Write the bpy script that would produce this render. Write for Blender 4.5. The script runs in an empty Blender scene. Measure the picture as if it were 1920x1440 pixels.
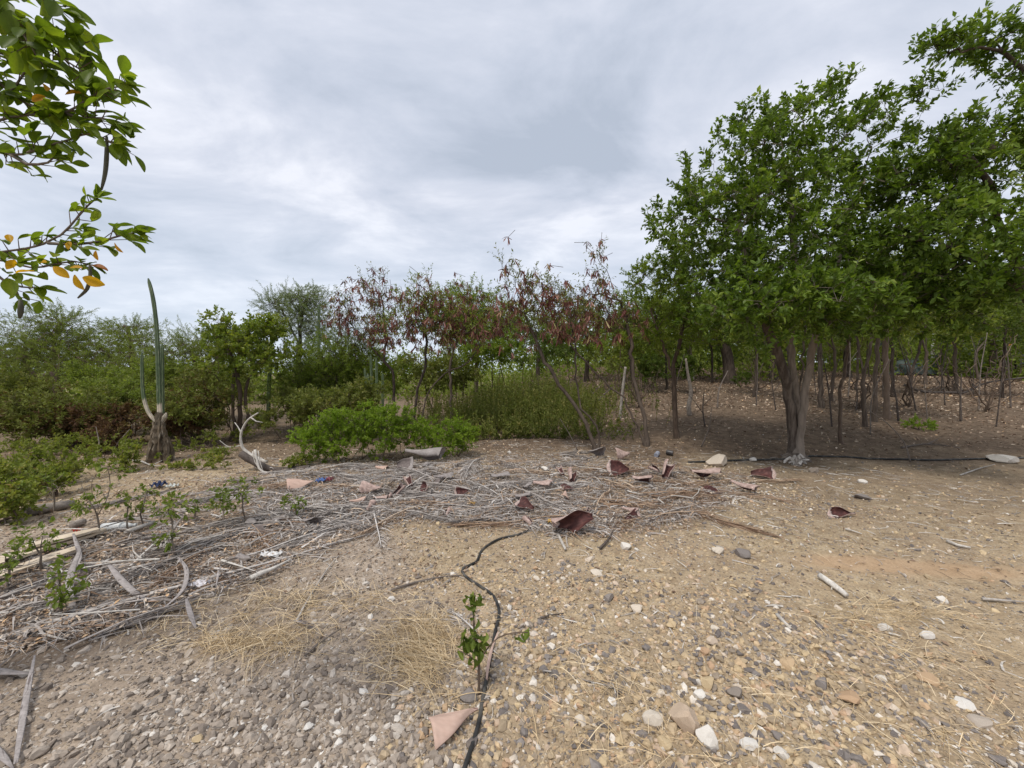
import bpy, math, random
import numpy as np
from mathutils import Vector, Matrix

rng = np.random.default_rng(11)
random.seed(11)
C = bpy.context.scene.collection
sc = bpy.context.scene

# ------------------------------------------------------------------ camera, sky, sun, exposure
F = 747.0                      # focal length in photo pixels (1920 wide): an ultra wide phone lens
CAM_H = 1.6
PITCH = math.radians(-1.5)
cam_d = bpy.data.cameras.new('camera')
cam = bpy.data.objects.new('camera', cam_d)
C.objects.link(cam)
cam.location = (0, 0, CAM_H)
cam.rotation_euler = (math.radians(90) + PITCH, 0, 0)
cam_d.sensor_width = 36.0
cam_d.lens = 36.0 * F / 1920.0
cam_d.clip_start = 0.05
cam_d.clip_end = 3000
sc.camera = cam

SUN_EL, SUN_AZ = math.radians(62), math.radians(215)   # azimuth clockwise from +Y
world = bpy.data.worlds.new('World')
sc.world = world
world.use_nodes = True
nt = world.node_tree
for n in list(nt.nodes):
    nt.nodes.remove(n)


def N(t, typ, **kw):
    n = t.nodes.new(typ)
    for k, v in kw.items():
        if k.startswith('i_'):
            n.inputs[k[2:].replace('_', ' ')].default_value = v
        else:
            setattr(n, k, v)
    return n


def L(t, a, b):
    t.links.new(a, b)


def math_node(t, op, a, b=None, clamp=False):
    n = t.nodes.new('ShaderNodeMath')
    n.operation = op
    n.use_clamp = clamp
    for i, v in enumerate((a, b)):
        if v is None:
            continue
        if isinstance(v, (int, float)):
            n.inputs[i].default_value = v
        else:
            t.links.new(v, n.inputs[i])
    return n.outputs[0]


def ramp(t, fac, stops, interp='LINEAR'):
    n = t.nodes.new('ShaderNodeValToRGB')
    n.color_ramp.interpolation = interp
    el = n.color_ramp.elements
    while len(el) < len(stops):
        el.new(0.5)
    for e, (p, c) in zip(el, stops):
        e.position = p
        e.color = (c[0], c[1], c[2], 1)
    if fac is not None:
        t.links.new(fac, n.inputs[0])
    return n.outputs[0]


def mixc(t, fac, a, b, blend='MIX'):
    n = t.nodes.new('ShaderNodeMix')
    n.data_type = 'RGBA'
    n.blend_type = blend
    for i, v in ((0, fac), (6, a), (7, b)):
        if isinstance(v, (int, float)):
            n.inputs[i].default_value = v
        elif isinstance(v, tuple):
            n.inputs[i].default_value = (*v, 1)
        else:
            t.links.new(v, n.inputs[i])
    return n.outputs[2]


def build_sky():
    out = N(nt, 'ShaderNodeOutputWorld')
    bg = N(nt, 'ShaderNodeBackground')
    bg.inputs['Strength'].default_value = 0.068
    sky = N(nt, 'ShaderNodeTexSky')
    sky.sky_type = 'NISHITA'
    sky.sun_disc = False
    sky.sun_elevation = SUN_EL
    sky.sun_rotation = SUN_AZ
    tc = N(nt, 'ShaderNodeTexCoord')
    sep = N(nt, 'ShaderNodeSeparateXYZ')
    L(nt, tc.outputs['Generated'], sep.inputs[0])
    z = math_node(nt, 'MAXIMUM', sep.outputs[2], 0.0)
    zz = math_node(nt, 'ADD', z, 0.16)
    u = math_node(nt, 'DIVIDE', sep.outputs[0], zz)
    v = math_node(nt, 'DIVIDE', sep.outputs[1], zz)
    comb = N(nt, 'ShaderNodeCombineXYZ')
    L(nt, u, comb.inputs[0])
    L(nt, v, comb.inputs[1])
    comb.inputs[2].default_value = 3.7
    mp = N(nt, 'ShaderNodeMapping')
    mp.inputs['Location'].default_value = (0.35, 0.95, 0)
    mp.inputs['Rotation'].default_value = (0, 0, math.radians(-28))
    mp.inputs['Scale'].default_value = (0.85, 1.15, 1)
    L(nt, comb.outputs[0], mp.inputs[0])
    n1 = N(nt, 'ShaderNodeTexNoise')
    n1.inputs['Scale'].default_value = 1.55
    n1.inputs['Detail'].default_value = 7
    n1.inputs['Roughness'].default_value = 0.58
    n1.inputs['Distortion'].default_value = 0.35
    L(nt, mp.outputs[0], n1.inputs['Vector'])
    mp2 = N(nt, 'ShaderNodeMapping')
    mp2.inputs['Rotation'].default_value = (0, 0, math.radians(25))
    mp2.inputs['Scale'].default_value = (0.8, 4.5, 1)
    L(nt, comb.outputs[0], mp2.inputs[0])
    n2 = N(nt, 'ShaderNodeTexNoise')
    n2.inputs['Scale'].default_value = 1.6
    n2.inputs['Detail'].default_value = 5
    n2.inputs['Distortion'].default_value = 0.8
    L(nt, mp2.outputs[0], n2.inputs['Vector'])
    a = math_node(nt, 'MULTIPLY', n1.outputs[0], 0.90)
    b = math_node(nt, 'MULTIPLY', n2.outputs[0], 0.10)
    d = math_node(nt, 'ADD', a, b)
    # the one thicker grey cloud seen high in the middle, and the thin bright gap beside it
    def lobe(vec, lo, hi, amp):
        vn_ = Vector(vec).normalized()
        dp = N(nt, 'ShaderNodeVectorMath')
        dp.operation = 'DOT_PRODUCT'
        nrm = N(nt, 'ShaderNodeVectorMath')
        nrm.operation = 'NORMALIZE'
        L(nt, tc.outputs['Generated'], nrm.inputs[0])
        L(nt, nrm.outputs[0], dp.inputs[0])
        dp.inputs[1].default_value = vn_
        mr = N(nt, 'ShaderNodeMapRange')
        mr.interpolation_type = 'SMOOTHSTEP'
        mr.inputs['From Min'].default_value = lo
        mr.inputs['From Max'].default_value = hi
        mr.inputs['To Max'].default_value = amp
        L(nt, dp.outputs['Value'], mr.inputs['Value'])
        return mr.outputs[0]
    d = math_node(nt, 'SUBTRACT', d, lobe((0.04, 1, 0.82), 0.94, 1.0, 0.11))
    d = math_node(nt, 'ADD', d, lobe((-0.30, 1, 0.95), 0.90, 1.0, 0.09))
    cloud = ramp(nt, d, [(0.32, (4.2, 4.7, 5.6)), (0.43, (5.2, 5.65, 6.6)), (0.52, (6.1, 6.45, 7.35)), (0.63, (7.8, 8.0, 8.7))])
    hz = N(nt, 'ShaderNodeMapRange')
    hz.inputs['From Min'].default_value = 0.0
    hz.inputs['From Max'].default_value = 0.38
    hz.inputs['To Min'].default_value = 0.75
    hz.inputs['To Max'].default_value = 0.0
    L(nt, z, hz.inputs['Value'])
    cloud = mixc(nt, hz.outputs[0], cloud, (6.35, 7.15, 8.2))
    col = mixc(nt, 0.93, sky.outputs[0], cloud)
    L(nt, col, bg.inputs[0])
    L(nt, bg.outputs[0], out.inputs[0])


build_sky()
sun_d = bpy.data.lights.new('sun', 'SUN')
sun_d.energy = 1.5
sun_d.angle = math.radians(14)
sun_d.color = (1.0, 0.95, 0.87)
sun = bpy.data.objects.new('sun', sun_d)
C.objects.link(sun)
sv = Vector((math.sin(SUN_AZ) * math.cos(SUN_EL), math.cos(SUN_AZ) * math.cos(SUN_EL), math.sin(SUN_EL)))
sun.rotation_euler = sv.to_track_quat('Z', 'Y').to_euler()
sun.location = (0, 0, 30)
sc.view_settings.view_transform = 'Standard'
sc.view_settings.look = 'None'
sc.view_settings.gamma = 1
sc.view_settings.use_curve_mapping = False
sc.view_settings.exposure = 0.84
sc.render.engine = 'CYCLES'
sc.cycles.max_bounces = 6
sc.cycles.diffuse_bounces = 3
sc.cycles.transmission_bounces = 4
sc.cycles.use_denoising = True

# ------------------------------------------------------------------ terrain function and pixel helpers
TAB = rng.random((256, 256))


def vn(x, y, s, o=0.0):
    x = np.asarray(x, float) / s + o * 7.31 + 1000
    y = np.asarray(y, float) / s + o * 3.17 + 1000
    xi = np.floor(x).astype(int)
    yi = np.floor(y).astype(int)
    fx = x - xi
    fy = y - yi
    fx = fx * fx * (3 - 2 * fx)
    fy = fy * fy * (3 - 2 * fy)
    a = TAB[xi % 256, yi % 256]
    b = TAB[(xi + 1) % 256, yi % 256]
    c = TAB[xi % 256, (yi + 1) % 256]
    d = TAB[(xi + 1) % 256, (yi + 1) % 256]
    return (a * (1 - fx) + b * fx) * (1 - fy) + (c * (1 - fx) + d * fx) * fy


def sst(a, b, x):
    t = np.clip((np.asarray(x, float) - a) / (b - a), 0, 1)
    return t * t * (3 - 2 * t)


def h(x, y):
    x = np.asarray(x, float)
    y = np.asarray(y, float)
    rise = np.minimum(0.09 * np.maximum(0, y - 7.2), 2.6) * sst(-2.5, 5.5, x)
    z = rise + 0.13 * (vn(x, y, 3.1) - 0.5) * sst(1.5, 5, y) + 0.06 * (vn(x, y, 0.9, 1) - 0.5) + 0.025 * (vn(x, y, 0.31, 2) - 0.5)
    z = z + 0.012 * (vn(x, y, 0.09, 3) - 0.5)
    pile = np.exp(-((x + 0.1) / 3.2) ** 2 - ((y - 5.9) / 1.1) ** 2)
    z = z + 0.07 * pile
    return z


H0 = None
CAMP = np.array([0, 0, CAM_H])
FW = np.array([0, math.cos(PITCH), math.sin(PITCH)])
UP = np.array([0, -math.sin(PITCH), math.cos(PITCH)])
RT = np.array([1.0, 0, 0])


def ray(px, py):
    return RT * ((px - 960) / F) + FW + UP * ((720 - py) / F)


def P(px, py, d):
    return CAMP + d * ray(px, py)


TS = np.geomspace(0.8, 90, 420)


def Gv(px, py):
    px = np.asarray(px, float).ravel()
    py = np.asarray(py, float).ravel()
    out = np.zeros((len(px), 3))
    for s in range(0, len(px), 2000):
        a, b = px[s:s + 2000], py[s:s + 2000]
        D = RT * ((a - 960) / F)[:, None] + FW + UP * ((720 - b) / F)[:, None]
        pts = CAMP + TS[None, :, None] * D[:, None, :]
        gap = pts[:, :, 2] - h(pts[:, :, 0], pts[:, :, 1])
        below = gap < 0
        idx = np.where(below.any(1), below.argmax(1), len(TS) - 1)
        idx = np.maximum(idx, 1)
        r = np.arange(len(a))
        g0, g1 = gap[r, idx - 1], gap[r, idx]
        k = np.clip(g0 / np.where(np.abs(g0 - g1) < 1e-9, 1e-9, g0 - g1), 0, 1)
        t = TS[idx - 1] + k * (TS[idx] - TS[idx - 1])
        q = CAMP + t[:, None] * D
        q[:, 2] = h(q[:, 0], q[:, 1])
        out[s:s + 2000] = q
    return out


def G(px, py):
    return Gv([px], [py])[0]


def dep(p):
    return float(np.dot(np.asarray(p) - CAMP, FW))


# ------------------------------------------------------------------ mesh helpers
class MB:
    def __init__(s):
        s.V, s.Q, s.T, s.A, s.n = [], [], [], [], 0

    def add(s, V, Q=None, T=None, a=0.5):
        V = np.asarray(V, float).reshape(-1, 3)
        s.V.append(V)
        if Q is not None and len(Q):
            s.Q.append(np.asarray(Q, int).reshape(-1, 4) + s.n)
        if T is not None and len(T):
            s.T.append(np.asarray(T, int).reshape(-1, 3) + s.n)
        s.A.append(np.broadcast_to(np.asarray(a, float), (len(V),)))
        s.n += len(V)

    def mesh(s, name, mat, origin=(0, 0, 0), smooth=False):
        me = bpy.data.meshes.new(name)
        V = np.concatenate(s.V) - np.asarray(origin, float)
        Q = np.concatenate(s.Q) if s.Q else np.zeros((0, 4), int)
        T = np.concatenate(s.T) if s.T else np.zeros((0, 3), int)
        me.vertices.add(len(V))
        me.vertices.foreach_set('co', V.astype(np.float32).ravel())
        me.loops.add(Q.size + T.size)
        me.loops.foreach_set('vertex_index', np.concatenate([Q.ravel(), T.ravel()]).astype(np.int32))
        me.polygons.add(len(Q) + len(T))
        st = np.concatenate([np.arange(len(Q)) * 4, Q.size + np.arange(len(T)) * 3]).astype(np.int32)
        me.polygons.foreach_set('loop_start', st)
        me.update(calc_edges=True)
        me.polygons.foreach_set('use_smooth', np.full(len(Q) + len(T), bool(smooth)))
        at = me.attributes.new('rnd', 'FLOAT', 'POINT')
        at.data.foreach_set('value', np.concatenate(s.A).astype(np.float32))
        me.materials.append(mat)
        return me


def thing(name, label, cat, loc=(0, 0, 0), group=None):
    o = bpy.data.objects.new(name, None)
    o.empty_display_size = 0.1
    o.location = loc
    C.objects.link(o)
    o['label'] = label
    o['category'] = cat
    if group:
        o['group'] = group
    return o


def obj(name, me, parent=None, label=None, cat=None, group=None, kind=None, loc=None):
    o = bpy.data.objects.new(name, me)
    C.objects.link(o)
    if parent:
        o.parent = parent
    if label:
        o['label'] = label
    if cat:
        o['category'] = cat
    if group:
        o['group'] = group
    if kind:
        o['kind'] = kind
    if loc is not None:
        o.location = loc
    return o


def nrm(v):
    v = np.asarray(v, float)
    return v / np.maximum(np.linalg.norm(v, axis=-1, keepdims=True), 1e-9)


def resample(pts, step):
    pts = np.asarray(pts, float)
    if len(pts) > 2:      # catmull-rom
        q = np.vstack([2 * pts[0] - pts[1], pts, 2 * pts[-1] - pts[-2]])
        out = []
        for i in range(1, len(q) - 2):
            n = max(1, int(np.linalg.norm(q[i + 1] - q[i]) / step))
            t = (np.arange(n) / n)[:, None]
            p0, p1, p2, p3 = q[i - 1], q[i], q[i + 1], q[i + 2]
            out.append(0.5 * (2 * p1 + (p2 - p0) * t + (2 * p0 - 5 * p1 + 4 * p2 - p3) * t ** 2 + (3 * p1 - p0 - 3 * p2 + p3) * t ** 3))
        out.append(pts[-1:])
        return np.vstack(out)
    n = max(1, int(np.linalg.norm(pts[1] - pts[0]) / step))
    t = (np.arange(n + 1) / n)[:, None]
    return pts[0] * (1 - t) + pts[1] * t


def tube(pts, rad, sides=6, cap=True, flat=1.0, prof=None):
    pts = np.asarray(pts, float)
    n = len(pts)
    rad = np.broadcast_to(np.asarray(rad, float), (n,))
    tan = np.gradient(pts, axis=0)
    tan = nrm(tan)
    ref = np.array([0, 0, 1.0]) if abs(tan[0][2]) < 0.9 else np.array([1.0, 0, 0])
    us = np.zeros((n, 3))
    u = nrm(np.cross(tan[0], ref))
    for i in range(n):
        u = u - tan[i] * np.dot(u, tan[i])
        u = u / max(np.linalg.norm(u), 1e-9)
        us[i] = u
    vs = np.cross(tan, us)
    a = np.arange(sides) * 2 * math.pi / sides
    pr = np.ones(sides) if prof is None else prof
    ring = (np.cos(a) * pr)[None, :, None] * us[:, None, :] + (np.sin(a) * pr * flat)[None, :, None] * vs[:, None, :]
    V = (pts[:, None, :] + ring * rad[:, None, None]).reshape(-1, 3)
    i = np.arange(n - 1)[:, None] * sides
    j = np.arange(sides)[None, :]
    k = (j + 1) % sides
    Q = np.stack([i + j, i + k, i + sides + k, i + sides + j], -1).reshape(-1, 4)
    T = []
    if cap:
        V = np.vstack([V, pts[0], pts[-1]])
        b0, b1 = n * sides, n * sides + 1
        s0 = (n - 1) * sides
        for q in range(sides):
            T.append((b0, (q + 1) % sides, q))
            T.append((b1, s0 + q, s0 + (q + 1) % sides))
    return V, Q, T


def sticks(mb, A, B, r0, r1, a):
    """many straight three sided twigs at once"""
    A, B = np.asarray(A, float), np.asarray(B, float)
    n = len(A)
    if n == 0:
        return
    t = nrm(B - A)
    ref = np.where(np.abs(t[:, 2:3]) < 0.9, np.array([[0, 0, 1.0]]), np.array([[1.0, 0, 0]]))
    u = nrm(np.cross(t, ref))
    v = np.cross(t, u)
    V = np.zeros((n, 6, 3))
    r0 = np.broadcast_to(r0, (n,))[:, None]
    r1 = np.broadcast_to(r1, (n,))[:, None]
    for k in range(3):
        an = k * 2 * math.pi / 3
        off = math.cos(an) * u + math.sin(an) * v
        V[:, k] = A + off * r0
        V[:, 3 + k] = B + off * r1
    f = np.array([[0, 1, 4, 3], [1, 2, 5, 4], [2, 0, 3, 5]])
    Q = (np.arange(n)[:, None, None] * 6 + f[None]).reshape(-1, 4)
    mb.add(V.reshape(-1, 3), Q, a=np.repeat(np.broadcast_to(a, (n,)), 6))


# leaf templates: (along, across, out)
LEAF4 = (np.array([[0, 0, 0], [0.45, 0.5, 0.10], [1, 0, 0], [0.45, -0.5, 0.10]]), None, np.array([[0, 2, 1], [0, 3, 2]]))
LEAF6 = (np.array([[0, 0, 0], [0.3, 0.40, 0.09], [0.75, 0.40, 0.06], [1, 0, -0.06], [0.75, -0.40, 0.06], [0.3, -0.40, 0.09]]),
         np.array([[0, 3, 2, 1], [0, 5, 4, 3]]), None)
TRI1 = (np.array([[0, 0.1, 0], [0.55, 0.5, 0.08], [1, -0.25, 0]]), None, np.array([[0, 2, 1]]))
POD = (np.array([[0, 0.25, 0], [0, -0.25, 0], [0.5, 0.5, 0.06], [0.5, -0.5, 0.06], [1, 0.3, 0], [1, -0.3, 0]]),
       np.array([[0, 1, 3, 2], [2, 3, 5, 4]]), None)
STRAP = (np.array([[0, 0.5, 0], [0, -0.5, 0], [0.5, 0.5, 0.10], [0.5, -0.5, 0.10], [1, 0, 0]]),
         np.array([[0, 1, 3, 2]]), np.array([[2, 3, 4]]))


def leaves(mb, tpl, pos, D, U, Ln, W, a):
    tv, q, t = tpl
    n = len(pos)
    if n == 0:
        return
    D = nrm(D)
    S = nrm(np.cross(D, U))
    U = np.cross(S, D)
    Ln = np.broadcast_to(Ln, (n,))
    W = np.broadcast_to(W, (n,))
    V = pos[:, None, :] + tv[None, :, 0:1] * (D * Ln[:, None])[:, None, :] + tv[None, :, 1:2] * (S * W[:, None])[:, None, :] \
        + tv[None, :, 2:3] * (U * Ln[:, None])[:, None, :]
    k = len(tv)
    off = np.arange(n)[:, None, None] * k
    Q = (off + q[None]).reshape(-1, 4) if q is not None else None
    T = (off + t[None]).reshape(-1, 3) if t is not None else None
    mb.add(V.reshape(-1, 3), Q, T, a=np.repeat(np.broadcast_to(a, (n,)), k))


# ------------------------------------------------------------------ materials
def new_mat(name):
    m = bpy.data.materials.new(name)
    m.use_nodes = True
    t = m.node_tree
    for n in list(t.nodes):
        t.nodes.remove(n)
    return m, t


def leaf_mat(name, stops, trans=0.35, rough=0.45, spec=0.35, tint=(1.25, 1.3, 0.6)):
    m, t = new_mat(name)
    at = N(t, 'ShaderNodeAttribute', attribute_name='rnd')
    col = ramp(t, at.outputs['Fac'], stops)
    p = N(t, 'ShaderNodeBsdfPrincipled')
    p.inputs['Roughness'].default_value = rough
    p.inputs['Specular IOR Level'].default_value = spec
    if name == 'near_leaf_green':      # blotches and specks of age
        tc = N(t, 'ShaderNodeTexCoord')
        nz = N(t, 'ShaderNodeTexNoise')
        nz.inputs['Scale'].default_value = 5.0
        nz.inputs['Detail'].default_value = 7
        nz.inputs['Roughness'].default_value = 0.75
        L(t, tc.outputs['Object'], nz.inputs['Vector'])
        col = mixc(t, 1.0, col, ramp(t, nz.outputs[0], [(0.30, (0.55, 0.50, 0.42)), (0.42, (0.92, 0.92, 0.9)), (0.65, (1.15, 1.1, 1.0))]), 'MULTIPLY')
    L(t, col, p.inputs['Base Color'])
    out = N(t, 'ShaderNodeOutputMaterial')
    if trans > 0:
        tr = N(t, 'ShaderNodeBsdfTranslucent')
        L(t, mixc(t, 1.0, col, tint, 'MULTIPLY'), tr.inputs['Color'])
        mx = N(t, 'ShaderNodeMixShader')
        mx.inputs[0].default_value = trans
        L(t, p.outputs[0], mx.inputs[1])
        L(t, tr.outputs[0], mx.inputs[2])
        L(t, mx.outputs[0], out.inputs[0])
    else:
        L(t, p.outputs[0], out.inputs[0])
    return m


def bark_mat(name, dark, light, scale=18, stretch=0.22, bump=0.5, rough=0.9, attr=0.3):
    m, t = new_mat(name)
    tc = N(t, 'ShaderNodeTexCoord')
    mp = N(t, 'ShaderNodeMapping')
    mp.inputs['Scale'].default_value = (1, 1, stretch)
    L(t, tc.outputs['Object'], mp.inputs[0])
    n1 = N(t, 'ShaderNodeTexNoise')
    n1.inputs['Scale'].default_value = scale
    n1.inputs['Detail'].default_value = 6
    n1.inputs['Roughness'].default_value = 0.65
    L(t, mp.outputs[0], n1.inputs['Vector'])
    at = N(t, 'ShaderNodeAttribute', attribute_name='rnd')
    f = math_node(t, 'ADD', n1.outputs[0], math_node(t, 'MULTIPLY', math_node(t, 'SUBTRACT', at.outputs['Fac'], 0.5), attr), True)
    col = ramp(t, f, [(0.3, dark), (0.7, light)])
    p = N(t, 'ShaderNodeBsdfPrincipled')
    p.inputs['Roughness'].default_value = rough
    p.inputs['Specular IOR Level'].default_value = 0.2
    L(t, col, p.inputs['Base Color'])
    b = N(t, 'ShaderNodeBump')
    b.inputs['Strength'].default_value = bump
    b.inputs['Distance'].default_value = 0.02
    L(t, n1.outputs[0], b.inputs['Height'])
    L(t, b.outputs[0], p.inputs['Normal'])
    out = N(t, 'ShaderNodeOutputMaterial')
    L(t, p.outputs[0], out.inputs[0])
    return m


def rnd_mat(name, stops, rough=0.85, spec=0.2, noise=0.35, scale=60, bump=0.3, interp='LINEAR', stretch=(1, 1, 1)):
    """colour from the rnd attribute, mottled by fine noise"""
    m, t = new_mat(name)
    at = N(t, 'ShaderNodeAttribute', attribute_name='rnd')
    tc = N(t, 'ShaderNodeTexCoord')
    mp = N(t, 'ShaderNodeMapping')
    mp.inputs['Scale'].default_value = stretch
    L(t, tc.outputs['Object'], mp.inputs[0])
    n1 = N(t, 'ShaderNodeTexNoise')
    n1.inputs['Scale'].default_value = scale
    n1.inputs['Detail'].default_value = 5
    n1.inputs['Roughness'].default_value = 0.6
    L(t, mp.outputs[0], n1.inputs['Vector'])
    col = ramp(t, at.outputs['Fac'], stops, interp)
    k = ramp(t, n1.outputs[0], [(0.25, (1 - noise,) * 3), (0.75, (1 + noise * 0.6,) * 3)])
    col = mixc(t, 1.0, col, k, 'MULTIPLY')
    p = N(t, 'ShaderNodeBsdfPrincipled')
    p.inputs['Roughness'].default_value = rough
    p.inputs['Specular IOR Level'].default_value = spec
    L(t, col, p.inputs['Base Color'])
    b = N(t, 'ShaderNodeBump')
    b.inputs['Strength'].default_value = bump
    b.inputs['Distance'].default_value = 0.01
    L(t, n1.outputs[0], b.inputs['Height'])
    L(t, b.outputs[0], p.inputs['Normal'])
    out = N(t, 'ShaderNodeOutputMaterial')
    L(t, p.outputs[0], out.inputs[0])
    return m


M = {}
M['leaf_main'] = leaf_mat('broad_leaf_green', [(0, (0.046, 0.078, 0.011)), (0.45, (0.100, 0.160, 0.019)), (0.75, (0.185, 0.265, 0.038)), (0.93, (0.33, 0.40, 0.09)), (0.985, (0.46, 0.44, 0.09)), (1, (0.42, 0.28, 0.05))], 0.40, 0.48, 0.28)
M['leaf_dark'] = leaf_mat('dark_leaf_green', [(0, (0.050, 0.078, 0.013)), (0.6, (0.095, 0.140, 0.024)), (1, (0.18, 0.22, 0.045))], 0.42, 0.5, 0.25)
M['leaf_light'] = leaf_mat('light_leaf_green', [(0, (0.095, 0.145, 0.018)), (0.5, (0.17, 0.235, 0.030)), (1, (0.30, 0.35, 0.07))], 0.46, 0.5, 0.25)
M['leaf_yellowgreen'] = leaf_mat('yellow_green_leaf', [(0, (0.10, 0.145, 0.022)), (0.5, (0.18, 0.235, 0.034)), (0.9, (0.29, 0.30, 0.05)), (1, (0.28, 0.15, 0.04))], 0.42)
M['leaf_acacia'] = leaf_mat('acacia_leaf', [(0, (0.105, 0.140, 0.024)), (0.6, (0.185, 0.235, 0.044)), (1, (0.31, 0.34, 0.09))], 0.44, 0.6, 0.2)
M['leaf_grey'] = leaf_mat('grey_green_leaf', [(0, (0.13, 0.18, 0.085)), (1, (0.25, 0.29, 0.15))], 0.4, 0.6, 0.2)
M['leaf_bush'] = leaf_mat('bush_leaf_green', [(0, (0.095, 0.155, 0.012)), (0.5, (0.180, 0.270, 0.022)), (0.93, (0.29, 0.38, 0.05)), (1, (0.42, 0.45, 0.14))], 0.45, 0.5, 0.25)
M['leaf_weed'] = leaf_mat('weed_leaf_green', [(0, (0.095, 0.115, 0.026)), (0.6, (0.17, 0.195, 0.045)), (1, (0.32, 0.27, 0.10))], 0.4, 0.6, 0.2)
M['leaf_herb'] = leaf_mat('herb_leaf_green', [(0, (0.10, 0.135, 0.022)), (0.5, (0.19, 0.225, 0.040)), (0.8, (0.30, 0.31, 0.075)), (0.92, (0.30, 0.20, 0.08)), (1, (0.30, 0.14, 0.08))], 0.42, 0.5, 0.25)
M['leaf_sapling'] = leaf_mat('sapling_leaf_green', [(0, (0.085, 0.125, 0.020)), (0.55, (0.155, 0.205, 0.034)), (0.85, (0.25, 0.28, 0.06)), (1, (0.30, 0.17, 0.07))], 0.42, 0.5, 0.25)
M['leaf_rust'] = leaf_mat('rusty_dead_leaf', [(0, (0.05, 0.024, 0.014)), (0.45, (0.10, 0.052, 0.027)), (0.7, (0.16, 0.10, 0.045)), (1, (0.17, 0.19, 0.05))], 0.2, 0.7, 0.15)
M['leaf_brush'] = leaf_mat('brown_vine_leaf', [(0, (0.075, 0.036, 0.018)), (0.22, (0.13, 0.075, 0.032)), (0.4, (0.13, 0.14, 0.034)), (1, (0.21, 0.25, 0.055))], 0.3, 0.7, 0.15)
M['pod'] = leaf_mat('red_brown_pod', [(0, (0.11, 0.042, 0.034)), (0.6, (0.21, 0.080, 0.065)), (0.85, (0.33, 0.165, 0.12)), (1, (0.34, 0.30, 0.12))], 0.18, 0.5, 0.3, (1.2, 0.8, 0.7))
M['leaf_front'] = leaf_mat('near_leaf_green', [(0, (0.090, 0.140, 0.016)), (0.5, (0.165, 0.240, 0.022)), (0.8, (0.30, 0.36, 0.036)), (0.88, (0.66, 0.40, 0.02)), (0.96, (0.62, 0.27, 0.03)), (1, (0.34, 0.14, 0.09))], 0.58, 0.45, 0.3)
M['bark_grey'] = bark_mat('grey_brown_bark', (0.075, 0.057, 0.045), (0.25, 0.205, 0.165), 14)
M['bark_dark'] = bark_mat('dark_brown_bark', (0.035, 0.026, 0.021), (0.13, 0.10, 0.078), 18)
M['bark_pale'] = bark_mat('pale_grey_bark', (0.17, 0.14, 0.11), (0.38, 0.33, 0.27), 18)
M['bark_thin'] = bark_mat('brown_stem_bark', (0.075, 0.052, 0.038), (0.19, 0.14, 0.105), 22)
M['bleached'] = rnd_mat('bleached_wood', [(0, (0.20, 0.17, 0.145)), (0.5, (0.40, 0.36, 0.32)), (1, (0.66, 0.62, 0.56))], 0.8, 0.2, 0.4, 40, 0.4, stretch=(1, 1, 0.4))
M['deadwood'] = rnd_mat('grey_dead_wood', [(0, (0.065, 0.052, 0.046)), (0.5, (0.18, 0.15, 0.13)), (1, (0.38, 0.33, 0.28))], 0.9, 0.1, 0.45, 50, 0.5)
M['frond'] = rnd_mat('dried_grey_frond', [(0, (0.12, 0.10, 0.09)), (0.35, (0.30, 0.265, 0.24)), (0.7, (0.44, 0.395, 0.36)), (1, (0.62, 0.58, 0.54))], 0.85, 0.15, 0.3, 30, 0.2)
M['frond_tan'] = rnd_mat('dried_tan_frond', [(0, (0.15, 0.092, 0.06)), (0.45, (0.32, 0.21, 0.14)), (0.8, (0.48, 0.345, 0.235)), (1, (0.60, 0.48, 0.36))], 0.8, 0.15, 0.3, 30, 0.2)
M['straw'] = rnd_mat('dry_straw_grass', [(0, (0.38, 0.27, 0.145)), (0.5, (0.64, 0.48, 0.28)), (1, (0.80, 0.66, 0.45))], 0.8, 0.2, 0.15, 30, 0.0)
M['sheath'] = rnd_mat('palm_sheath_skin', [(0, (0.34, 0.235, 0.20)), (0.25, (0.50, 0.37, 0.32)), (0.45, (0.37, 0.30, 0.275)), (0.55, (0.052, 0.020, 0.018)), (0.8, (0.090, 0.033, 0.029)), (1, (0.19, 0.085, 0.07))], 0.65, 0.25, 0.5, 22, 0.35, stretch=(1, 4, 1))
M['sheath_grey'] = rnd_mat('weathered_grey_sheath', [(0, (0.24, 0.21, 0.195)), (0.45, (0.38, 0.34, 0.32)), (0.55, (0.15, 0.125, 0.115)), (1, (0.22, 0.18, 0.165))], 0.75, 0.2, 0.4, 30, 0.3, stretch=(1, 4, 1))
M['sheath_beige'] = rnd_mat('beige_sheath', [(0, (0.46, 0.31, 0.245)), (0.45, (0.56, 0.40, 0.32)), (0.55, (0.33, 0.18, 0.15)), (1, (0.40, 0.24, 0.19))], 0.6, 0.3, 0.15, 9, 0.15, stretch=(1, 5, 1))
M['litter'] = rnd_mat('fallen_dry_leaf', [(0, (0.12, 0.075, 0.05)), (0.4, (0.28, 0.19, 0.128)), (0.75, (0.46, 0.345, 0.25)), (0.93, (0.62, 0.52, 0.41)), (1, (0.62, 0.33, 0.10))], 0.8, 0.2, 0.2, 40, 0.0)
STONE_STOPS = [(0, (0.15, 0.13, 0.12)), (0.15, (0.25, 0.22, 0.20)), (0.3, (0.36, 0.28, 0.19)), (0.5, (0.48, 0.37, 0.24)), (0.65, (0.57, 0.44, 0.27)), (0.75, (0.48, 0.32, 0.20)), (0.86, (0.64, 0.56, 0.46)), (1, (0.74, 0.70, 0.64))]
M['gravel'] = rnd_mat('gravel_stone', STONE_STOPS, 0.9, 0.15, 0.32, 45, 0.35)
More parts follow.
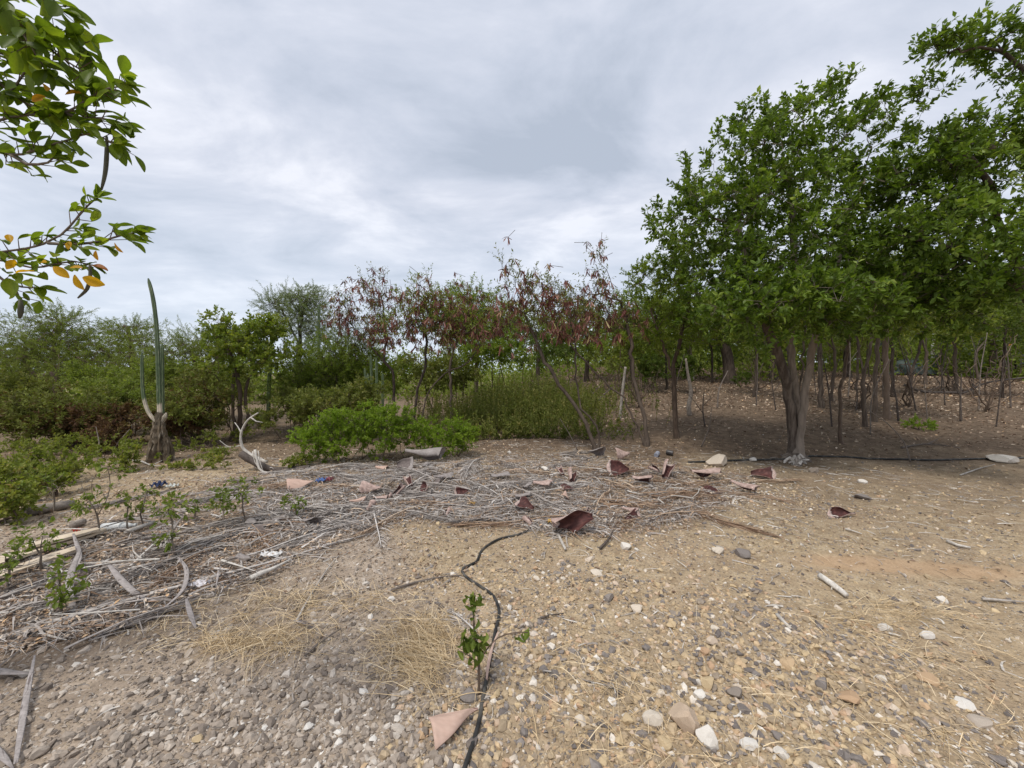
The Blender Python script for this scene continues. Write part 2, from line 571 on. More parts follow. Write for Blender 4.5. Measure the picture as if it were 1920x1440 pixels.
M['gravel_grey'] = rnd_mat('grey_gravel_stone', [(0, (0.17, 0.14, 0.118)), (0.4, (0.33, 0.275, 0.225)), (0.75, (0.48, 0.41, 0.34)), (1, (0.72, 0.68, 0.62))], 0.9, 0.15, 0.3, 45, 0.35)
M['hose'] = rnd_mat('black_hose_rubber', [(0, (0.018, 0.018, 0.018)), (0.6, (0.045, 0.044, 0.042)), (1, (0.12, 0.11, 0.095))], 0.6, 0.3, 0.5, 25, 0.05)
M['cactus'] = None


def cactus_mat():
    m, t = new_mat('ribbed_cactus_skin')
    at = N(t, 'ShaderNodeAttribute', attribute_name='rnd')
    tc = N(t, 'ShaderNodeTexCoord')
    n1 = N(t, 'ShaderNodeTexNoise')
    n1.inputs['Scale'].default_value = 9
    n1.inputs['Detail'].default_value = 5
    L(t, tc.outputs['Object'], n1.inputs['Vector'])
    # rnd: 0 valley .. 0.45 rib crest, 0.8+ corky bark
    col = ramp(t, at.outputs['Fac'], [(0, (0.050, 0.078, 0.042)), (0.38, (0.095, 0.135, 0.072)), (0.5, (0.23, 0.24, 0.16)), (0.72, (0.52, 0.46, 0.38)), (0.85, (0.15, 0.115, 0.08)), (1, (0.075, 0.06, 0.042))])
    k = ramp(t, n1.outputs[0], [(0.3, (0.7, 0.72, 0.7)), (0.7, (1.2, 1.15, 1.1))])
    col = mixc(t, 1.0, col, k, 'MULTIPLY')
    p = N(t, 'ShaderNodeBsdfPrincipled')
    p.inputs['Roughness'].default_value = 0.65
    p.inputs['Specular IOR Level'].default_value = 0.25
    L(t, col, p.inputs['Base Color'])
    out = N(t, 'ShaderNodeOutputMaterial')
    L(t, p.outputs[0], out.inputs[0])
    return m


M['cactus'] = cactus_mat()


def plain_mat(name, c, rough=0.7, var=0.25, scale=8):
    return rnd_mat(name, [(0, c), (1, c)], rough, 0.3, var, scale, 0.1)


# ------------------------------------------------------------------ the ground
def G2(px, py):
    p = G(px, py)
    return p[0], p[1]


SAND = [G2(1640, 1058), G2(1740, 1066), G2(1590, 1052), G2(1840, 1075)]


def zone_sand(x, y):
    z = 0
    for i, (sx, sy) in enumerate(SAND):
        z = z + np.exp(-((x - sx) / 0.42) ** 2 - ((y - sy) / 0.13) ** 2)
    return np.clip(z, 0, 1)


def zone_grey(x, y):
    # the greyer, chalkier soil on the left of the foreground
    e = x + 0.28 * (y - 2) + 0.9 * (vn(x, y, 0.8, 5) - 0.5)
    return sst(0.1, -0.9, e) * sst(5.2, 3.6, y)


PILE_PTS = [G2(*q) for q in ((540, 940), (660, 930), (780, 920), (900, 920), (1020, 920), (1140, 925), (1260, 925), (420, 990), (300, 1060), (180, 1110), (80, 1150))]


def zone_pile(x, y):
    z = 0
    for px_, py_ in PILE_PTS:
        z = z + np.exp(-((x - px_) / 0.75) ** 2 - ((y - py_) / 0.75) ** 2)
    return np.clip(z, 0, 1) * 0.75


def zone_litter_shade(x, y):
    return np.maximum(zone_pile(x, y), zone_floor_shade(x, y))


def zone_floor_shade(x, y):
    return np.maximum(zone_wood(x, y), 0.5 * sst(3.4, 5.4, y + 0.8 * (vn(x, y, 0.7, 6) - 0.5)) * sst(-1.0, 1.6, x))  # wood litter, plus tree shade painted onto the soil in front of it


def zone_wood(x, y):
    # brown leaf litter under the trees
    return sst(6.0, 8.0, y + 1.5 * (vn(x, y, 1.2, 6) - 0.5)) * (0.8 * sst(-34, -26, x) + 0.2 * sst(-4.5, 0.5, x + 1.5 * (vn(x, y, 1.4, 7) - 0.5)))


def build_ground():
    fr = np.linspace(math.radians(-66), math.radians(66), 430)
    bk = np.linspace(math.radians(66), math.radians(294), 56)[1:-1]
    an = np.concatenate([fr, bk])
    rr = np.concatenate([np.geomspace(0.25, 14, 270), np.geomspace(14, 900, 60)[1:]])
    A, R = np.meshgrid(an, rr)
    X, Y = np.sin(A) * R, np.cos(A) * R
    Z = h(X, Y)
    n, k = len(rr), len(an)
    V = np.stack([X, Y, Z], -1).reshape(-1, 3)
    i = np.arange(n - 1)[:, None] * k
    j = np.arange(k)[None, :]
    j2 = (j + 1) % k
    Q = np.stack([i + j, i + k + j, i + k + j2, i + j2], -1).reshape(-1, 4)
    mb = MB()
    c = np.array([[0, 0, float(h(0, 0))]])
    T = np.stack([np.full(k, n * k), np.arange(k), (np.arange(k) + 1) % k], -1)
    T = T[:, [0, 2, 1]] if True else T
    mb.add(np.vstack([V, c]), Q, T)

    m, t = new_mat('dry_stony_soil')
    tc = N(t, 'ShaderNodeTexCoord')
    def noise(scale, det=6, rough=0.6, dist=0.0):
        nn = N(t, 'ShaderNodeTexNoise')
        nn.inputs['Scale'].default_value = scale
        nn.inputs['Detail'].default_value = det
        nn.inputs['Roughness'].default_value = rough
        nn.inputs['Distortion'].default_value = dist
        L(t, tc.outputs['Object'], nn.inputs['Vector'])
        return nn.outputs[0]
    def att(nm):
        return N(t, 'ShaderNodeAttribute', attribute_name=nm).outputs['Fac']
    n_big, n_mid, n_fine = noise(0.9, 5), noise(7, 7, 0.65), noise(70, 6, 0.7)
    soil = ramp(t, n_mid, [(0.3, (0.25, 0.182, 0.112)), (0.5, (0.39, 0.30, 0.192)), (0.7, (0.53, 0.425, 0.285))])
    soil = mixc(t, math_node(t, 'MULTIPLY', ramp(t, n_big, [(0.4, (0, 0, 0)), (0.62, (1, 1, 1))]), 0.5), soil, (0.32, 0.235, 0.16))
    grey = ramp(t, n_mid, [(0.3, (0.25, 0.195, 0.148)), (0.55, (0.38, 0.305, 0.235)), (0.75, (0.50, 0.42, 0.335))])
    litter_shaded = ramp(t, n_mid, [(0.3, (0.075, 0.052, 0.036)), (0.55, (0.15, 0.107, 0.073)), (0.75, (0.26, 0.195, 0.138))])  # litter brown, deepened so the tree shade is part of the colour
    sand = ramp(t, n_mid, [(0.3, (0.37, 0.25, 0.15)), (0.7, (0.47, 0.335, 0.215))])
    col = mixc(t, att('grey'), soil, grey)
    col = mixc(t, att('litter'), col, litter_shaded)  # this mask holds leaf litter and the painted tree shade together
    # small stones too small to build
    vor = N(t, 'ShaderNodeTexVoronoi')
    vor.inputs['Scale'].default_value = 62
    vor.inputs['Randomness'].default_value = 1
    L(t, tc.outputs['Object'], vor.inputs['Vector'])
    sepc = N(t, 'ShaderNodeSeparateColor')
    L(t, vor.outputs['Color'], sepc.inputs[0])
    st = ramp(t, sepc.outputs[0], [(0, (0.17, 0.14, 0.12)), (0.4, (0.36, 0.28, 0.19)), (0.75, (0.46, 0.37, 0.26)), (1, (0.70, 0.66, 0.60))])
    shp = ramp(t, vor.outputs['Distance'], [(0.25, (1, 1, 1)), (0.5, (0, 0, 0))])
    pick = ramp(t, math_node(t, 'ADD', sepc.outputs[1], math_node(t, 'MULTIPLY', math_node(t, 'SUBTRACT', n_mid, 0.5), 1.2)), [(0.36, (0, 0, 0)), (0.42, (1, 1, 1))])
    smask = math_node(t, 'MULTIPLY', shp, pick)
    nosand = math_node(t, 'SUBTRACT', 1.0, math_node(t, 'MULTIPLY', att('sand'), 0.95))
    nolit = math_node(t, 'SUBTRACT', 1.0, math_node(t, 'MULTIPLY', att('litter'), 0.8))
    smask = math_node(t, 'MULTIPLY', math_node(t, 'MULTIPLY', smask, nosand), nolit)
    col = mixc(t, math_node(t, 'MULTIPLY', smask, 0.75), col, st)
    col = mixc(t, att('sand'), col, sand)
    col = mixc(t, 1.0, col, ramp(t, n_fine, [(0.3, (0.72, 0.72, 0.72)), (0.7, (1.22, 1.22, 1.22))]), 'MULTIPLY')
    p = N(t, 'ShaderNodeBsdfPrincipled')
    p.inputs['Roughness'].default_value = 0.95
    p.inputs['Specular IOR Level'].default_value = 0.1
    L(t, col, p.inputs['Base Color'])
    hh = math_node(t, 'ADD', math_node(t, 'MULTIPLY', n_fine, 0.5), math_node(t, 'MULTIPLY', smask, 0.6))
    hh = math_node(t, 'ADD', hh, math_node(t, 'MULTIPLY', n_mid, 0.8))
    b = N(t, 'ShaderNodeBump')
    b.inputs['Strength'].default_value = 0.8
    b.inputs['Distance'].default_value = 0.012
    L(t, hh, b.inputs['Height'])
    L(t, b.outputs[0], p.inputs['Normal'])
    out = N(t, 'ShaderNodeOutputMaterial')
    L(t, p.outputs[0], out.inputs[0])
    me = mb.mesh('ground', m, smooth=True)
    co = np.vstack([V, c])
    for nm, fn in (('sand', zone_sand), ('grey', zone_grey), ('litter', zone_litter_shade)):
        at = me.attributes.new(nm, 'FLOAT', 'POINT')
        at.data.foreach_set('value', np.asarray(fn(co[:, 0], co[:, 1]), np.float32))
    obj('ground', me, kind='structure')


build_ground()

# ------------------------------------------------------------------ trees: skeleton, limbs, foliage
LEAF_ME = {}


def leaf_mesh(mat, tpl, rnd, curl=0.0):
    key = (mat.name, id(tpl), round(rnd, 2))
    if key not in LEAF_ME:
        mb = MB()
        tv, q, t = tpl
        V = np.stack([tv[:, 1], tv[:, 0], tv[:, 2]], -1)
        mb.add(V, q, t, a=rnd)
        LEAF_ME[key] = mb.mesh('leaf', mat)
    return LEAF_ME[key]


def frame_matrix(pos, D, U, Ln, W):
    D = nrm(D)
    S = nrm(np.cross(D, U))
    U2 = np.cross(S, D)
    m = Matrix.Identity(4)
    for i in range(3):
        m[i][0] = S[i] * W
        m[i][1] = D[i] * Ln
        m[i][2] = U2[i] * Ln
        m[i][3] = pos[i]
    return m


def skeleton(stems, targets, step=0.2, wob=0.03, sag=0.0):
    pos, par, isst = [], [], []
    for si, st in enumerate(stems):
        pts = resample(st, step * 0.8)
        pts[1:-1] += rng.normal(0, wob * 0.5, (max(0, len(pts) - 2), 3))
        if si == 0 or not pos:
            prev = -1
            k0 = 0
        else:
            arr = np.array(pos)
            dd = np.linalg.norm(arr - pts[0], axis=1)
            if dd.min() < 0.25:
                prev, k0 = int(dd.argmin()), 1
            else:
                prev, k0 = -1, 0
        for k in range(k0, len(pts)):
            pos.append(pts[k])
            par.append(prev)
            isst.append(si)
            prev = len(pos) - 1
    tips = []
    if len(targets):
        cap = len(pos) + len(targets) * 14 + 10
        arr = np.zeros((cap, 3))
        dirs = np.zeros((cap, 3))
        n = len(pos)
        arr[:n] = pos
        for i in range(n):
            dirs[i] = nrm(arr[i] - arr[par[i]]) if par[i] >= 0 else (0, 0, 1)
        c0 = np.mean(arr[:n], 0)
        low = arr[:n, 2].min() + 0.35 * (arr[:n, 2].max() - arr[:n, 2].min())
        dmin = np.linalg.norm(targets[:, None, :] - arr[None, :n, :], axis=2).min(1)
        order = np.argsort(dmin)
        blocked = np.zeros(cap, bool)
        blocked[:n] = arr[:n, 2] < low
        for ti in order:
            tg = targets[ti]
            v = tg - arr[:n]
            dist = np.linalg.norm(v, axis=1)
            cosv = (v * dirs[:n]).sum(1) / np.maximum(dist, 1e-6)
            cost = dist * (1 + 0.55 * (1 - cosv)) + blocked[:n] * 3.0
            a = int(cost.argmin())
            m = max(1, min(12, int(dist[a] / step)))
            p0, d0 = arr[a], dirs[a]
            c = p0 + d0 * dist[a] * 0.35 + np.array([0, 0, sag * dist[a]])
            prev = a
            for k in range(1, m + 1):
                t = k / m
                q = p0 * (1 - t) ** 2 + 2 * c * t * (1 - t) + tg * t * t
                if k < m:
                    q = q + rng.normal(0, wob, 3)
                arr[n] = q
                dirs[n] = nrm(q - arr[prev])
                pos.append(q)
                par.append(prev)
                isst.append(-1)
                prev = n
                n += 1
            tips.append((prev, ti))
    return np.array(pos), np.array(par), isst, tips


def chains(pos, par):
    n = len(pos)
    kids = [[] for _ in range(n)]
    w = np.zeros(n)
    for i in range(n):
        if par[i] >= 0:
            kids[par[i]].append(i)
    for i in range(n - 1, -1, -1):
        w[i] = max(1, sum(w[k] for k in kids[i]))
    out = []
    roots = [i for i in range(n) if par[i] < 0]
    stack = [(r, -1) for r in roots]
    while stack:
        s, p = stack.pop()
        ch = [p] if p >= 0 else []
        c = s
        while True:
            ch.append(c)
            if not kids[c]:
                break
            best = max(kids[c], key=lambda k: w[k])
            for k in kids[c]:
                if k != best:
                    stack.append((k, c))
            c = best
        out.append(ch)
    return out, w


def blob_points(blobs, shell=0.45):
    pts, cen = [], []
    for (c, r, n) in blobs:
        v = nrm(rng.normal(size=(n, 3)))
        rad = rng.random(n) ** shell
        pts.append(np.asarray(c) + v * rad[:, None] * np.asarray(r))
        cen.append(np.repeat(np.asarray(c)[None], n, 0))
    return np.vstack(pts), np.vstack(cen)


def bpx(px, py, d, rx, ry, rz, n):
    s = d / F
    return (P(px, py, d), (rx * s, rz, ry * s), n)


def make_tree(name, label, cat, base, stems, blobs, leaf, bark, r0=0.1, rtip=0.004, group=None, step=0.2, wob=0.03,
              ktw=4, nlf=14, twl=0.22, ll=(0.07, 0.10), lw=0.5, tpl=LEAF6, up=0.35, flat=0.7, parts=0, limb_px=6.0,
              pods=None, sag=0.0, shell=0.45, rose=0.8, droop=0.0, stem_r=None, trunk_name='trunk', min_z=0.08):
    """stems: list of world polylines; blobs: ellipsoids of foliage; leaf: material"""
    base = np.asarray(base, float)
    root = thing(name, label, cat, base, group)
    tg, cen = blob_points(blobs, shell) if blobs else (np.zeros((0, 3)), np.zeros((0, 3)))
    if len(tg):
        keep = tg[:, 2] > h(tg[:, 0], tg[:, 1]) + min_z
        tg, cen = tg[keep], cen[keep]
    pos, par, isst, tips = skeleton(stems, tg, step, wob, sag)
    chs, w = chains(pos, par)
    W = max(2.0, max(w))
    pw = math.log(r0 / rtip) / math.log(W)
    rad = rtip * np.power(w, pw)
    tw = MB()
    made = 0
    ntr = len([1 for s in set(isst) if s >= 0])
    for ci, ch in enumerate(chs):
        pts = pos[ch]
        rr = rad[ch].copy()
        if par[ch[0]] >= 0 or (len(ch) > 1 and par[ch[1]] == ch[0] and ch[0] != ch[1] and par[ch[0]] >= 0):
            pass
        if len(ch) > 1 and par[ch[1]] == ch[0] and not (par[ch[0]] < 0 and ch[0] in ch[:1] and isst[ch[0]] >= 0 and w[ch[0]] == max(w[ch])):
            rr[0] = rr[1]
        rooted = par[ch[0]] < 0 and isst[ch[0]] >= 0
        if rooted:
            zz = pts[:, 2] - pts[0, 2]
            rr = rr * (1 + 0.45 * np.exp(-zz / (2.2 * r0 + 0.02)))
            pts = np.vstack([pts[0] - np.array([0, 0, 0.12]), pts])
            rr = np.concatenate([[rr[0] * 1.12], rr])
        if len(pts) < 2:
            continue
        d = max(0.5, dep(pts[0]))
        wpx = 2 * rr.max() * F / d
        if len(pts) == 2:
            pts = np.vstack([pts[0], pts.mean(0), pts[1]])
            rr = np.array([rr[0], rr.mean(), rr[1]])
        sides = 9 if wpx > 18 else (6 if wpx > 5 else 3)
        prof = None
        if sides == 9:
            prof = 1 + rng.normal(0, 0.10, 9)
        V, Q, T = tube(pts, rr, sides, cap=(sides > 3), prof=prof)
        if rooted or (wpx > limb_px):
            mb = MB()
            mb.add(V, Q, T, a=rng.random())
            obj(trunk_name if rooted else 'limb', mb.mesh('wood', bark, base, smooth=True), root)
        else:
            tw.add(V, Q, T, a=rng.random())
    # foliage
    if leaf is not None and len(tg):
        n = len(tg)
        k = ktw
        outd = nrm(tg - cen + 1e-6)
        td = nrm(outd[:, None, :] * 0.7 + rng.normal(0, 0.75, (n, k, 3)) + np.array([0, 0, up]))
        tl = twl * rng.uniform(0.5, 1.25, (n, k, 1))
        a0 = np.repeat(tg[:, None, :], k, 1) + rng.normal(0, 0.02, (n, k, 3))
        b0 = a0 + td * tl
        sticks(tw, a0.reshape(-1, 3), b0.reshape(-1, 3), rtip * 0.8, rtip * 0.35, rng.random(n * k))
        s = np.linspace(0.25, 1.0, nlf)[None, None, :, None]
        lp = a0[:, :, None, :] + (b0 - a0)[:, :, None, :] * s
        ax = td[:, :, None, :]
        rd = rng.normal(size=(n, k, nlf, 3))
        rd = rd - ax * (rd * ax).sum(-1, keepdims=True)
        rd = nrm(rd)
        ld = nrm(ax * 0.55 + rd * rose + np.array([0, 0, -droop]))
        un = nrm(rng.normal(0, flat, (n, k, nlf, 3)) + np.array([0, 0, 1.0]))
        lls = rng.uniform(ll[0], ll[1], (n, k, nlf))
        aa = 0.45 * rng.random((n, k, nlf)) + 0.25 * rng.random((n, k, 1)) + 0.30 * rng.random((n, 1, 1))
        lp, ld, un, lls, aa = lp.reshape(-1, 3), ld.reshape(-1, 3), un.reshape(-1, 3), lls.ravel(), aa.ravel()
        lw_ = lls * lw * rng.uniform(0.8, 1.2, len(lls))
        ok = lp[:, 2] > h(lp[:, 0], lp[:, 1]) + 0.015
        lp, ld, un, lls, aa, lw_ = lp[ok], ld[ok], un[ok], lls[ok], aa[ok], lw_[ok]
        if parts and len(lp):
            dd = np.linalg.norm(lp - CAMP, axis=1)
            size = lls / dd
            idx = np.argsort(-size)[:parts]
            for i in idx:
                me = leaf_mesh(leaf, tpl, math.floor(aa[i] * 8) / 8 + 0.06)
                o = bpy.data.objects.new('leaf', me)
                C.objects.link(o)
                o.parent = root
                o.matrix_local = frame_matrix(lp[i] - base, ld[i], un[i], lls[i], lw_[i])
            msk = np.ones(len(lp), bool)
            msk[idx] = False
            lp, ld, un, lls, aa, lw_ = lp[msk], ld[msk], un[msk], lls[msk], aa[msk], lw_[msk]
        if len(lp):
            cr = MB()
            leaves(cr, LEAF4 if tpl is LEAF6 else tpl, lp, ld, un, lls, lw_, aa)
            obj('crown', cr.mesh('crown', leaf, base), root)
    if pods is not None and len(tg):
        frac, npod, pl = pods
        sel = tg[rng.random(len(tg)) < frac]
        pm = MB()
        for rep in range(2):
            c0 = sel + rng.normal(0, 0.16, sel.shape)
            c = np.repeat(c0, npod, 0)
            D = nrm(rng.normal(0, 0.42, c.shape) + np.array([0, 0, -1.0]))
            U = rng.normal(size=c.shape)
            ln = rng.uniform(pl[0], pl[1], len(c))
            leaves(pm, POD, c + rng.normal(0, 0.02, c.shape), D, U, ln, ln * 0.17, rng.random(len(c)))
            sticks(tw, c0, c0 + rng.normal(0, 0.12, c0.shape), 0.004, 0.006, rng.random(len(c0)))
        obj('pod_cluster', pm.mesh('pods', M['pod'], base), root, kind='stuff')
    if tw.n:
        obj('twig_growth', tw.mesh('twigs', bark, base), root, kind='stuff')
    return root


def stem(bpt, pts):
    """bpt world base; pts = [(px, py, depth offset)]"""
    d0 = dep(bpt)
    return [np.asarray(bpt)] + [P(px, py, d0 + dd) for px, py, dd in pts]


# --- the big broad-leaved tree on the right
b = G(1490, 862)
d = dep(b)
st = [stem(b, [(1486, 800, 0.05), (1476, 730, 0), (1452, 650, -0.1), (1420, 560, -0.3), (1385, 430, -0.5)]),
      stem(b + (0.02, 0.08, 0), [(1494, 800, 0.1), (1490, 720, 0.2), (1482, 640, 0.2), (1490, 500, 0.1), (1480, 330, 0.2)]),
      stem(b + (0.09, 0, 0), [(1503, 800, -0.05), (1512, 720, -0.1), (1528, 640, -0.2), (1560, 520, -0.4), (1600, 400, -0.3), (1630, 290, 0)]),
      stem(b + (0.06, 0.14, 0), [(1499, 790, 0.25), (1502, 700, 0.4), (1508, 620, 0.6), (1530, 450, 0.9), (1540, 300, 1.0)]),
      stem(b + (-0.07, 0.05, 0), [(1478, 790, 0.0), (1468, 735, 0.1), (1466, 690, 0.3), (1440, 600, 0.8), (1380, 500, 1.2)]),
      stem(P(1468, 735, d + 0.1), [(1500, 700, -0.45), (1545, 660, -0.6), (1590, 645, -0.7)])]
bl = [bpx(1500, 290, d, 125, 90, 1.4, 74), bpx(1395, 345, d, 110, 95, 1.4, 70), bpx(1600, 310, d, 100, 110, 1.4, 66),
      bpx(1315, 430, d, 85, 80, 1.2, 60), bpx(1460, 440, d - 0.3, 150, 100, 1.7, 100), bpx(1600, 440, d - 0.2, 120, 110, 1.6, 84),
      bpx(1430, 580, d - 1.2, 100, 60, 0.9, 62), bpx(1535, 575, d - 1.3, 95, 60, 0.9, 62), bpx(1640, 530, d - 0.9, 85, 75, 1.0, 60), bpx(1500, 500, d - 0.8, 120, 60, 0.9, 40),
      bpx(1360, 560, d - 0.3, 95, 65, 1.0, 56), bpx(1650, 205, d, 26, 36, 0.3, 8), bpx(1290, 350, d, 28, 30, 0.4, 7), bpx(1262, 425, d, 35, 28, 0.4, 8),
      bpx(1440, 225, d, 60, 36, 0.6, 16), bpx(1560, 205, d, 60, 36, 0.6, 16)]
make_tree('broadleaf_tree', 'large green broad-leaved tree with braided pale trunk beside the black pipe', 'tree', b, st, bl, M['leaf_main'], M['bark_grey'],
          r0=0.14, rtip=0.0035, ktw=4, nlf=15, twl=0.30, ll=(0.05, 0.118), lw=0.52, parts=300, limb_px=6, group='broad-leaved trees on the right')

# --- the tree whose crown hangs in from the right edge
b = np.array([P(2010, 720, 6.0)[0], 6.0, 0.0])
b[2] = float(h(b[0], b[1]))
d = 6.0
st = [[b, P(2005, 760, d), P(1985, 640, d), P(1925, 540, d), P(1880, 430, d), P(1850, 330, d - 0.2), P(1800, 290, d - 0.3)],
      [P(1985, 640, d), P(1990, 480, d + 0.2), P(1960, 320, d + 0.2), P(1930, 150, d), P(1860, 90, d), P(1800, 100, d)],
      [P(1985, 640, d), P(2060, 470, d + 0.4), P(2090, 260, d + 0.4), P(2060, 100, d + 0.4)],
      [P(1925, 540, d), P(1860, 500, d - 0.3), P(1790, 470, d - 0.3), P(1740, 430, d)]]
bl = [bpx(1795, 92, d, 65, 12, 0.3, 14), bpx(1880, 62, d, 60, 30, 0.4, 22), bpx(1915, 130, d, 40, 40, 0.5, 16),
      bpx(1870, 265, d, 95, 62, 1.0, 74), bpx(1765, 300, d, 65, 75, 0.8, 44), bpx(1735, 190, d, 22, 26, 0.2, 6),
      bpx(1850, 400, d, 110, 60, 1.0, 56), bpx(1750, 440, d - 0.2, 90, 75, 0.8, 56), bpx(1880, 530, d - 0.6, 100, 75, 0.9, 70), bpx(1740, 570, d, 70, 55, 0.8, 44),
      bpx(2060, 200, d + 0.5, 140, 150, 1.2, 40), bpx(2080, 440, d + 0.4, 140, 120, 1.2, 30), bpx(1720, 350, d + 0.3, 50, 70, 0.7, 32)]
make_tree('broadleaf_tree', 'dark green broad-leaved tree reaching in from the right edge, one branch against the sky', 'tree', b, st, bl, M['leaf_main'], M['bark_dark'],
          r0=0.13, rtip=0.0035, ktw=4, nlf=14, twl=0.28, ll=(0.05, 0.112), lw=0.5, parts=300, limb_px=6, group='broad-leaved trees on the right')

# --- lighter small-leaved tree left behind the big one
b = G(1318, 738)
d = 9.2
b = np.array([P(1270, 700, d)[0], d, 0])
b[2] = float(h(b[0], b[1]))
st = [[b, P(1262, 700, d), P(1280, 620, d), P(1300, 520, d)], [P(1262, 700, d), P(1230, 610, d), P(1205, 540, d)]]
bl = [bpx(1250, 535, d, 75, 60, 0.9, 80), bpx(1320, 485, d, 80, 65, 1.0, 70), bpx(1225, 605, d, 70, 50, 0.9, 70), bpx(1330, 605, d, 95, 50, 1.1, 70), bpx(1200, 520, d, 22, 24, 0.3, 10)]
make_tree('small_leaved_tree', 'lighter green small-leaved tree spreading left behind the big broad-leaved tree', 'tree', b, st, bl, M['leaf_light'], M['bark_thin'],
          r0=0.055, ktw=4, nlf=24, twl=0.28, ll=(0.04, 0.065), lw=0.55, tpl=LEAF4, limb_px=5, flat=0.8)

# --- thicket of thin trunks right of the big tree
th = [  # base px, py, list of stem points, crown blobs, label
    (1577, 832, [(1575, 760, 0), (1582, 690, 0.1), (1596, 600, 0.2)], [(1575, 760), (1560, 700), (1552, 640)], (1600, 560, 75, 60), M['bark_thin'], 'leaf_dark', 'thin forked tree just right of the braided trunk'),
    (1540, 765, [(1538, 690, 0), (1534, 600, 0)], [], (1540, 560, 80, 55), M['bark_grey'], 'leaf_yellowgreen', 'straight grey trunk standing behind the braided trunk'),
    (1622, 800, [(1617, 720, 0), (1610, 650, 0), (1590, 560, 0)], [(1617, 720), (1632, 650), (1640, 580)], (1640, 540, 70, 60), M['bark_dark'], 'leaf_dark', 'dark slanting trunk at the left of the close thicket group'),
    (1640, 790, [(1642, 700, 0), (1646, 620, 0), (1655, 540, 0)], [], (1690, 520, 75, 60), M['bark_dark'], 'leaf_yellowgreen', 'dark upright trunk in the middle of the close thicket group'),
    (1662, 785, [(1662, 700, 0), (1662, 610, 0), (1680, 540, 0)], [], (1720, 570, 80, 50), M['bark_thin'], 'leaf_yellowgreen', 'thickest brown trunk at the right of the close thicket group'),
    (1707, 742, [(1708, 700, 0), (1700, 670, 0), (1690, 600, 0)], [(1708, 700), (1722, 660), (1735, 600)], (1760, 580, 90, 50), M['bark_dark'], 'leaf_yellowgreen', 'small forked trunk beside the fallen dead branch'),
    (1806, 676, [(1806, 630, 0), (1800, 590, 0)], [], (1810, 580, 100, 40), M['bark_dark'], 'leaf_yellowgreen', 'thin black trunk in front of the red barrel'),
]
for (px, py, s1, s2, cb, bark, lf, lab) in th:
    b = G(px, py)
    d = dep(b)
    st = [stem(b, s1)]
    if s2:
        st.append([P(q[0], q[1], d) for q in s2])
    cx, cy, rx, ry = cb
    make_tree('thicket_tree', lab, 'tree', b, st, [bpx(cx, cy, d, rx * 1.2, ry * 1.15, 1.3, 90), bpx(cx - rx * 0.5, cy - 30, d + 1, rx * 0.9, ry * 0.8, 1.0, 40)], M[lf], bark, r0=(0.032 if d < 10 else 0.048) * (1.4 if 'thickest' in lab or 'straight' in lab else 1), ktw=4, nlf=14, twl=0.3,
              ll=(0.07, 0.12), lw=0.65, tpl=TRI1, limb_px=7, group='thin trees of the right thicket', up=0.2)

rs = np.random.default_rng(77)
for i, (px, d) in enumerate([(1185, 19), (1250, 17), (1335, 20), (1395, 24), (1415, 15), (1480, 19), (1515, 24), (1560, 14), (1605, 17), (1630, 22), (1675, 15), (1735, 19), (1765, 23), (1795, 16), (1835, 21), (1880, 15), (1905, 22)]):
    b = P(px, 700, d)
    b[2] = float(h(b[0], b[1]))
    tx = px + rs.normal(0, 14)
    mid_ = P(px + rs.normal(0, 6), 660, d)
    mid_[2] = max(mid_[2], b[2] + 0.6)
    st = [[b, mid_, P(tx, 600, d)], [mid_, P(tx + rs.choice([-1, 1]) * rs.uniform(15, 40), 590, d)]]
    side = 'left of' if px < 1490 else 'right of'
    make_tree('thicket_tree', ['thin dark background stem', 'slender brown background stem', 'fine leaning background stem'][i % 3] + ' in the shade ' + side + ' the braided trunk', 'tree', b, st,
              [bpx(tx, 598, d, 60, 42, 1.4, 46)], M[['leaf_dark', 'leaf_yellowgreen', 'leaf_light'][i % 3]], M['bark_dark'], r0=rs.uniform(0.035, 0.07), ktw=4, nlf=12, twl=0.45,
              ll=(0.10, 0.17), lw=0.65, tpl=TRI1, limb_px=9, step=0.3, group='background stems in the shade', up=0.1)
for i, (px, d, w) in enumerate([(1700, 13, 40), (1850, 12, 45), (1780, 17, 45), (1610, 12.5, 30), (1890, 18, 50), (1650, 20, 40), (1200, 13, 28), (1420, 17, 40)]):
    b = P(px, 720, d)
    b[2] = float(h(b[0], b[1]))
    st = []
    for k in range(7):
        e = b + np.array([rs.normal(0, 0.5), rs.normal(0, 0.4), rs.uniform(0.7, 2.2)]) * (w / 40)
        st.append([b + rs.normal(0, 0.05, 3) * (1, 1, 0), 0.5 * (b + e) + rs.normal(0, 0.12, 3), e])
    make_tree('bare_shrub', 'leafless tangled brown shrub on the litter ' + ['in front of the close thicket group', 'near the right edge', 'before the hanging orange red cloth', 'right beside the forked thin tree', 'before the fence at the right edge', 'behind the close thicket group', 'behind the fanning trunks', 'left behind the braided trunk'][i], 'shrub', b, st,
              [(b + np.array([0, 0, 0.9 * w / 40]), (0.8 * w / 40, 0.6, 0.7 * w / 40), 34)], None, M['bark_thin'], r0=0.036, rtip=0.009, step=0.15, wob=0.05, limb_px=4, group='bare shrubs under the trees', trunk_name='stem')

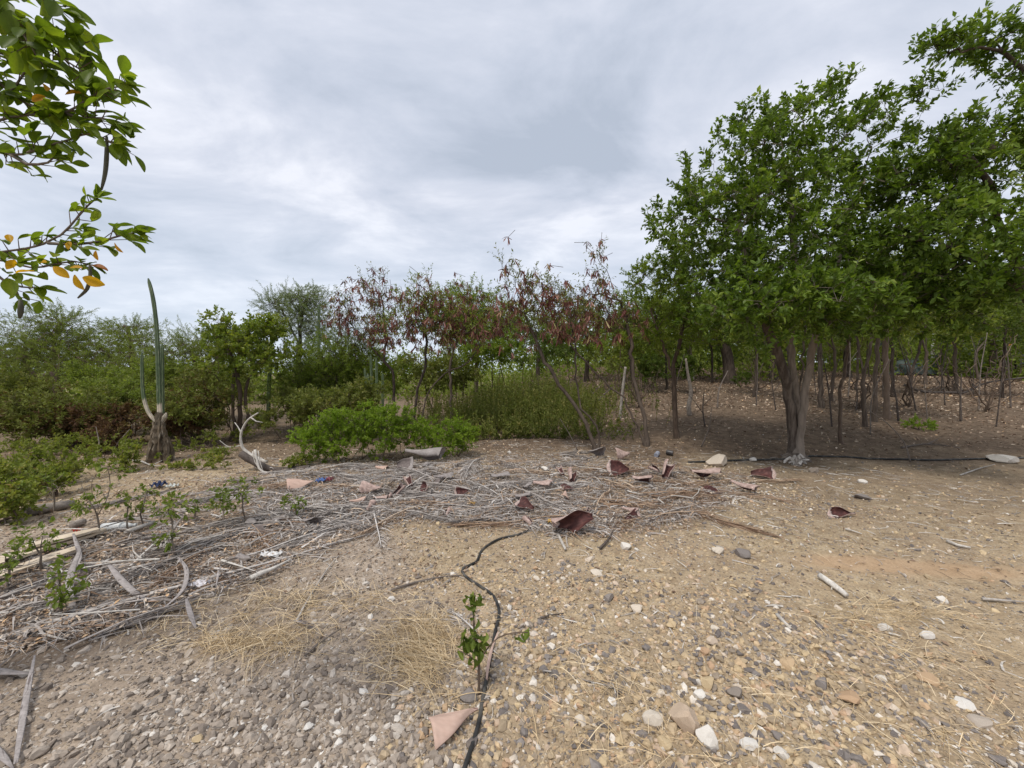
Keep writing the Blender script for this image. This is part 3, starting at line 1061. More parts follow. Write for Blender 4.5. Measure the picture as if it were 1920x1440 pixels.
# --- trees in the middle distance behind the litter floor
mid = [
    (1368, 718, [(1366, 680, 0), (1360, 650, 0)], (1370, 590, 110, 55), 'bark_dark', 'leaf_dark', 0.24, 'dark stout trunk with a leaning prop in the shade behind the litter floor', [(1420, 718), (1395, 690), (1372, 665)]),
    (1296, 712, [(1298, 690, 0), (1292, 655, 0)], (1270, 600, 90, 45), 'bark_pale', 'leaf_yellowgreen', 0.11, 'slim pale trunk rising from a stump behind the litter floor', None),
    (1215, 708, [(1213, 680, 0), (1218, 650, 0)], (1215, 590, 90, 50), 'bark_dark', 'leaf_light', 0.11, 'thin dark tree behind the leaning stake', None),
    (1450, 712, [(1448, 680, 0), (1450, 650, 0)], (1450, 600, 100, 50), 'bark_dark', 'leaf_dark', 0.15, 'dark trunk seen just left of the braided trunk', None),
    (1010, 735, [(1008, 700, 0), (1012, 660, 0)], (1010, 610, 80, 45), 'bark_dark', 'leaf_light', 0.12, 'rounded green tree behind the weed thicket', None),
    (895, 748, [(893, 710, 0), (896, 670, 0)], (910, 600, 65, 55), 'bark_dark', 'leaf_yellowgreen', 0.12, 'upright green tree between the two red-podded groups', None),
    (1100, 715, [(1100, 690, 0), (1104, 665, 0)], (1120, 610, 80, 45), 'bark_dark', 'leaf_yellowgreen', 0.12, 'yellow green tree behind the curved red-podded trunk', None),
    (1590, 706, [(1588, 680, 0), (1590, 640, 0)], (1580, 590, 110, 50), 'bark_dark', 'leaf_yellowgreen', 0.15, 'distant yellow green tree behind the close thicket group', None),
    (1860, 690, [(1862, 650, 0), (1855, 610, 0)], (1860, 570, 110, 45), 'bark_dark', 'leaf_yellowgreen', 0.14, 'distant tree standing before the orange post', None),
]
for (px, py, s1, cb, bark, lf, r0, lab, extra) in mid:
    b = G(px, py)
    d = min(dep(b), 22)
    b = np.array([P(px, py, d)[0], P(px, py, d)[1], 0])
    b[2] = float(h(b[0], b[1]))
    st = [stem(b, s1)]
    if extra:
        e0 = G(*extra[0])
        st.append([e0] + [P(q[0], q[1], d) for q in extra[1:]])
    cx, cy, rx, ry = cb
    make_tree('woodland_tree', lab, 'tree', b, st, [bpx(cx, cy, d, rx, ry, 2.0, 70), bpx(cx + rx * 0.4, cy + 12, d - 1, rx * 0.7, ry * 0.8, 1.5, 30)], M[lf], M[bark], r0=r0, rtip=0.006, ktw=4, nlf=14, twl=0.5,
              ll=(0.11, 0.18), lw=0.65, tpl=TRI1, limb_px=7, step=0.35, group='trees behind the litter floor', up=0.2)

# --- red-podded trees
def pod_tree(label, b, st, bl, lf='leaf_weed', nlf=7, podf=0.62, r0=0.038, npod=8, bark='bark_dark'):
    bl = [(c, r, int(n * 1.7)) for c, r, n in bl]
    make_tree('podded_tree', label, 'tree', b, st, bl, M[lf], M[bark], r0=r0, rtip=0.0035, ktw=3, nlf=nlf, twl=0.3, ll=(0.05, 0.09), lw=0.35, tpl=LEAF4,
              pods=(podf, npod, (0.10, 0.17)), limb_px=5, group='trees hung with red-brown pods', wob=0.035, up=0.6, shell=0.6)


b = G(1118, 846)
d = dep(b)
st = [stem(b, [(1098, 795, 0), (1083, 768, 0.05), (1058, 735, 0.1), (1028, 690, 0.1), (1010, 650, 0.2), (985, 590, 0.2), (965, 520, 0.2)]),
      stem(b + (0.10, 0.02, 0), [(1118, 800, 0.0), (1090, 765, 0.1), (1083, 740, 0.2), (1078, 690, 0.3), (1078, 640, 0.3), (1060, 560, 0.3)]),
      [P(1010, 650, d + 0.2), P(1000, 600, d + 0.4), P(1010, 540, d + 0.5)]]
bl = [bpx(980, 550, d, 50, 42, 0.5, 16), bpx(1030, 570, d, 65, 42, 0.7, 22), bpx(1050, 612, d, 65, 28, 0.6, 18), bpx(955, 605, d + 0.2, 45, 30, 0.5, 11), bpx(945, 500, d, 18, 14, 0.2, 3)]
pod_tree('curved double trunk leaning left with a loose red-podded crown beside the debris', b, st, bl, r0=0.048, nlf=5)
b = G(1212, 836)
d = dep(b)
st = [stem(b, [(1195, 800, 0), (1168, 748, 0.05), (1130, 715, 0.1), (1100, 682, 0.2), (1075, 655, 0.3), (1050, 650, 0.4)]),
      stem(b, [(1213, 800, 0.0), (1198, 750, 0.1), (1186, 690, 0.2), (1180, 620, 0.2), (1150, 540, 0.2), (1118, 470, 0.3), (1125, 448, 0.3)]),
      stem(b + (0.06, 0, 0), [(1222, 790, 0.0), (1226, 740, 0.1), (1236, 690, 0.2)])]
bl = [bpx(1110, 560, d, 65, 45, 0.7, 26), bpx(1135, 605, d, 60, 30, 0.6, 20), bpx(1120, 478, d, 10, 30, 0.15, 3), bpx(1075, 590, d + 0.3, 50, 35, 0.5, 16), bpx(1180, 595, d, 40, 35, 0.5, 9)]
pod_tree('red-podded tree whose trunks fan out from one point right of the debris', b, st, bl, r0=0.050, nlf=5)
b = G(738, 756)
d = min(dep(b), 11)
b = P(738, 756, d); b[2] = float(h(b[0], b[1]))
st = [stem(b, [(738, 720, 0), (735, 695, 0), (720, 680, 0), (690, 640, 0), (650, 600, 0)]), [P(735, 695, d), P(765, 678, d), P(810, 668, d + 0.2)], [P(720, 680, d), P(722, 620, d), P(715, 550, d)],
      [P(720, 680, d), P(660, 672, d - 0.2), P(620, 640, d - 0.3)]]
bl = [bpx(705, 555, d, 55, 45, 0.8, 34), bpx(640, 600, d, 45, 35, 0.7, 26), bpx(690, 620, d, 70, 30, 0.8, 26), bpx(735, 590, d, 50, 40, 0.7, 24), bpx(640, 560, d, 25, 20, 0.3, 5)]
pod_tree('leftmost red-podded tree with nearly bare crown against the sky', b, st, bl, nlf=4)
b = P(772, 772, 9.6); b[2] = float(h(b[0], b[1]))
d = 9.6
st = [stem(b, [(783, 730, 0), (797, 690, 0), (800, 640, 0), (790, 580, 0)]), stem(b + (0.15, 0, 0), [(800, 745, 0), (835, 702, 0), (872, 682, 0), (900, 650, 0)]),
      [P(797, 690, d), P(760, 660, d), P(740, 630, d)]]
bl = [bpx(800, 560, d, 60, 38, 0.8, 36), bpx(840, 600, d, 65, 45, 0.9, 46), bpx(770, 620, d, 60, 35, 0.8, 30), bpx(880, 620, d, 50, 35, 0.6, 26)]
pod_tree('red-podded tree with two slanting trunks behind the bright green bush', b, st, bl, 'leaf_yellowgreen', 8)
b = P(846, 752, 11.5); b[2] = float(h(b[0], b[1]))
d = 11.5
st = [stem(b, [(846, 715, 0), (844, 685, 0), (860, 620, 0)])]
bl = [bpx(880, 570, d, 55, 40, 0.9, 50), bpx(930, 605, d, 55, 35, 0.9, 40), bpx(850, 610, d, 50, 40, 0.8, 34)]
pod_tree('leafier red-podded tree with one short upright trunk left of the weed thicket', b, st, bl, 'leaf_light', 12, 0.5)

# --- left background: thorn trees with wispy crowns, yellow-green tree, grey-green tree
def wispy(label, px, d, blobs, lf='leaf_acacia', r0=0.12, bark='bark_thin', name='thorn_tree', nlf=46, ll=(0.04, 0.07), group='wispy thorn trees on the left', lean=0):
    b = P(px, 760, d)
    b[2] = float(h(b[0], b[1]))
    cx, cy = blobs[0][0], blobs[0][1]
    st = [[b, P(px + (cx - px) * 0.3 + lean, 740, d), P(px + (cx - px) * 0.6, cy + 60, d), P(cx, cy + 10, d)]]
    for q in blobs[1:]:
        st.append([st[0][2], P(0.5 * (cx + q[0]), q[1] + 35, d + 0.2), P(q[0], q[1], d + 0.2)])
    bl = [bpx(q[0], q[1], d, q[2], q[3], q[4] if len(q) > 4 else 1.3, int(1.75 * (q[5] if len(q) > 5 else 60))) for q in blobs]
    make_tree(name, label, 'tree', b, st, bl, M[lf], M[bark], r0=r0, rtip=0.005, ktw=4, nlf=nlf, twl=0.55, ll=ll, lw=0.34, tpl=TRI1, step=0.35, wob=0.05,
              limb_px=6, group=group, up=0.1, shell=0.6, flat=0.5)


wispy('broad wispy thorn tree at the far left under the hanging leaves', 110, 13, [(100, 640, 95, 50, 1.6, 90), (40, 670, 80, 45, 1.5, 60), (160, 680, 80, 45, 1.4, 60), (110, 605, 60, 22, 0.8, 24)])
wispy('low wispy thorn tree behind the tallest cactus', 250, 16, [(250, 640, 70, 35, 1.6, 70), (215, 690, 70, 45, 1.4, 50), (240, 612, 40, 14, 0.8, 16)])
wispy('flat-topped thorn tree between the tall cactus and the yellow green tree', 400, 13, [(360, 655, 75, 30, 1.4, 70), (320, 690, 60, 40, 1.2, 40), (420, 660, 40, 30, 1.0, 30)], lean=20, r0=0.15)
wispy('sparse grey green thorn tree rising highest on the left', 560, 15, [(560, 590, 62, 45, 1.4, 80), (525, 575, 42, 26, 0.9, 30), (575, 558, 36, 20, 0.8, 26), (590, 640, 45, 40, 1.0, 40)], 'leaf_grey', 0.10, 'bark_dark', nlf=44)
wispy('dense low thorn tree below the grey green one', 640, 11.5, [(610, 690, 70, 40, 1.2, 80), (660, 660, 55, 40, 1.0, 50), (560, 720, 50, 35, 1.0, 40), (630, 730, 70, 30, 1.0, 36)], 'leaf_light', 0.1, 'bark_dark', nlf=46)
wispy('low thorn tree at the far left edge over the brown scrub', 20, 16, [(20, 700, 90, 40, 1.8, 70), (-60, 660, 80, 50, 1.6, 40)])

b = P(440, 790, 10.0); b[2] = float(h(b[0], b[1])); d = 10
st = [stem(b, [(436, 740, 0), (440, 690, 0), (450, 640, 0)]), stem(b + (0.12, 0, 0), [(450, 740, 0), (444, 700, 0), (420, 640, 0), (408, 600, 0)]), stem(b + (0.25, 0.1, 0), [(462, 730, 0), (480, 690, 0), (490, 640, 0)]),
      stem(b + (-0.1, 0, 0), [(425, 745, 0), (405, 705, -0.2), (375, 680, -0.3)])]
bl = [bpx(460, 640, d, 65, 40, 1.0, 70), bpx(500, 620, d, 35, 20, 0.6, 22), bpx(408, 602, d, 14, 10, 0.2, 6), bpx(430, 620, d, 30, 18, 0.4, 14), bpx(510, 670, d, 55, 40, 0.9, 40), bpx(430, 680, d, 50, 30, 0.8, 30)]
make_tree('yellow_green_tree', 'yellow green tree with several thin trunks right of the tall cactus', 'tree', b, st, bl, M['leaf_yellowgreen'], M['bark_thin'], r0=0.09, ktw=4, nlf=16, twl=0.25, ll=(0.06, 0.095), lw=0.6, tpl=LEAF4, limb_px=4)

# far scrub that reads as one mass
def far_scrub():
    mb = MB()
    n = 80000
    an = rng.uniform(-1.15, 0.62, n)
    r = rng.uniform(24, 46, n)
    far = np.arange(n) > 50000
    an = np.where(far, rng.uniform(0.25, 1.1, n), an)
    r = np.where(far, rng.uniform(33, 40, n), r)
    x, y = np.sin(an) * r, np.cos(an) * r
    ht = np.where(far, 2.4, 1.6) + 1.7 * vn(x, y, 3.0, 8) * vn(x, y, 7.0, 9) * 1.6
    z = h(x, y) + rng.random(n) ** 1.15 * ht - 0.05
    pos = np.stack([x, y, z], -1)
    D = rng.normal(size=(n, 3))
    U = rng.normal(0, 0.6, (n, 3)) + (0, 0, 1)
    ln = rng.uniform(0.14, 0.28, n)
    leaves(mb, LEAF4, pos, D, U, ln, ln * 0.75, np.clip(vn(x, y, 2.5, 4) * 0.8 + rng.random(n) * 0.3, 0, 1))
    obj('distant_woods', mb.mesh('distant_woods', M['leaf_acacia']), kind='stuff', label='distant green scrub closing the view behind the trees')


far_scrub()

# ------------------------------------------------------------------ bushes, brush mounds, saplings
def bush(label, px, py, blobs, lf, bark='bark_thin', name='bush', group=None, d=None, nst=7, r0=0.012, rough=False, **kw):
    b = G(px, py)
    if d:
        b = P(px, py, d)
        b[2] = float(h(b[0], b[1]))
    dd = dep(b)
    bl = [bpx(q[0], q[1], dd + (q[5] if len(q) > 5 else 0), q[2], q[3], q[2] * dd / F * 0.9, q[4]) for q in blobs]
    st = []
    for i in range(nst):
        c, r, n = bl[i % len(bl)]
        g = np.asarray(c) + rng.normal(0, 0.35, 3) * np.asarray(r)
        g[2] = float(h(g[0], g[1]))
        top = np.asarray(c) + rng.normal(0, 0.3, 3) * np.asarray(r)
        st.append([g, 0.5 * (g + top) + rng.normal(0, 0.03, 3), top])
    if rough:
        nb = []
        for c, r, n in bl:
            for _ in range(4):
                nb.append((np.asarray(c) + rng.normal(0, 0.55, 3) * np.asarray(r) * (1, 1, 0.7), np.asarray(r) * rng.uniform(0.35, 0.7), n // 4))
        bl = nb
    args = dict(ktw=4, nlf=18, twl=0.16, ll=(0.035, 0.06), lw=0.42, tpl=LEAF4, step=0.12, limb_px=4, up=0.5, flat=0.7, rtip=0.0025, trunk_name='stem', min_z=0.03)
    args.update(kw)
    return make_tree(name, label, 'bush', b, st, bl, M[lf], M[bark], r0=r0, group=group, **args)


g_b = 'bright green bushes behind the debris'
bush('bright green bush, largest of the clump, its left half', 620, 868, [(620, 822, 60, 42, 70), (590, 840, 35, 28, 28), (650, 800, 50, 32, 34)], 'leaf_bush', group=g_b)
bush('bright green bush in the middle of the clump with white-tipped sprigs on top', 720, 862, [(715, 812, 62, 44, 76), (690, 780, 40, 20, 20), (745, 790, 40, 26, 24), (725, 762, 12, 14, 4)], 'leaf_bush', group=g_b)
bush('bright green bush, lowest of the clump, at its right end', 830, 858, [(830, 822, 50, 34, 60), (790, 812, 35, 32, 30), (866, 815, 26, 28, 20)], 'leaf_bush', group=g_b)
g_m = 'green shrubs filling the middle distance'
for lab, px, d, bl, lf in [
    ('green shrub behind the leftmost red-podded trunk', 690, 13.0, [(690, 700, 70, 40, 90), (640, 710, 50, 34, 50)], 'leaf_light'),
    ('olive shrub behind the two slanting trunks', 800, 14.0, [(800, 695, 70, 38, 90), (850, 700, 40, 30, 40)], 'leaf_weed'),
    ('green shrub behind the short upright trunk', 890, 15.0, [(890, 665, 60, 40, 80), (930, 650, 50, 34, 60)], 'leaf_light'),
    ('dense green shrub behind the curved double trunk', 1000, 17.0, [(1000, 650, 80, 40, 100), (1060, 640, 60, 34, 60)], 'leaf_dark'),
    ('yellow green shrub at the back behind the fanning trunks', 1150, 17.0, [(1150, 645, 80, 42, 100), (1210, 640, 60, 34, 60)], 'leaf_yellowgreen'),
    ('dark shrub deep in the shade behind the pale trunk', 1290, 22.0, [(1290, 650, 100, 40, 130)], 'leaf_dark'),
    ('weedy shrub at the back right of the weed thicket', 1200, 21.0, [(1190, 665, 80, 34, 110)], 'leaf_weed'),
    ('dark shrub deep in the shade left of the braided trunk', 1420, 24.0, [(1420, 652, 90, 36, 120)], 'leaf_dark'),
    ('green shrub at the back seen left of the dark tarpaulin heap', 1660, 27.5, [(1650, 650, 70, 34, 110)], 'leaf_weed'),
    ('dark green shrub at the back between the braided trunk and the thicket group', 1530, 27.0, [(1530, 650, 90, 34, 120)], 'leaf_dark'),
    ('brownish shrub at the back behind the thicket group', 1580, 23.0, [(1580, 645, 90, 30, 90)], 'leaf_weed')]:
    bush(lab, px, 760, bl, lf, group=g_m, name='shrub', d=d, ktw=4, nlf=14, twl=0.38, ll=(0.09, 0.15), lw=0.6, r0=0.025, limb_px=9, tpl=TRI1, step=0.25)
for lab, px, d, bl, lf in [
    ('tall yellow green tree beyond the netted fence, left one', 1650, 31.0, [(1650, 585, 100, 50, 90), (1600, 560, 70, 40, 50)], 'leaf_yellowgreen'),
    ('tall green tree beyond the netted fence, middle one', 1780, 31.0, [(1780, 580, 100, 55, 90), (1740, 550, 70, 40, 50)], 'leaf_light'),
    ('tall green tree beyond the netted fence, right one', 1900, 31.0, [(1900, 575, 100, 60, 90), (1960, 560, 90, 60, 60)], 'leaf_dark')]:
    bb_ = P(px, 700, d)
    bb_[2] = float(h(bb_[0], bb_[1]))
    make_tree('background_tree', lab, 'tree', bb_, [[bb_, P(px, 640, d), P(px, 590, d)]], [bpx(q[0], q[1] + k, d, q[2], q[3], 2.5, q[4]) for q in bl for k in (0, 65)], M[lf], M['bark_dark'], r0=0.16, rtip=0.008,
              ktw=4, nlf=16, twl=0.8, ll=(0.24, 0.38), lw=0.6, tpl=TRI1, step=0.5, group='trees beyond the netted fence', up=0.2)
g_s = 'brown scrub mounds on the left'
for lab, px, py, bl, lf, d in [
    ('brown vine-covered scrub mound left of the cactus', 170, 832, [(160, 765, 85, 60, 90), (220, 790, 50, 45, 40), (110, 780, 50, 45, 40)], 'leaf_brush', 9.2),
    ('dark red-brown scrub behind the fallen grey branch', 370, 812, [(360, 770, 70, 45, 90), (420, 780, 40, 35, 30)], 'leaf_brush', 9.4),
    ('brownish green scrub at the far left edge', 20, 800, [(30, 735, 80, 40, 80), (-50, 745, 80, 50, 60)], 'leaf_weed', 12),
    ('mixed green scrub under the yellow green tree', 520, 800, [(520, 775, 60, 32, 60), (560, 760, 40, 30, 30)], 'leaf_weed', 9.6),
    ('rusty dead brown foliage heap left behind the cactus', 190, 835, [(200, 800, 40, 28, 44), (125, 795, 36, 20, 22)], 'leaf_rust', 8.6),
    ('rusty dead brown foliage heap right behind the cactus', 350, 820, [(350, 790, 40, 26, 44)], 'leaf_rust', 9.0),
    ('olive brown scrub between cactus and brown mound', 240, 800, [(235, 760, 50, 50, 60), (330, 790, 40, 26, 30)], 'leaf_weed', 10.2),
    ('dark brown tangle low behind the herbs at the left', 70, 830, [(70, 795, 70, 30, 60), (160, 805, 60, 22, 40)], 'leaf_brush', 9.0),
    ('dull green scrub below the thorn trees', 260, 770, [(270, 720, 80, 40, 80), (330, 730, 60, 35, 50), (190, 715, 60, 40, 50)], 'leaf_acacia', 11.5),
    ('olive scrub below the flat-topped thorn tree', 400, 760, [(400, 725, 70, 34, 70), (460, 735, 50, 30, 36)], 'leaf_weed', 11.5),
    ('dark green scrub behind the bright bushes', 640, 780, [(640, 755, 70, 28, 70), (700, 750, 50, 26, 40)], 'leaf_weed', 9.8)]:
    bush(lab, px, py, bl, lf, group=g_s, name='scrub_mound', d=d, rough=True, ktw=5, nlf=18, twl=0.3, ll=(0.055, 0.10), lw=0.65, tpl=TRI1, r0=0.02, step=0.2)
bush('dark shrub behind the litter floor left of the pale trunk', 1228, 712, [(1225, 688, 28, 24, 40)], 'leaf_dark', name='shrub', d=16, twl=0.3, ll=(0.08, 0.12), group='small dark shrubs in the shade')
bush('dark shrub behind the litter floor right of the pale trunk', 1283, 712, [(1280, 690, 22, 22, 36)], 'leaf_dark', name='shrub', d=16, twl=0.3, ll=(0.08, 0.12), group='small dark shrubs in the shade')
bush('small green plant on the litter beside the dark trunk', 1392, 718, [(1390, 710, 22, 8, 16)], 'leaf_dark', name='shrub', d=18, twl=0.2, ll=(0.07, 0.1), group='small dark shrubs in the shade')
bush('small green plant on the shaded ground right of the thicket', 1722, 805, [(1720, 797, 24, 9, 16), (1745, 800, 14, 6, 6)], 'leaf_bush', name='shrub', twl=0.12, ll=(0.03, 0.05))
g_h = 'low green herbs on the left'
for lab, px, py, bl in [
    ('bright low herb clump at the left edge', 30, 935, [(35, 905, 50, 26, 44), (80, 890, 40, 24, 30)]),
    ('wide herb clump behind the bleached branch', 120, 905, [(120, 880, 55, 24, 44), (60, 868, 40, 18, 24)]),
    ('herb clump with reddish tips beside the cactus foot', 215, 885, [(205, 862, 42, 24, 34), (235, 850, 24, 16, 12)]),
    ('herb clump below the brown scrub', 150, 850, [(140, 832, 60, 18, 40), (190, 835, 40, 16, 22)]),
    ('yellowish herb clump at the left edge in front', 10, 980, [(-5, 945, 45, 30, 36)]),
    ('thin herb clump right of the cactus foot', 370, 845, [(375, 832, 40, 14, 18), (330, 850, 22, 12, 10)]),
    ('sparse low herb tuft right of the white forked branch', 350, 880, [(350, 872, 26, 8, 12), (390, 866, 20, 8, 8)]),
    ('sparse herb tuft between cactus and bleached limb', 420, 860, [(420, 852, 26, 9, 10)]),
    ('low herb tuft at the left foot of the bright bushes', 560, 878, [(560, 868, 18, 9, 10)]),
    ('small herb tuft by the white fibre roots', 440, 830, [(440, 815, 22, 12, 12)])]:
    bush(lab, px, py, [(q[0], q[1], q[2] * 1.3, q[3] * 1.15, int(q[4] * 1.25)) for q in bl], 'leaf_herb', group=g_h, name='herb_clump', rough=True, twl=0.13, ll=(0.03, 0.055), lw=0.6, nlf=14, ktw=4)


def weeds():
    mb, sm = MB(), MB()
    n = 2600
    px = rng.normal(985, 85, n)
    dd = np.clip(rng.normal(13, 2.2, n), 9.2, 19)
    base = CAMP + dd[:, None] * (RT * ((px - 960) / F)[:, None] + FW)
    base[:, 2] = h(base[:, 0], base[:, 1])
    ok = vn(base[:, 0], base[:, 1], 1.6, 3) > 0.24
    base = base[ok]
    n = len(base)
    ht = rng.uniform(0.3, 1.2, n) * (0.5 + 0.8 * vn(base[:, 0], base[:, 1], 1.7, 4)) * np.clip((base[:, 1] - 8.2) / 3, 0.25, 1)
    top = base + np.stack([rng.normal(0, 0.12, n), rng.normal(0, 0.12, n), ht], -1)
    sticks(sm, base, top, 0.006, 0.003, rng.random(n))
    k = 22
    s = rng.uniform(0.15, 1, (n, k, 1))
    pos = (base[:, None] * (1 - s) + top[:, None] * s).reshape(-1, 3)
    D = rng.normal(0, 1, pos.shape) + (0, 0, 0.3)
    U = rng.normal(0, 0.6, pos.shape) + (0, 0, 1)
    ln = rng.uniform(0.05, 0.10, len(pos))
    leaves(mb, LEAF4, pos, D, U, ln, ln * 0.4, np.repeat(rng.random(n), k) * 0.5 + rng.random(n * k) * 0.5)
    o = obj('undergrowth', mb.mesh('undergrowth', M['leaf_weed']), kind='stuff', label='waist-high olive weeds between the podded trees')
    obj('stem_growth', sm.mesh('weed_stems', M['leaf_weed']), o, kind='stuff')


weeds()

# saplings
saps = [
    (185, 1012, [[(184, 985), (184, 965), (170, 945), (152, 908)], [(184, 965), (198, 940), (208, 905), (205, 890)], [(170, 945), (172, 900), (182, 888)]], [(160, 945, 14, 12, 5), (196, 930, 16, 12, 4), (210, 880, 18, 12, 5), (150, 955, 10, 8, 3)], 'Y-shaped sapling standing before the pale board'),
    (12, 985, [[(4, 950), (12, 930)], [(12, 930), (36, 915)]], [(18, 925, 22, 18, 8)], 'leaning sapling cut by the left edge'),
    (100, 962, [[(102, 930), (98, 900)]], [(100, 905, 20, 22, 8)], 'thin straight sapling behind the pale board'),
    (240, 1000, [[(238, 970), (240, 950)]], [(238, 945, 14, 14, 6)], 'slim sapling first right of the Y-shaped one'),
    (270, 992, [[(264, 965), (272, 935), (276, 912)]], [(270, 925, 12, 14, 5)], 'curved slim sapling second right of the Y-shaped one'),
    (325, 1048, [[(325, 1015), (322, 985), (315, 950)], [(322, 985), (330, 960)]], [(318, 962, 18, 14, 7), (325, 1005, 18, 10, 5), (330, 940, 14, 12, 4)], 'upright sapling with leaf tufts in two tiers'),
    (462, 988, [[(456, 960), (455, 935), (445, 915)], [(455, 935), (468, 915)]], [(450, 915, 34, 16, 16), (425, 940, 18, 12, 7)], 'leafy sapling with pale forked stem before the debris'),
    (420, 980, [[(418, 960), (414, 945)]], [(414, 948, 16, 10, 6)], 'small sapling leaning beside the pale forked one'),
    (365, 975, [[(366, 955), (362, 940)]], [(364, 942, 14, 9, 5)], 'short sapling right of the tiered one'),
    (555, 975, [[(556, 955), (552, 942)]], [(545, 942, 16, 8, 6), (570, 945, 10, 6, 3)], 'little sapling at the edge of the grey fronds'),
    (78, 1072, [[(74, 1040), (60, 1010)], [(74, 1040), (80, 1005)]], [(60, 1020, 30, 18, 9), (80, 1010, 14, 14, 4)], 'dark-stemmed sapling before the pale board'),
    (115, 1160, [[(114, 1120), (112, 1085)]], [(114, 1080, 18, 12, 6), (108, 1135, 22, 14, 6)], 'sapling with rounded leaf tufts by the curled grey strip'),
    (20, 1110, [[(14, 1070), (10, 1040)], [(14, 1070), (36, 1050)]], [(15, 1060, 26, 18, 9)], 'sapling at the left edge below the pale board'),
]
for (px, py, ss, cb, lab) in saps:
    b = G(px, py)
    d = dep(b)
    st = []
    for i, s in enumerate(ss):
        pl = [P(q[0], q[1], d + rng.normal(0, 0.04)) for q in s]
        if i == 0:
            pl = [b] + pl
        else:
            k = min(range(len(st[0])), key=lambda q: np.linalg.norm(st[0][q] - pl[0]))
            pl[0] = st[0][k]
        st.append(pl)
    bl = [bpx(q[0], q[1], d, q[2], q[3], q[2] * d / F, q[4]) for q in cb]
    make_tree('sapling', lab, 'sapling', b, st, bl, M['leaf_sapling'], M['bark_grey'], r0=0.008, rtip=0.0022, ktw=2, nlf=6, twl=0.08, ll=(0.028, 0.055), lw=0.58, step=0.08, wob=0.01,
              parts=40, limb_px=3, group='saplings among the dry debris on the left', trunk_name='stem', droop=0.25, min_z=0.02)

# dead standing sticks behind the saplings
for (px, py, tx, ty, lab) in [(182, 862, 180, 800, 'bare pale upright stick in the herbs left of the cactus'), (246, 838, 247, 795, 'bare thin upright stick close to the cactus'), (205, 850, 243, 805, 'bare slanting stick in the herbs by the cactus')]:
    b = G(px, py)
    e = P(tx, ty, dep(b))
    mb = MB()
    pts = resample([b - (0, 0, 0.05), 0.5 * (b + e) + rng.normal(0, 0.02, 3), e], 0.15)
    mb.add(*tube(pts, np.linspace(0.014, 0.006, len(pts)), 5), a=0.8)
    o = obj('dead_stick', mb.mesh('dead_stick', M['deadwood'], b), label=lab, cat='dead stick', loc=b)

# ------------------------------------------------------------------ cacti
def column(mb, pts, r, ribs=8, corky=(), step=0.07):
    pts = resample(pts, step)
    n = len(pts)
    s = np.linspace(0, 1, n)
    rr = r * (0.80 + 0.2 * np.minimum(1, s / 0.2)) * (1 - 0.3 * s)
    rr = rr * np.where(s > 0.93, np.sqrt(np.clip(1 - ((s - 0.93) / 0.075) ** 2, 0.02, 1)), 1)
    rr = rr * (1 + 0.03 * np.sin(np.arange(n) * 1.1))
    k = ribs * 2
    prof = np.where(np.arange(k) % 2 == 0, 1.0, 0.76)
    V, Q, T = tube(pts, rr, k, True, prof=prof)
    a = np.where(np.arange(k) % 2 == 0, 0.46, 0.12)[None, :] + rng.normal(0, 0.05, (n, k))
    for (lo, hi, val) in corky:
        a[(s >= lo) & (s <= hi)] = val + rng.normal(0, 0.06, (((s >= lo) & (s <= hi)).sum(), k))
    a = np.concatenate([np.clip(a, 0, 1).ravel(), [0.5, 0.5]])
    mb.add(V, Q, T, a=a)


def cactus(label, base, cols, r, group=None, extra=None, corky0=()):
    root = thing('column_cactus', label, 'cactus', base, group)
    for i, (pts, rr, ck) in enumerate(cols):
        mb = MB()
        column(mb, pts, rr, 8 if rr > 0.05 else 6, ck)
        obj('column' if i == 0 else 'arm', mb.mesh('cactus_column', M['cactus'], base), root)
    return root


b = G(297, 866)
d = dep(b)
q = lambda px, py, dd=0: P(px, py, d + dd)
root = cactus('tallest column cactus with bark-covered foot and one scarred pale patch', b, [
    ([q(300, 790), q(299, 760), q(297, 690), q(293, 610), q(287, 560), q(278, 522)], 0.043, [(0.0, 0.06, 0.9), (0.08, 0.115, 0.72)]),
    ([q(292, 790, -0.02), q(280, 776, -0.03), q(271, 752, -0.04), q(267, 720, -0.04), q(266, 660, -0.04)], 0.033, [(0.0, 0.30, 0.72)]),
    ([q(304, 785, 0.16), q(304, 740, 0.18), q(304, 690, 0.18), q(304, 645, 0.18)], 0.04, []),
    ([q(304, 790, 0), q(309, 782, 0), q(312, 774, 0)], 0.045, [(0, 1, 0.74)])], 0.06, 'column cacti')
mb = MB()
for (dx, r, top) in [(-0.10, 0.085, 792), (0.02, 0.10, 774), (0.13, 0.09, 795), (-0.03, 0.09, 782), (0.21, 0.06, 822), (-0.19, 0.055, 836), (0.07, 0.08, 786), (-0.14, 0.05, 815), (0.16, 0.05, 808)]:
    bb = b + np.array([dx * 1.1, rng.normal(0, 0.07), -0.08])
    tp = P(297 + dx * 60, top, d)
    pts = resample([bb, 0.5 * (bb + tp) + rng.normal(0, 0.02, 3), tp], 0.07)
    V, Q, T = tube(pts, 0.66 * r * (1 + rng.normal(0, 0.08, len(pts))) * np.linspace(1.15, 0.7, len(pts)), 11, True, prof=1 + rng.normal(0, 0.2, 11))
    V = V + rng.normal(0, 0.008, V.shape)
    mb.add(V, Q, T, a=np.clip(0.88 + rng.normal(0, 0.07, len(V)), 0, 1))
obj('corky_foot', mb.mesh('corky_foot', M['cactus'], b, smooth=False), root)
d = 11.5
b = P(503, 780, d); b[2] = float(h(b[0], b[1]))
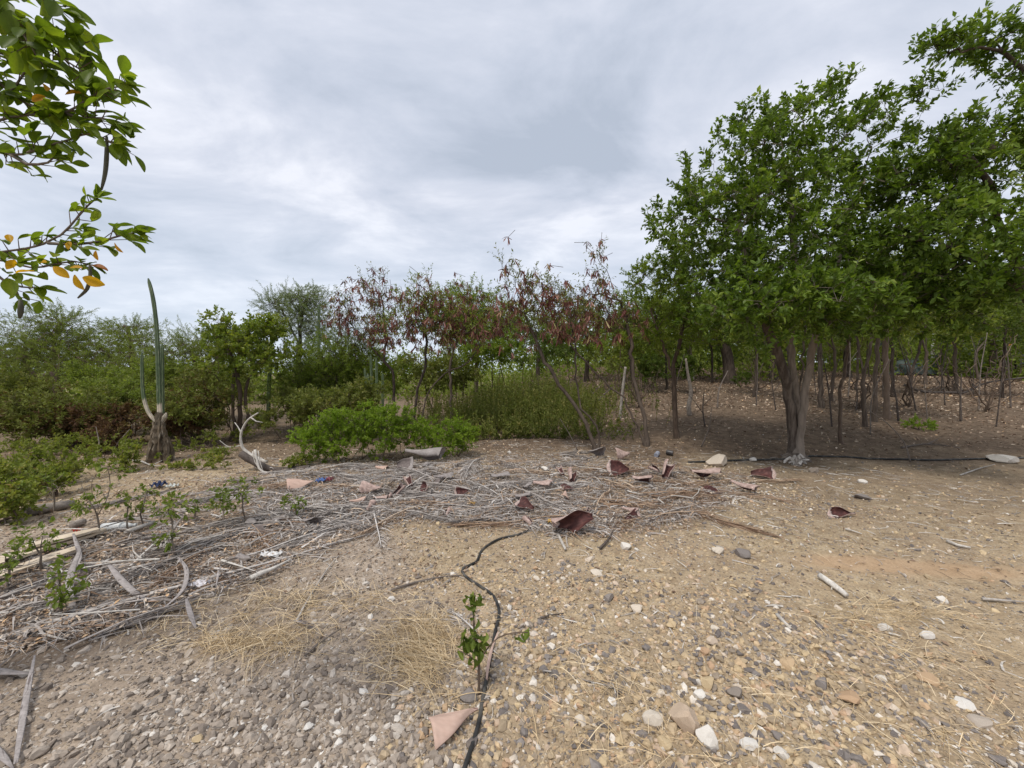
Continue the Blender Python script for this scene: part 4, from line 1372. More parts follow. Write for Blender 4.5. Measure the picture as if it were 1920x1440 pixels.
cactus('three-armed column cactus half hidden by the yellow green tree', b, [
    ([b, q(504, 720), q(507, 670), q(508, 628)] if False else [b, P(504, 730, d), P(507, 680, d), P(509, 629, d)], 0.062, [(0, 0.15, 0.85)]),
    ([P(502, 700, d - 0.05), P(495, 680, d - 0.05), P(489, 660, d - 0.05), P(487, 634, d - 0.05)], 0.048, []),
    ([P(504, 700, d + 0.1), P(503, 670, d + 0.1), P(501, 632, d + 0.1)], 0.048, [])], 0.07, 'column cacti')
d = 10.5
b = P(697, 775, d); b[2] = float(h(b[0], b[1]))
cactus('cluster of thin dark cactus columns left of the red-podded trunks', b, [
    ([b + (dx, dy, 0), P(697 + dx * 74, 730, d), P(695 + dx * 80, ty, d)], 0.045, []) for dx, dy, ty in [(0, 0, 664), (-0.14, 0.02, 690), (0.13, 0.05, 670), (0.28, 0, 700), (-0.07, 0.15, 700)]], 0.05, 'column cacti')
d = 14
b = P(597, 760, d); b[2] = float(h(b[0], b[1]))
cactus('distant column cactus rising against the sky beside the grey green tree', b, [([b, P(598, 660, d), P(598, 572, d)], 0.07, [])], 0.07, 'column cacti')

# ------------------------------------------------------------------ far boundary on the right
def boundary():
    d = 27.0
    a0, a1 = P(1640, 690, d), P(2160, 690, d)
    a0[2] = float(h(a0[0], a0[1])); a1[2] = float(h(a1[0], a1[1]))
    root = thing('mesh_fence', 'dark grey netted fence at the back right beyond the thicket', 'fence', a0)
    mnet = plain_mat('dark_shade_net', (0.055, 0.065, 0.06), 0.9, 0.5, 3)
    mpost = plain_mat('dark_post', (0.05, 0.045, 0.04))
    nseg = 8
    for i in range(nseg + 1):
        p = a0 + (a1 - a0) * i / nseg
        p[2] = float(h(p[0], p[1]))
        mb = MB()
        mb.add(*tube([p - (0, 0, 0.2), p + (0, 0, 1.2), p + (0, 0, 2.35)], [0.06, 0.06, 0.055], 8), a=0.5)
        obj('post', mb.mesh('post', mpost, a0), root)
        if i < nseg:
            p2 = a0 + (a1 - a0) * (i + 1) / nseg
            p2[2] = float(h(p2[0], p2[1]))
            u, w = 13, 5
            g = np.zeros((w, u, 3))
            for jj in range(w):
                for ii in range(u):
                    s = ii / (u - 1)
                    g[jj, ii] = p * (1 - s) + p2 * s + np.array([0, 0.05 * math.sin(ii * 1.3 + jj), 0.05 + jj / (w - 1) * (2.2 - 0.15 * math.sin(s * math.pi))])
            gb = g + (0, 0.03, 0)
            V = np.vstack([g.reshape(-1, 3), gb.reshape(-1, 3)])
            Q = []
            for jj in range(w - 1):
                for ii in range(u - 1):
                    k = jj * u + ii
                    Q.append((k, k + 1, k + u + 1, k + u))
                    Q.append((k + w * u, k + u + w * u, k + u + 1 + w * u, k + 1 + w * u))
            mb = MB()
            mb.add(V, Q, a=0.5)
            obj('net_panel', mb.mesh('net_panel', mnet, a0), root)

    def hung_cloth(px, py, w, hg, col, label):
        c = P(px, py, 26.2)
        nu = 9
        V = []
        for j in range(nu):
            for i in range(nu):
                u, v = i / (nu - 1) - 0.5, j / (nu - 1)
                V.append((u * w * (1 - 0.12 * v), 0.05 * math.sin(i * 1.6 + px) + 0.04 * v, -v * hg * (1 + 0.08 * math.sin(i * 2.1))))
        k = nu * nu
        V = np.array(V)
        Q = []
        for j in range(nu - 1):
            for i in range(nu - 1):
                q_ = j * nu + i
                Q += [(q_, q_ + 1, q_ + nu + 1, q_ + nu), (k + q_, k + q_ + nu, k + q_ + nu + 1, k + q_ + 1)]
        mb = MB()
        mb.add(np.vstack([V, V + (0, 0.02, 0)]), Q, a=0.5)
        obj('hanging_cloth', mb.mesh('hanging_cloth', plain_mat('hanging_cloth_dye', col, 0.7), smooth=True), label=label, cat='cloth', loc=c)

    hung_cloth(1792, 616, 0.62, 1.0, (0.42, 0.07, 0.03), 'orange red cloth hanging on the netted fence seen between trunks')
    hung_cloth(1898, 612, 0.32, 1.25, (0.66, 0.22, 0.03), 'narrow bright orange cloth hanging on the fence near the right edge')
    mb = MB()
    p = P(1750, 622, 25)
    g = p.copy(); g[2] = float(h(g[0], g[1]))
    mb.add(*tube([g - (0, 0, 0.1), 0.5 * (g + p), p + (0, 0, 0.02), p + (0, 0, 0.08)], [0.09, 0.09, 0.085, 0.03], 8), a=0.5)
    obj('white_post', mb.mesh('white_post', plain_mat('white_paint', (0.75, 0.74, 0.70)), g), label='short white painted post beyond the thicket before the fence', cat='post', loc=g)
    # dark tarpaulin heap
    c = P(1718, 655, 24)
    c[2] = float(h(c[0], c[1]))
    u, w = 26, 10
    V = []
    for j in range(w):
        ph = j / (w - 1) * math.pi / 2
        for i in range(u):
            t = i / u * 2 * math.pi
            k = 1 + 0.10 * math.sin(3 * t + j) + 0.06 * math.sin(7 * t)
            V.append((1.3 * math.cos(t) * math.cos(ph) ** 0.7 * k, 0.8 * math.sin(t) * math.cos(ph) ** 0.7 * k, (0.85 + 0.12 * math.cos(2 * t)) * math.sin(ph) ** 0.8))
    Q = [(j * u + i, j * u + (i + 1) % u, (j + 1) * u + (i + 1) % u, (j + 1) * u + i) for j in range(w - 1) for i in range(u)]
    mb = MB()
    mb.add(V, Q, a=0.5)
    obj('tarpaulin_heap', mb.mesh('tarpaulin_heap', plain_mat('dark_tarpaulin', (0.06, 0.08, 0.075), 0.6), smooth=True), label='dark green covered heap beyond the thicket beside the white post', cat='heap', loc=c)


boundary()

# ------------------------------------------------------------------ gravel and stones
def icosphere(level):
    t = (1 + 5 ** 0.5) / 2
    v = nrm(np.array([(-1, t, 0), (1, t, 0), (-1, -t, 0), (1, -t, 0), (0, -1, t), (0, 1, t), (0, -1, -t), (0, 1, -t), (t, 0, -1), (t, 0, 1), (-t, 0, -1), (-t, 0, 1)], float))
    f = [(0, 11, 5), (0, 5, 1), (0, 1, 7), (0, 7, 10), (0, 10, 11), (1, 5, 9), (5, 11, 4), (11, 10, 2), (10, 7, 6), (7, 1, 8), (3, 9, 4), (3, 4, 2), (3, 2, 6), (3, 6, 8), (3, 8, 9), (4, 9, 5), (2, 4, 11), (6, 2, 10), (8, 6, 7), (9, 8, 1)]
    for _ in range(level):
        v = list(map(tuple, v))
        cache, nf = {}, []
        def mid(a, b):
            k = (min(a, b), max(a, b))
            if k not in cache:
                m = nrm((np.array(v[a]) + np.array(v[b])) / 2)
                v.append(tuple(m))
                cache[k] = len(v) - 1
            return cache[k]
        for a, b, c in f:
            x, y, z = mid(a, b), mid(b, c), mid(c, a)
            nf += [(a, x, z), (b, y, x), (c, z, y), (x, y, z)]
        f = nf
        v = np.array(v)
    return np.asarray(v), np.asarray(f)


IV, IF = icosphere(0)
IV1, IF1 = icosphere(1)


def rot_z_tilt(n, tilt):
    a = rng.uniform(0, 2 * math.pi, n)
    q = nrm(rng.normal(size=(n, 3)) * tilt + np.array([0, 0, 1]))
    x = nrm(np.cross(q, np.stack([np.cos(a), np.sin(a), np.zeros(n)], -1)))
    y = np.cross(q, x)
    return np.stack([x, y, q], -1)       # columns


OV = np.array([(1, 0.1, 0), (-1, 0, 0.1), (0, 1, 0), (0.1, -1, 0), (0.1, 0.1, 1), (0, 0, -1)], float)
OF = np.array([(0, 2, 4), (2, 1, 4), (1, 3, 4), (3, 0, 4), (2, 0, 5), (1, 2, 5), (3, 1, 5), (0, 3, 5)])


def pebbles(mb, pos, size, a, flatv=(0.45, 0.8), fine=True):
    n = len(pos)
    iv, fc = (IV, IF) if fine else (OV * 1.1, OF)
    k = len(iv)
    R = rot_z_tilt(n, 0.35)
    jit = 1 + rng.normal(0, 0.24, (n, k, 1))
    sc3 = np.stack([size * rng.uniform(0.8, 1.25, n), size * rng.uniform(0.6, 1.0, n), size * rng.uniform(*flatv, n)], -1)
    V = iv[None] * jit * sc3[:, None, :]
    V = np.einsum('nij,nkj->nki', R, V)
    V = V + (pos + np.stack([np.zeros(n), np.zeros(n), sc3[:, 2] * 0.18], -1))[:, None, :]
    T = (np.arange(n)[:, None, None] * k + fc[None]).reshape(-1, 3)
    mb.add(V.reshape(-1, 3), None, T, a=np.repeat(a, k))


def sector(n, r0, r1, amin=-1.02, amax=1.02, pw=1.0):
    an = rng.uniform(amin, amax, n)
    u = rng.random(n) ** pw
    r = np.sqrt(r0 ** 2 + u * (r1 ** 2 - r0 ** 2))
    return np.sin(an) * r, np.cos(an) * r


def gravel():
    for which in ('gravel', 'gravel_grey'):
        mb = MB()
        for (n, r0, r1, s0, s1) in [(17000, 1.2, 3.2, 0.004, 0.009), (12000, 1.2, 3.2, 0.007, 0.017), (11000, 1.2, 3.4, 0.012, 0.027), (21000, 3.0, 6.5, 0.007, 0.016), (7000, 6.0, 11, 0.010, 0.024), (2600, 3.0, 8, 0.014, 0.030)]:
            x, y = sector(n, r0, r1)
            dens = 0.25 + 1.05 * vn(x, y, 0.55, 9)
            # heap of coarser stones low right and low left
            rightheap = np.exp(-((x - 0.9) / 1.2) ** 2 - ((y - 1.9) / 0.75) ** 2)
            leftheap = np.exp(-((x + 1.0) / 1.1) ** 2 - ((y - 1.7) / 0.40) ** 2)
            dens = dens * ((0.22 if s0 == 0.012 and r0 < 2 else 0.5 if r0 < 2 else 0.85) + 1.1 * rightheap + 1.0 * leftheap)
            dens = dens * (1 - zone_sand(x, y)) * (1 - 0.75 * zone_wood(x, y))
            g = zone_grey(x, y)
            side = rng.random(n) < g
            ok = (rng.random(n) < dens) & (side if which == 'gravel_grey' else ~side)
            x, y = x[ok], y[ok]
            m = len(x)
            size = s0 + (s1 - s0) * rng.random(m) ** 1.8
            pebbles(mb, np.stack([x, y, h(x, y)], -1), size, np.clip(rng.random(m) * np.where(rng.random(m) < 0.75, 0.86, 1.0), 0, 1), fine=(s1 > 0.02))
        obj(which.replace('gravel_grey', 'grey_gravel'), mb.mesh(which, M[which]), kind='stuff',
            label='grey chalky gravel in the left foreground' if which == 'gravel_grey' else 'tan and yellow gravel strewn over the bare ground')


gravel()

# the stones one can pick out, each its own object
STONE_ME = {}


def stone_mesh(seed, mat, rnd):
    key = (seed, mat, round(rnd, 2))
    if key not in STONE_ME:
        r = np.random.default_rng(seed + 100)
        V = IV1.copy()
        for _ in range(13):      # planes knocked off
            nn = nrm(r.normal(size=3))
            dcut = r.uniform(0.45, 0.8)
            k = V @ nn
            V = V - np.outer(np.maximum(0, k - dcut), nn)
        V = V * (1 + r.normal(0, 0.035, (len(V), 1)))
        mb = MB()
        mb.add(V, None, IF1, a=rnd)
        STONE_ME[key] = mb.mesh('stone', M[mat])
    return STONE_ME[key]


def put_stone(p, sx, sy, sz, rnd, mat, label, group, seed=None, rot=None, name='stone'):
    seed = random.randrange(9) if seed is None else seed
    o = bpy.data.objects.new(name, stone_mesh(seed, mat, rnd))
    C.objects.link(o)
    o.location = (p[0], p[1], float(h(p[0], p[1])) + sz * 0.45)
    o.scale = (sx, sy, sz)
    o.rotation_euler = (random.uniform(-0.25, 0.25), random.uniform(-0.25, 0.25), random.uniform(0, 6.28) if rot is None else rot)
    o['label'] = label
    o['category'] = 'stone'
    o['group'] = group
    return o


named = [  # px, py, width px, rnd, material, label
    (1285, 1362, 62, 0.80, 'gravel', 'largest flat-faced pinkish brown stone'),
    (1220, 1356, 38, 0.87, 'gravel', 'pale stone just left of the largest foreground stone'),
    (1325, 1392, 42, 0.97, 'gravel', 'whitish stone below right of the largest foreground stone'),
    (1540, 1286, 32, 0.14, 'gravel', 'upright grey stone right of the gravel heap'),
    (1395, 1043, 34, 0.10, 'gravel', 'single blue grey stone on bare soil behind the short white stick'),
    (1348, 1036, 26, 0.86, 'gravel', 'rounded pale stone left of the blue grey one'),
    (1805, 1322, 50, 0.98, 'gravel_grey', 'white flat stone near the right edge'),
    (1840, 1358, 46, 0.72, 'gravel_grey', 'grey stone just below the white flat stone'),
    (1592, 1310, 52, 0.74, 'gravel', 'flat pinkish stone right of the upright grey stone'),
    (1466, 1418, 36, 0.95, 'gravel', 'pale stone at the bottom edge right of centre'),
    (1400, 1400, 38, 0.99, 'gravel_grey', 'white stone with dark underside near the bottom edge'),
    (880, 1310, 40, 0.15, 'gravel', 'angular grey stone at the foot of the seedling'),
    (1326, 1285, 36, 0.64, 'gravel', 'orange tan stone on the gravel heap'),
    (1312, 1305, 28, 0.98, 'gravel', 'white stone on the gravel heap'),
    (1380, 1303, 34, 0.18, 'gravel', 'grey stone right of the white one on the heap'),
    (1335, 1205, 30, 0.82, 'gravel', 'pinkish stone at the back of the gravel heap'),
    (1478, 1250, 34, 0.70, 'gravel', 'brown stone between the two pale sticks'),
    (1740, 1275, 44, 0.73, 'gravel', 'flat pink stone among the straw on the right'),
    (1660, 1182, 30, 0.97, 'gravel_grey', 'white stone beside the fallen straw'),
    (1735, 1195, 28, 0.97, 'gravel_grey', 'white stone right of the fallen straw'),
    (1765, 1128, 22, 0.97, 'gravel', 'small white stone behind the straw on the right'),
    (1105, 1050, 26, 0.84, 'gravel', 'pale flat stone below the debris'),
    (1175, 1028, 26, 0.95, 'gravel', 'white rounded stone at the lower edge of the debris'),
    (1347, 872, 46, 0.85, 'gravel', 'large pale rock between the debris and the braided trunk'),
    (1412, 864, 18, 0.95, 'gravel_grey', 'small white rock just left of the braided trunk'),
    (1527, 885, 22, 0.3, 'gravel_grey', 'grey rock below the root clump'),
    (1023, 884, 20, 0.97, 'gravel', 'rounded white rock at the back of the debris'),
    (955, 850, 12, 1.0, 'gravel', 'small white rock by the green bush end'),
    (1615, 905, 18, 0.99, 'gravel_grey', 'white rock on the shaded soil right of the tree'),
    (1615, 935, 36, 0.12, 'gravel', 'dark flat stone left of the dark red sheath'),
    (1880, 866, 60, 0.93, 'gravel', 'long pale slab rock beside the pipe at the right'),
    (1860, 857, 24, 0.9, 'gravel', 'small pale rock behind the long slab rock'),
    (75, 1415, 34, 0.6, 'gravel_grey', 'grey brown stone near the bottom left corner'),
    (372, 1388, 26, 0.62, 'gravel', 'orange tan stone in the grey gravel'),
    (270, 1280, 26, 0.2, 'gravel', 'dark stone on the bare grey soil'),
    (355, 1245, 20, 0.85, 'gravel', 'small pale stone below the straw patch'),
    (560, 1400, 30, 0.55, 'gravel_grey', 'grey stone at the bottom edge in the grey gravel'),
    (745, 1370, 30, 0.8, 'gravel_grey', 'light stone left of the beige sheath'),
    (1120, 1075, 30, 0.86, 'gravel', 'cream flat stone right of the hose bend'),
    (1140, 1125, 26, 0.16, 'gravel', 'grey stone in the middle of the bare ground'),
    (1195, 1145, 28, 0.85, 'gravel', 'cream stone right of the middle grey one'),
    (1260, 1175, 24, 0.66, 'gravel', 'yellow brown stone above the gravel heap'),
]
for i, (px, py, wpx, rnd, mat, lab) in enumerate(named):
    p = G(px, py)
    s = 0.5 * wpx * dep(p) / F * (1.3 if 'largest' in lab else 1.12)
    put_stone(p, s, s * 0.75, s * (0.9 if 'largest' in lab else 0.66 if 'flat' not in lab and 'slab' not in lab else 0.34), rnd, mat, lab, 'stones that stand out from the gravel', seed=i % 9, rot=random.uniform(-0.4, 0.4))

def stone_place(x, y):
    if y < 1.9:
        where = 'near the bottom edge'
    elif y < 2.5:
        where = 'in the gravel heap'
    else:
        where = 'on open soil behind the heap'
    side = 'left of the hose' if x < -0.2 else ('just right of the hose' if x < 0.7 else ('towards the right' if x < 1.6 else 'at the far right'))
    return where + ' ' + side


kinds = [(0.13, 'gravel', 'loose dark grey stone'), (0.30, 'gravel', 'loose brown stone'), (0.50, 'gravel', 'loose tan stone'),
         (0.64, 'gravel', 'loose yellow tan stone'), (0.75, 'gravel', 'loose reddish brown stone'), (0.86, 'gravel', 'loose cream stone'), (0.99, 'gravel', 'loose white stone')]
cnt = 0
x, y = sector(6000, 1.35, 4.6, pw=1.5)
rh = np.exp(-((x - 1.0) / 1.25) ** 2 - ((y - 1.85) / 0.7) ** 2) + 0.22 * np.exp(-((x + 0.9) / 1.2) ** 2 - ((y - 1.65) / 0.35) ** 2) + 0.05
cand = np.where(rng.random(6000) < rh)[0]
placed = []
for i in cand:
    if cnt >= 250:
        break
    s = 0.015 + 0.026 * rng.random() ** 1.6
    if zone_sand(x[i], y[i]) > 0.2 or any((x[i] - a) ** 2 + (y[i] - b_) ** 2 < (s + c) ** 2 for a, b_, c in placed):
        continue
    k = kinds[int(rng.choice(7, p=[0.16, 0.16, 0.24, 0.20, 0.08, 0.12, 0.04]))]
    g = zone_grey(x[i], y[i])
    if g > 0.5:
        szw = 'small ' if s < 0.02 else 'big ' if s > 0.03 else ''
        put_stone((x[i], y[i]), s, s * rng.uniform(0.6, 0.95), s * rng.uniform(0.4, 0.75), [0.1, 0.4, 0.7, 1.0][cnt % 4], 'gravel_grey',
                  [szw + 'loose dark stone in the grey gravel at lower left', szw + 'loose mid grey stone in the grey gravel at lower left', szw + 'loose light grey stone in the grey gravel at lower left', szw + 'loose chalk white stone in the grey gravel at lower left'][cnt % 4], 'loose stones of the gravel')
    else:
        put_stone((x[i], y[i]), s, s * rng.uniform(0.6, 0.95), s * rng.uniform(0.4, 0.75), k[0], k[1], ('small ' if s < 0.02 else 'big ' if s > 0.03 else '') + k[2] + ' ' + stone_place(x[i], y[i]), 'loose stones of the gravel')
    placed.append((x[i], y[i], s))
    cnt += 1

# white chips
def chips():
    mb = MB()
    p = []
    for (cx, cy, sx, sy, n) in [(1400, 918, 34, 14, 260), (1365, 935, 24, 10, 140), (515, 1048, 22, 8, 60), (1700, 1400, 160, 30, 200), (560, 1350, 170, 40, 320)]:
        p.append(Gv(np.clip(rng.normal(cx, sx, n), 5, 1915), np.clip(rng.normal(cy, sy, n), 850, 1438)))
    p = np.vstack(p)
    pebbles(mb, p, rng.uniform(0.006, 0.018, len(p)) * np.clip(np.linalg.norm(p, axis=1) / 4, 0.5, 1.3), rng.uniform(0.85, 1, len(p)), (0.2, 0.5), False)
    obj('white_chip_gravel', mb.mesh('white_chips', M['gravel_grey']), kind='stuff', label='scattered white coral chips')


chips()

# ------------------------------------------------------------------ palm debris
POLY = np.array([(0, 1070), (150, 1000), (330, 930), (470, 880), (600, 870), (760, 868), (900, 852), (1080, 850), (1250, 868), (1420, 890), (1430, 930), (1300, 990), (1180, 1010), (1040, 1010), (930, 985), (800, 975), (690, 1000), (560, 1060), (400, 1120), (220, 1190), (0, 1230)], float)


def in_poly(px, py, poly=POLY):
    ins = np.zeros(len(px), bool)
    j = len(poly) - 1
    for i in range(len(poly)):
        xi, yi = poly[i]
        xj, yj = poly[j]
        c = ((yi > py) != (yj > py)) & (px < (xj - xi) * (py - yi) / (yj - yi + 1e-9) + xi)
        ins ^= c
        j = i
    return ins


def poly_ground(n, poly=POLY):
    out = []
    tot = 0
    lo, hi = poly.min(0), poly.max(0)
    while tot < n:
        px = rng.uniform(lo[0], hi[0], n * 2)
        py = rng.uniform(lo[1], hi[1], n * 2)
        m = in_poly(px, py, poly)
        out.append(np.stack([px[m], py[m]], -1))
        tot += m.sum()
    q = np.vstack(out)[:n]
    return q, Gv(q[:, 0], q[:, 1])


def ground_strips(mb, base, head, ln, wd, lift, a, seg=4, bend=0.5, taper=True):
    """narrow strips that lie over the ground; base (n,3), head angle (n)"""
    n = len(base)
    k = np.linspace(0, 1, seg + 1)
    ang = head[:, None] + (rng.normal(0, bend, n))[:, None] * k[None, :]
    stepv = ln[:, None] / seg
    dx = np.cumsum(np.concatenate([np.zeros((n, 1)), np.cos(ang[:, :-1]) * stepv], 1), 1)
    dy = np.cumsum(np.concatenate([np.zeros((n, 1)), np.sin(ang[:, :-1]) * stepv], 1), 1)
    X = base[:, 0:1] + dx
    Y = base[:, 1:2] + dy
    arch = np.sin(k * math.pi)[None, :] * rng.uniform(0, 1, (n, 1)) * lift[:, None] + rng.uniform(0.15, 0.8, (n, 1)) * lift[:, None]
    Z = h(X, Y) + 0.006 + arch
    nx, ny = -np.sin(ang), np.cos(ang)
    tilt = rng.normal(0, 0.9, (n, 1))
    wz = np.sin(tilt)
    wk = (1 - 0.85 * k[None, :] ** 2) if taper else np.ones((1, seg + 1))
    w = wd[:, None] * 0.5 * wk
    Lf = np.stack([X + nx * w * np.cos(tilt), Y + ny * w * np.cos(tilt), Z + w * wz], -1)
    Rt = np.stack([X - nx * w * np.cos(tilt), Y - ny * w * np.cos(tilt), Z - w * wz], -1)
    V = np.stack([Lf, Rt], 2).reshape(n, -1, 3)
    f = np.array([[2 * i, 2 * i + 1, 2 * i + 3, 2 * i + 2] for i in range(seg)])
    Q = (np.arange(n)[:, None, None] * (2 * (seg + 1)) + f[None]).reshape(-1, 4)
    mb.add(V.reshape(-1, 3), Q, a=np.repeat(a, 2 * (seg + 1)))


def frond(label, p0, head, ln, mat, nlf=90, ll=0.42, lift=0.05, bend=0.25, group='dried palm fronds of the debris', tone=0.5, spread=0.5, rr=0.009):
    root = thing('palm_frond', label, 'palm frond', p0, group)
    m = 14
    k = np.linspace(0, 1, m)
    ang = head + bend * k
    st = ln / (m - 1)
    X = p0[0] + np.concatenate([[0], np.cumsum(np.cos(ang[:-1]) * st)])
    Y = p0[1] + np.concatenate([[0], np.cumsum(np.sin(ang[:-1]) * st)])
    Z = h(X, Y) + 0.012 + lift * 0.6 * (0.4 + np.sin(k * math.pi))
    pts = np.stack([X, Y, Z], -1)
    mb = MB()
    mb.add(*tube(pts, np.linspace(rr, rr * 0.25, m) * 1.2, 6, flat=0.5), a=min(1, tone + 0.25))
    obj('rachis', mb.mesh('rachis', mat, p0, smooth=True), root)
    mb = MB()
    s = np.repeat(np.linspace(0.16, 0.99, nlf), 2)
    side = np.tile([1, -1], nlf)
    n = len(s)
    bx = np.interp(s, k, X)
    by = np.interp(s, k, Y)
    ba = np.interp(s, k, ang)
    hd = ba + side * (spread * (1.1 - 0.6 * s)) + rng.normal(0, 0.12, n)
    l2 = ll * (0.35 + 0.75 * np.sin(np.clip(s * 0.9 + 0.12, 0, 1) * math.pi)) * rng.uniform(0.6, 1.1, n)
    base = np.stack([bx, by, np.zeros(n)], -1)
    ground_strips(mb, base, hd, l2, rng.uniform(0.003, 0.008, n), np.full(n, max(0.008, lift * 0.5)), np.clip(rng.normal(tone, 0.24, n), 0, 1), 4, 0.13)
    obj('leaflet_fringe', mb.mesh('leaflets', mat, p0), root, kind='stuff')
    return root


def frond_px(label, a, b_, mat, **kw):
    p, q_ = G(*a), G(*b_)
    v = q_ - p
    bend = kw.pop('bend', 0.0)
    return frond(label, p, math.atan2(v[1], v[0]) - bend / 2, float(np.hypot(v[0], v[1])) * 1.02, mat, bend=bend, **kw)


fg, ft = M['frond'], M['frond_tan']
hand = [
    ('longest tan-stalked frond running from the left edge to the middle of the debris', (-40, 1215), (690, 1005), fg, dict(ll=0.3, spread=0.2, lift=0.03, tone=0.55, nlf=70, rr=0.02)),
    ('grey frond lying just below the longest one at the left', (120, 1225), (360, 1130), fg, dict(ll=0.28, spread=0.2, tone=0.4)),
    ('grey frond at the left edge above the bare soil', (-30, 1165), (190, 1120), fg, dict(ll=0.3, spread=0.3, tone=0.45)),
    ('dark grey frond behind the curled strips at the left', (190, 1090), (400, 1035), fg, dict(ll=0.25, spread=0.15, tone=0.3)),
    ('grey frond lying behind the tiered sapling', (180, 1035), (300, 1010), fg, dict(ll=0.3, spread=0.15, tone=0.25)),
    ('silver grey frond sweeping right from the tiered sapling', (420, 1060), (690, 975), fg, dict(ll=0.4, spread=0.3, tone=0.6)),
    ('silver frond with fanned tip on bare soil below the debris', (700, 960), (715, 1030), fg, dict(ll=0.25, spread=0.6, tone=0.7, nlf=34)),
    ('grey frond lying flat under the first maroon sheath', (690, 960), (430, 985), fg, dict(ll=0.4, spread=0.3, tone=0.45)),
    ('grey frond behind the forked sapling', (500, 920), (330, 950), fg, dict(ll=0.35, spread=0.25, tone=0.4)),
    ('tan frond tip below the blue scrap', (720, 925), (590, 915), ft, dict(ll=0.35, spread=0.3, tone=0.7)),
    ('long tan frond whose stalk lies below the lowest sheaths', (1160, 975), (850, 988), ft, dict(ll=0.35, spread=0.25, tone=0.45)),
    ('brown frond with drooping fan tip at the right end of the debris', (1180, 930), (1340, 935), ft, dict(ll=0.36, spread=0.5, tone=0.35, nlf=60, lift=0.08)),
    ('reddish brown frond lying across the right end of the debris', (1400, 900), (1200, 955), ft, dict(ll=0.5, spread=0.3, tone=0.3, nlf=60, lift=0.08)),
    ('tan frond pointing at the white chips', (1340, 925), (1480, 945), ft, dict(ll=0.28, spread=0.18, tone=0.55, nlf=30, rr=0.006)),
    ('grey brown frond fanned out below the brown ones', (1300, 952), (1205, 985), fg, dict(ll=0.35, spread=0.8, tone=0.45, nlf=110)),
    ('tan frond below the rolled sheath at lower right', (1320, 960), (1150, 985), ft, dict(ll=0.3, spread=0.25, tone=0.5)),
    ('frond fanned behind the scarred stump of the curved tree', (1120, 855), (1030, 880), fg, dict(ll=0.5, spread=0.4, tone=0.4)),
    ('dark frond at the back right of the debris', (1230, 880), (1120, 895), ft, dict(ll=0.4, spread=0.3, tone=0.25)),
    ('grey frond drooping over the back of the pile behind the sheaths', (900, 865), (870, 900), fg, dict(ll=0.4, spread=0.5, tone=0.7, lift=0.12)),
    ('grey frond along the foot of the green bushes', (860, 872), (640, 882), fg, dict(ll=0.5, spread=0.2, tone=0.35)),
    ('pale frond stub beside the seedling', (893, 1190), (845, 1150), fg, dict(ll=0.12, spread=0.7, tone=0.7, nlf=22, rr=0.006, lift=0.02)),
    ('grey frond cut by the left edge behind the saplings', (-30, 1140), (150, 1075), fg, dict(ll=0.3, spread=0.3, tone=0.5)),
    ('frayed grey frond under the curled strips', (330, 1120), (60, 1195), fg, dict(ll=0.3, spread=0.25, tone=0.4)),
    ('grey frond lying behind the Y-shaped sapling', (110, 968), (310, 925), fg, dict(ll=0.25, spread=0.2, tone=0.4)),
]
for (lab, a, b_, mat, kw) in hand:
    frond_px(lab, a, b_, mat, **kw)
CORE = np.array([(480, 905), (600, 872), (760, 868), (900, 855), (1080, 852), (1250, 870), (1400, 892), (1400, 925), (1290, 975), (1180, 1000), (1040, 1005), (930, 980), (800, 970), (690, 985), (560, 1010), (480, 980)], float)


def region_name(px, py):
    if px < 420:
        return 'among the saplings at the left of the debris' if py < 1060 else 'in front of the saplings at the lower left'
    if px < 640:
        return 'by the forked sapling at the left of the debris' if py > 930 else 'below the bleached limb'
    if px < 900:
        return 'below the bright green bushes' if py < 905 else 'round the heap of maroon sheaths'
    if px < 1120:
        return 'behind the middle sheaths' if py < 920 else 'near the end of the hose'
    return 'at the foot of the fanning trunks' if py < 895 else 'at the right end of the debris'


qs, ps = poly_ground(24)
q2, p2 = poly_ground(70, CORE)
qs, ps = np.vstack([qs, q2]), np.vstack([ps, p2])
for i in range(len(qs)):
    if qs[i, 1] > 1120 or (qs[i, 0] > 1000 and qs[i, 1] > 975):
        continue
    right = qs[i, 0] > 1080
    mat = ft if (right and rng.random() < 0.65) or rng.random() < 0.12 else fg
    hd = rng.normal(0.15, 0.75) + (math.pi if rng.random() < 0.5 else 0)
    fl_, tn_ = rng.uniform(0.5, 1.2), rng.uniform(0.3, 0.75)
    lab_ = ('pale ' if tn_ > 0.6 else 'dark ' if tn_ < 0.42 else '') + ('long ' if fl_ > 0.95 else 'short ' if fl_ < 0.7 else '') + ('tan palm frond ' if mat is ft else 'grey palm frond ')
    frond(lab_ + region_name(*qs[i]), ps[i], hd, fl_, mat, nlf=70, rr=rng.uniform(0.004, 0.011), ll=rng.uniform(0.2, 0.36),
          lift=rng.uniform(0.02, 0.10), bend=rng.normal(0, 0.2), tone=tn_, spread=rng.uniform(0.08, 0.4))


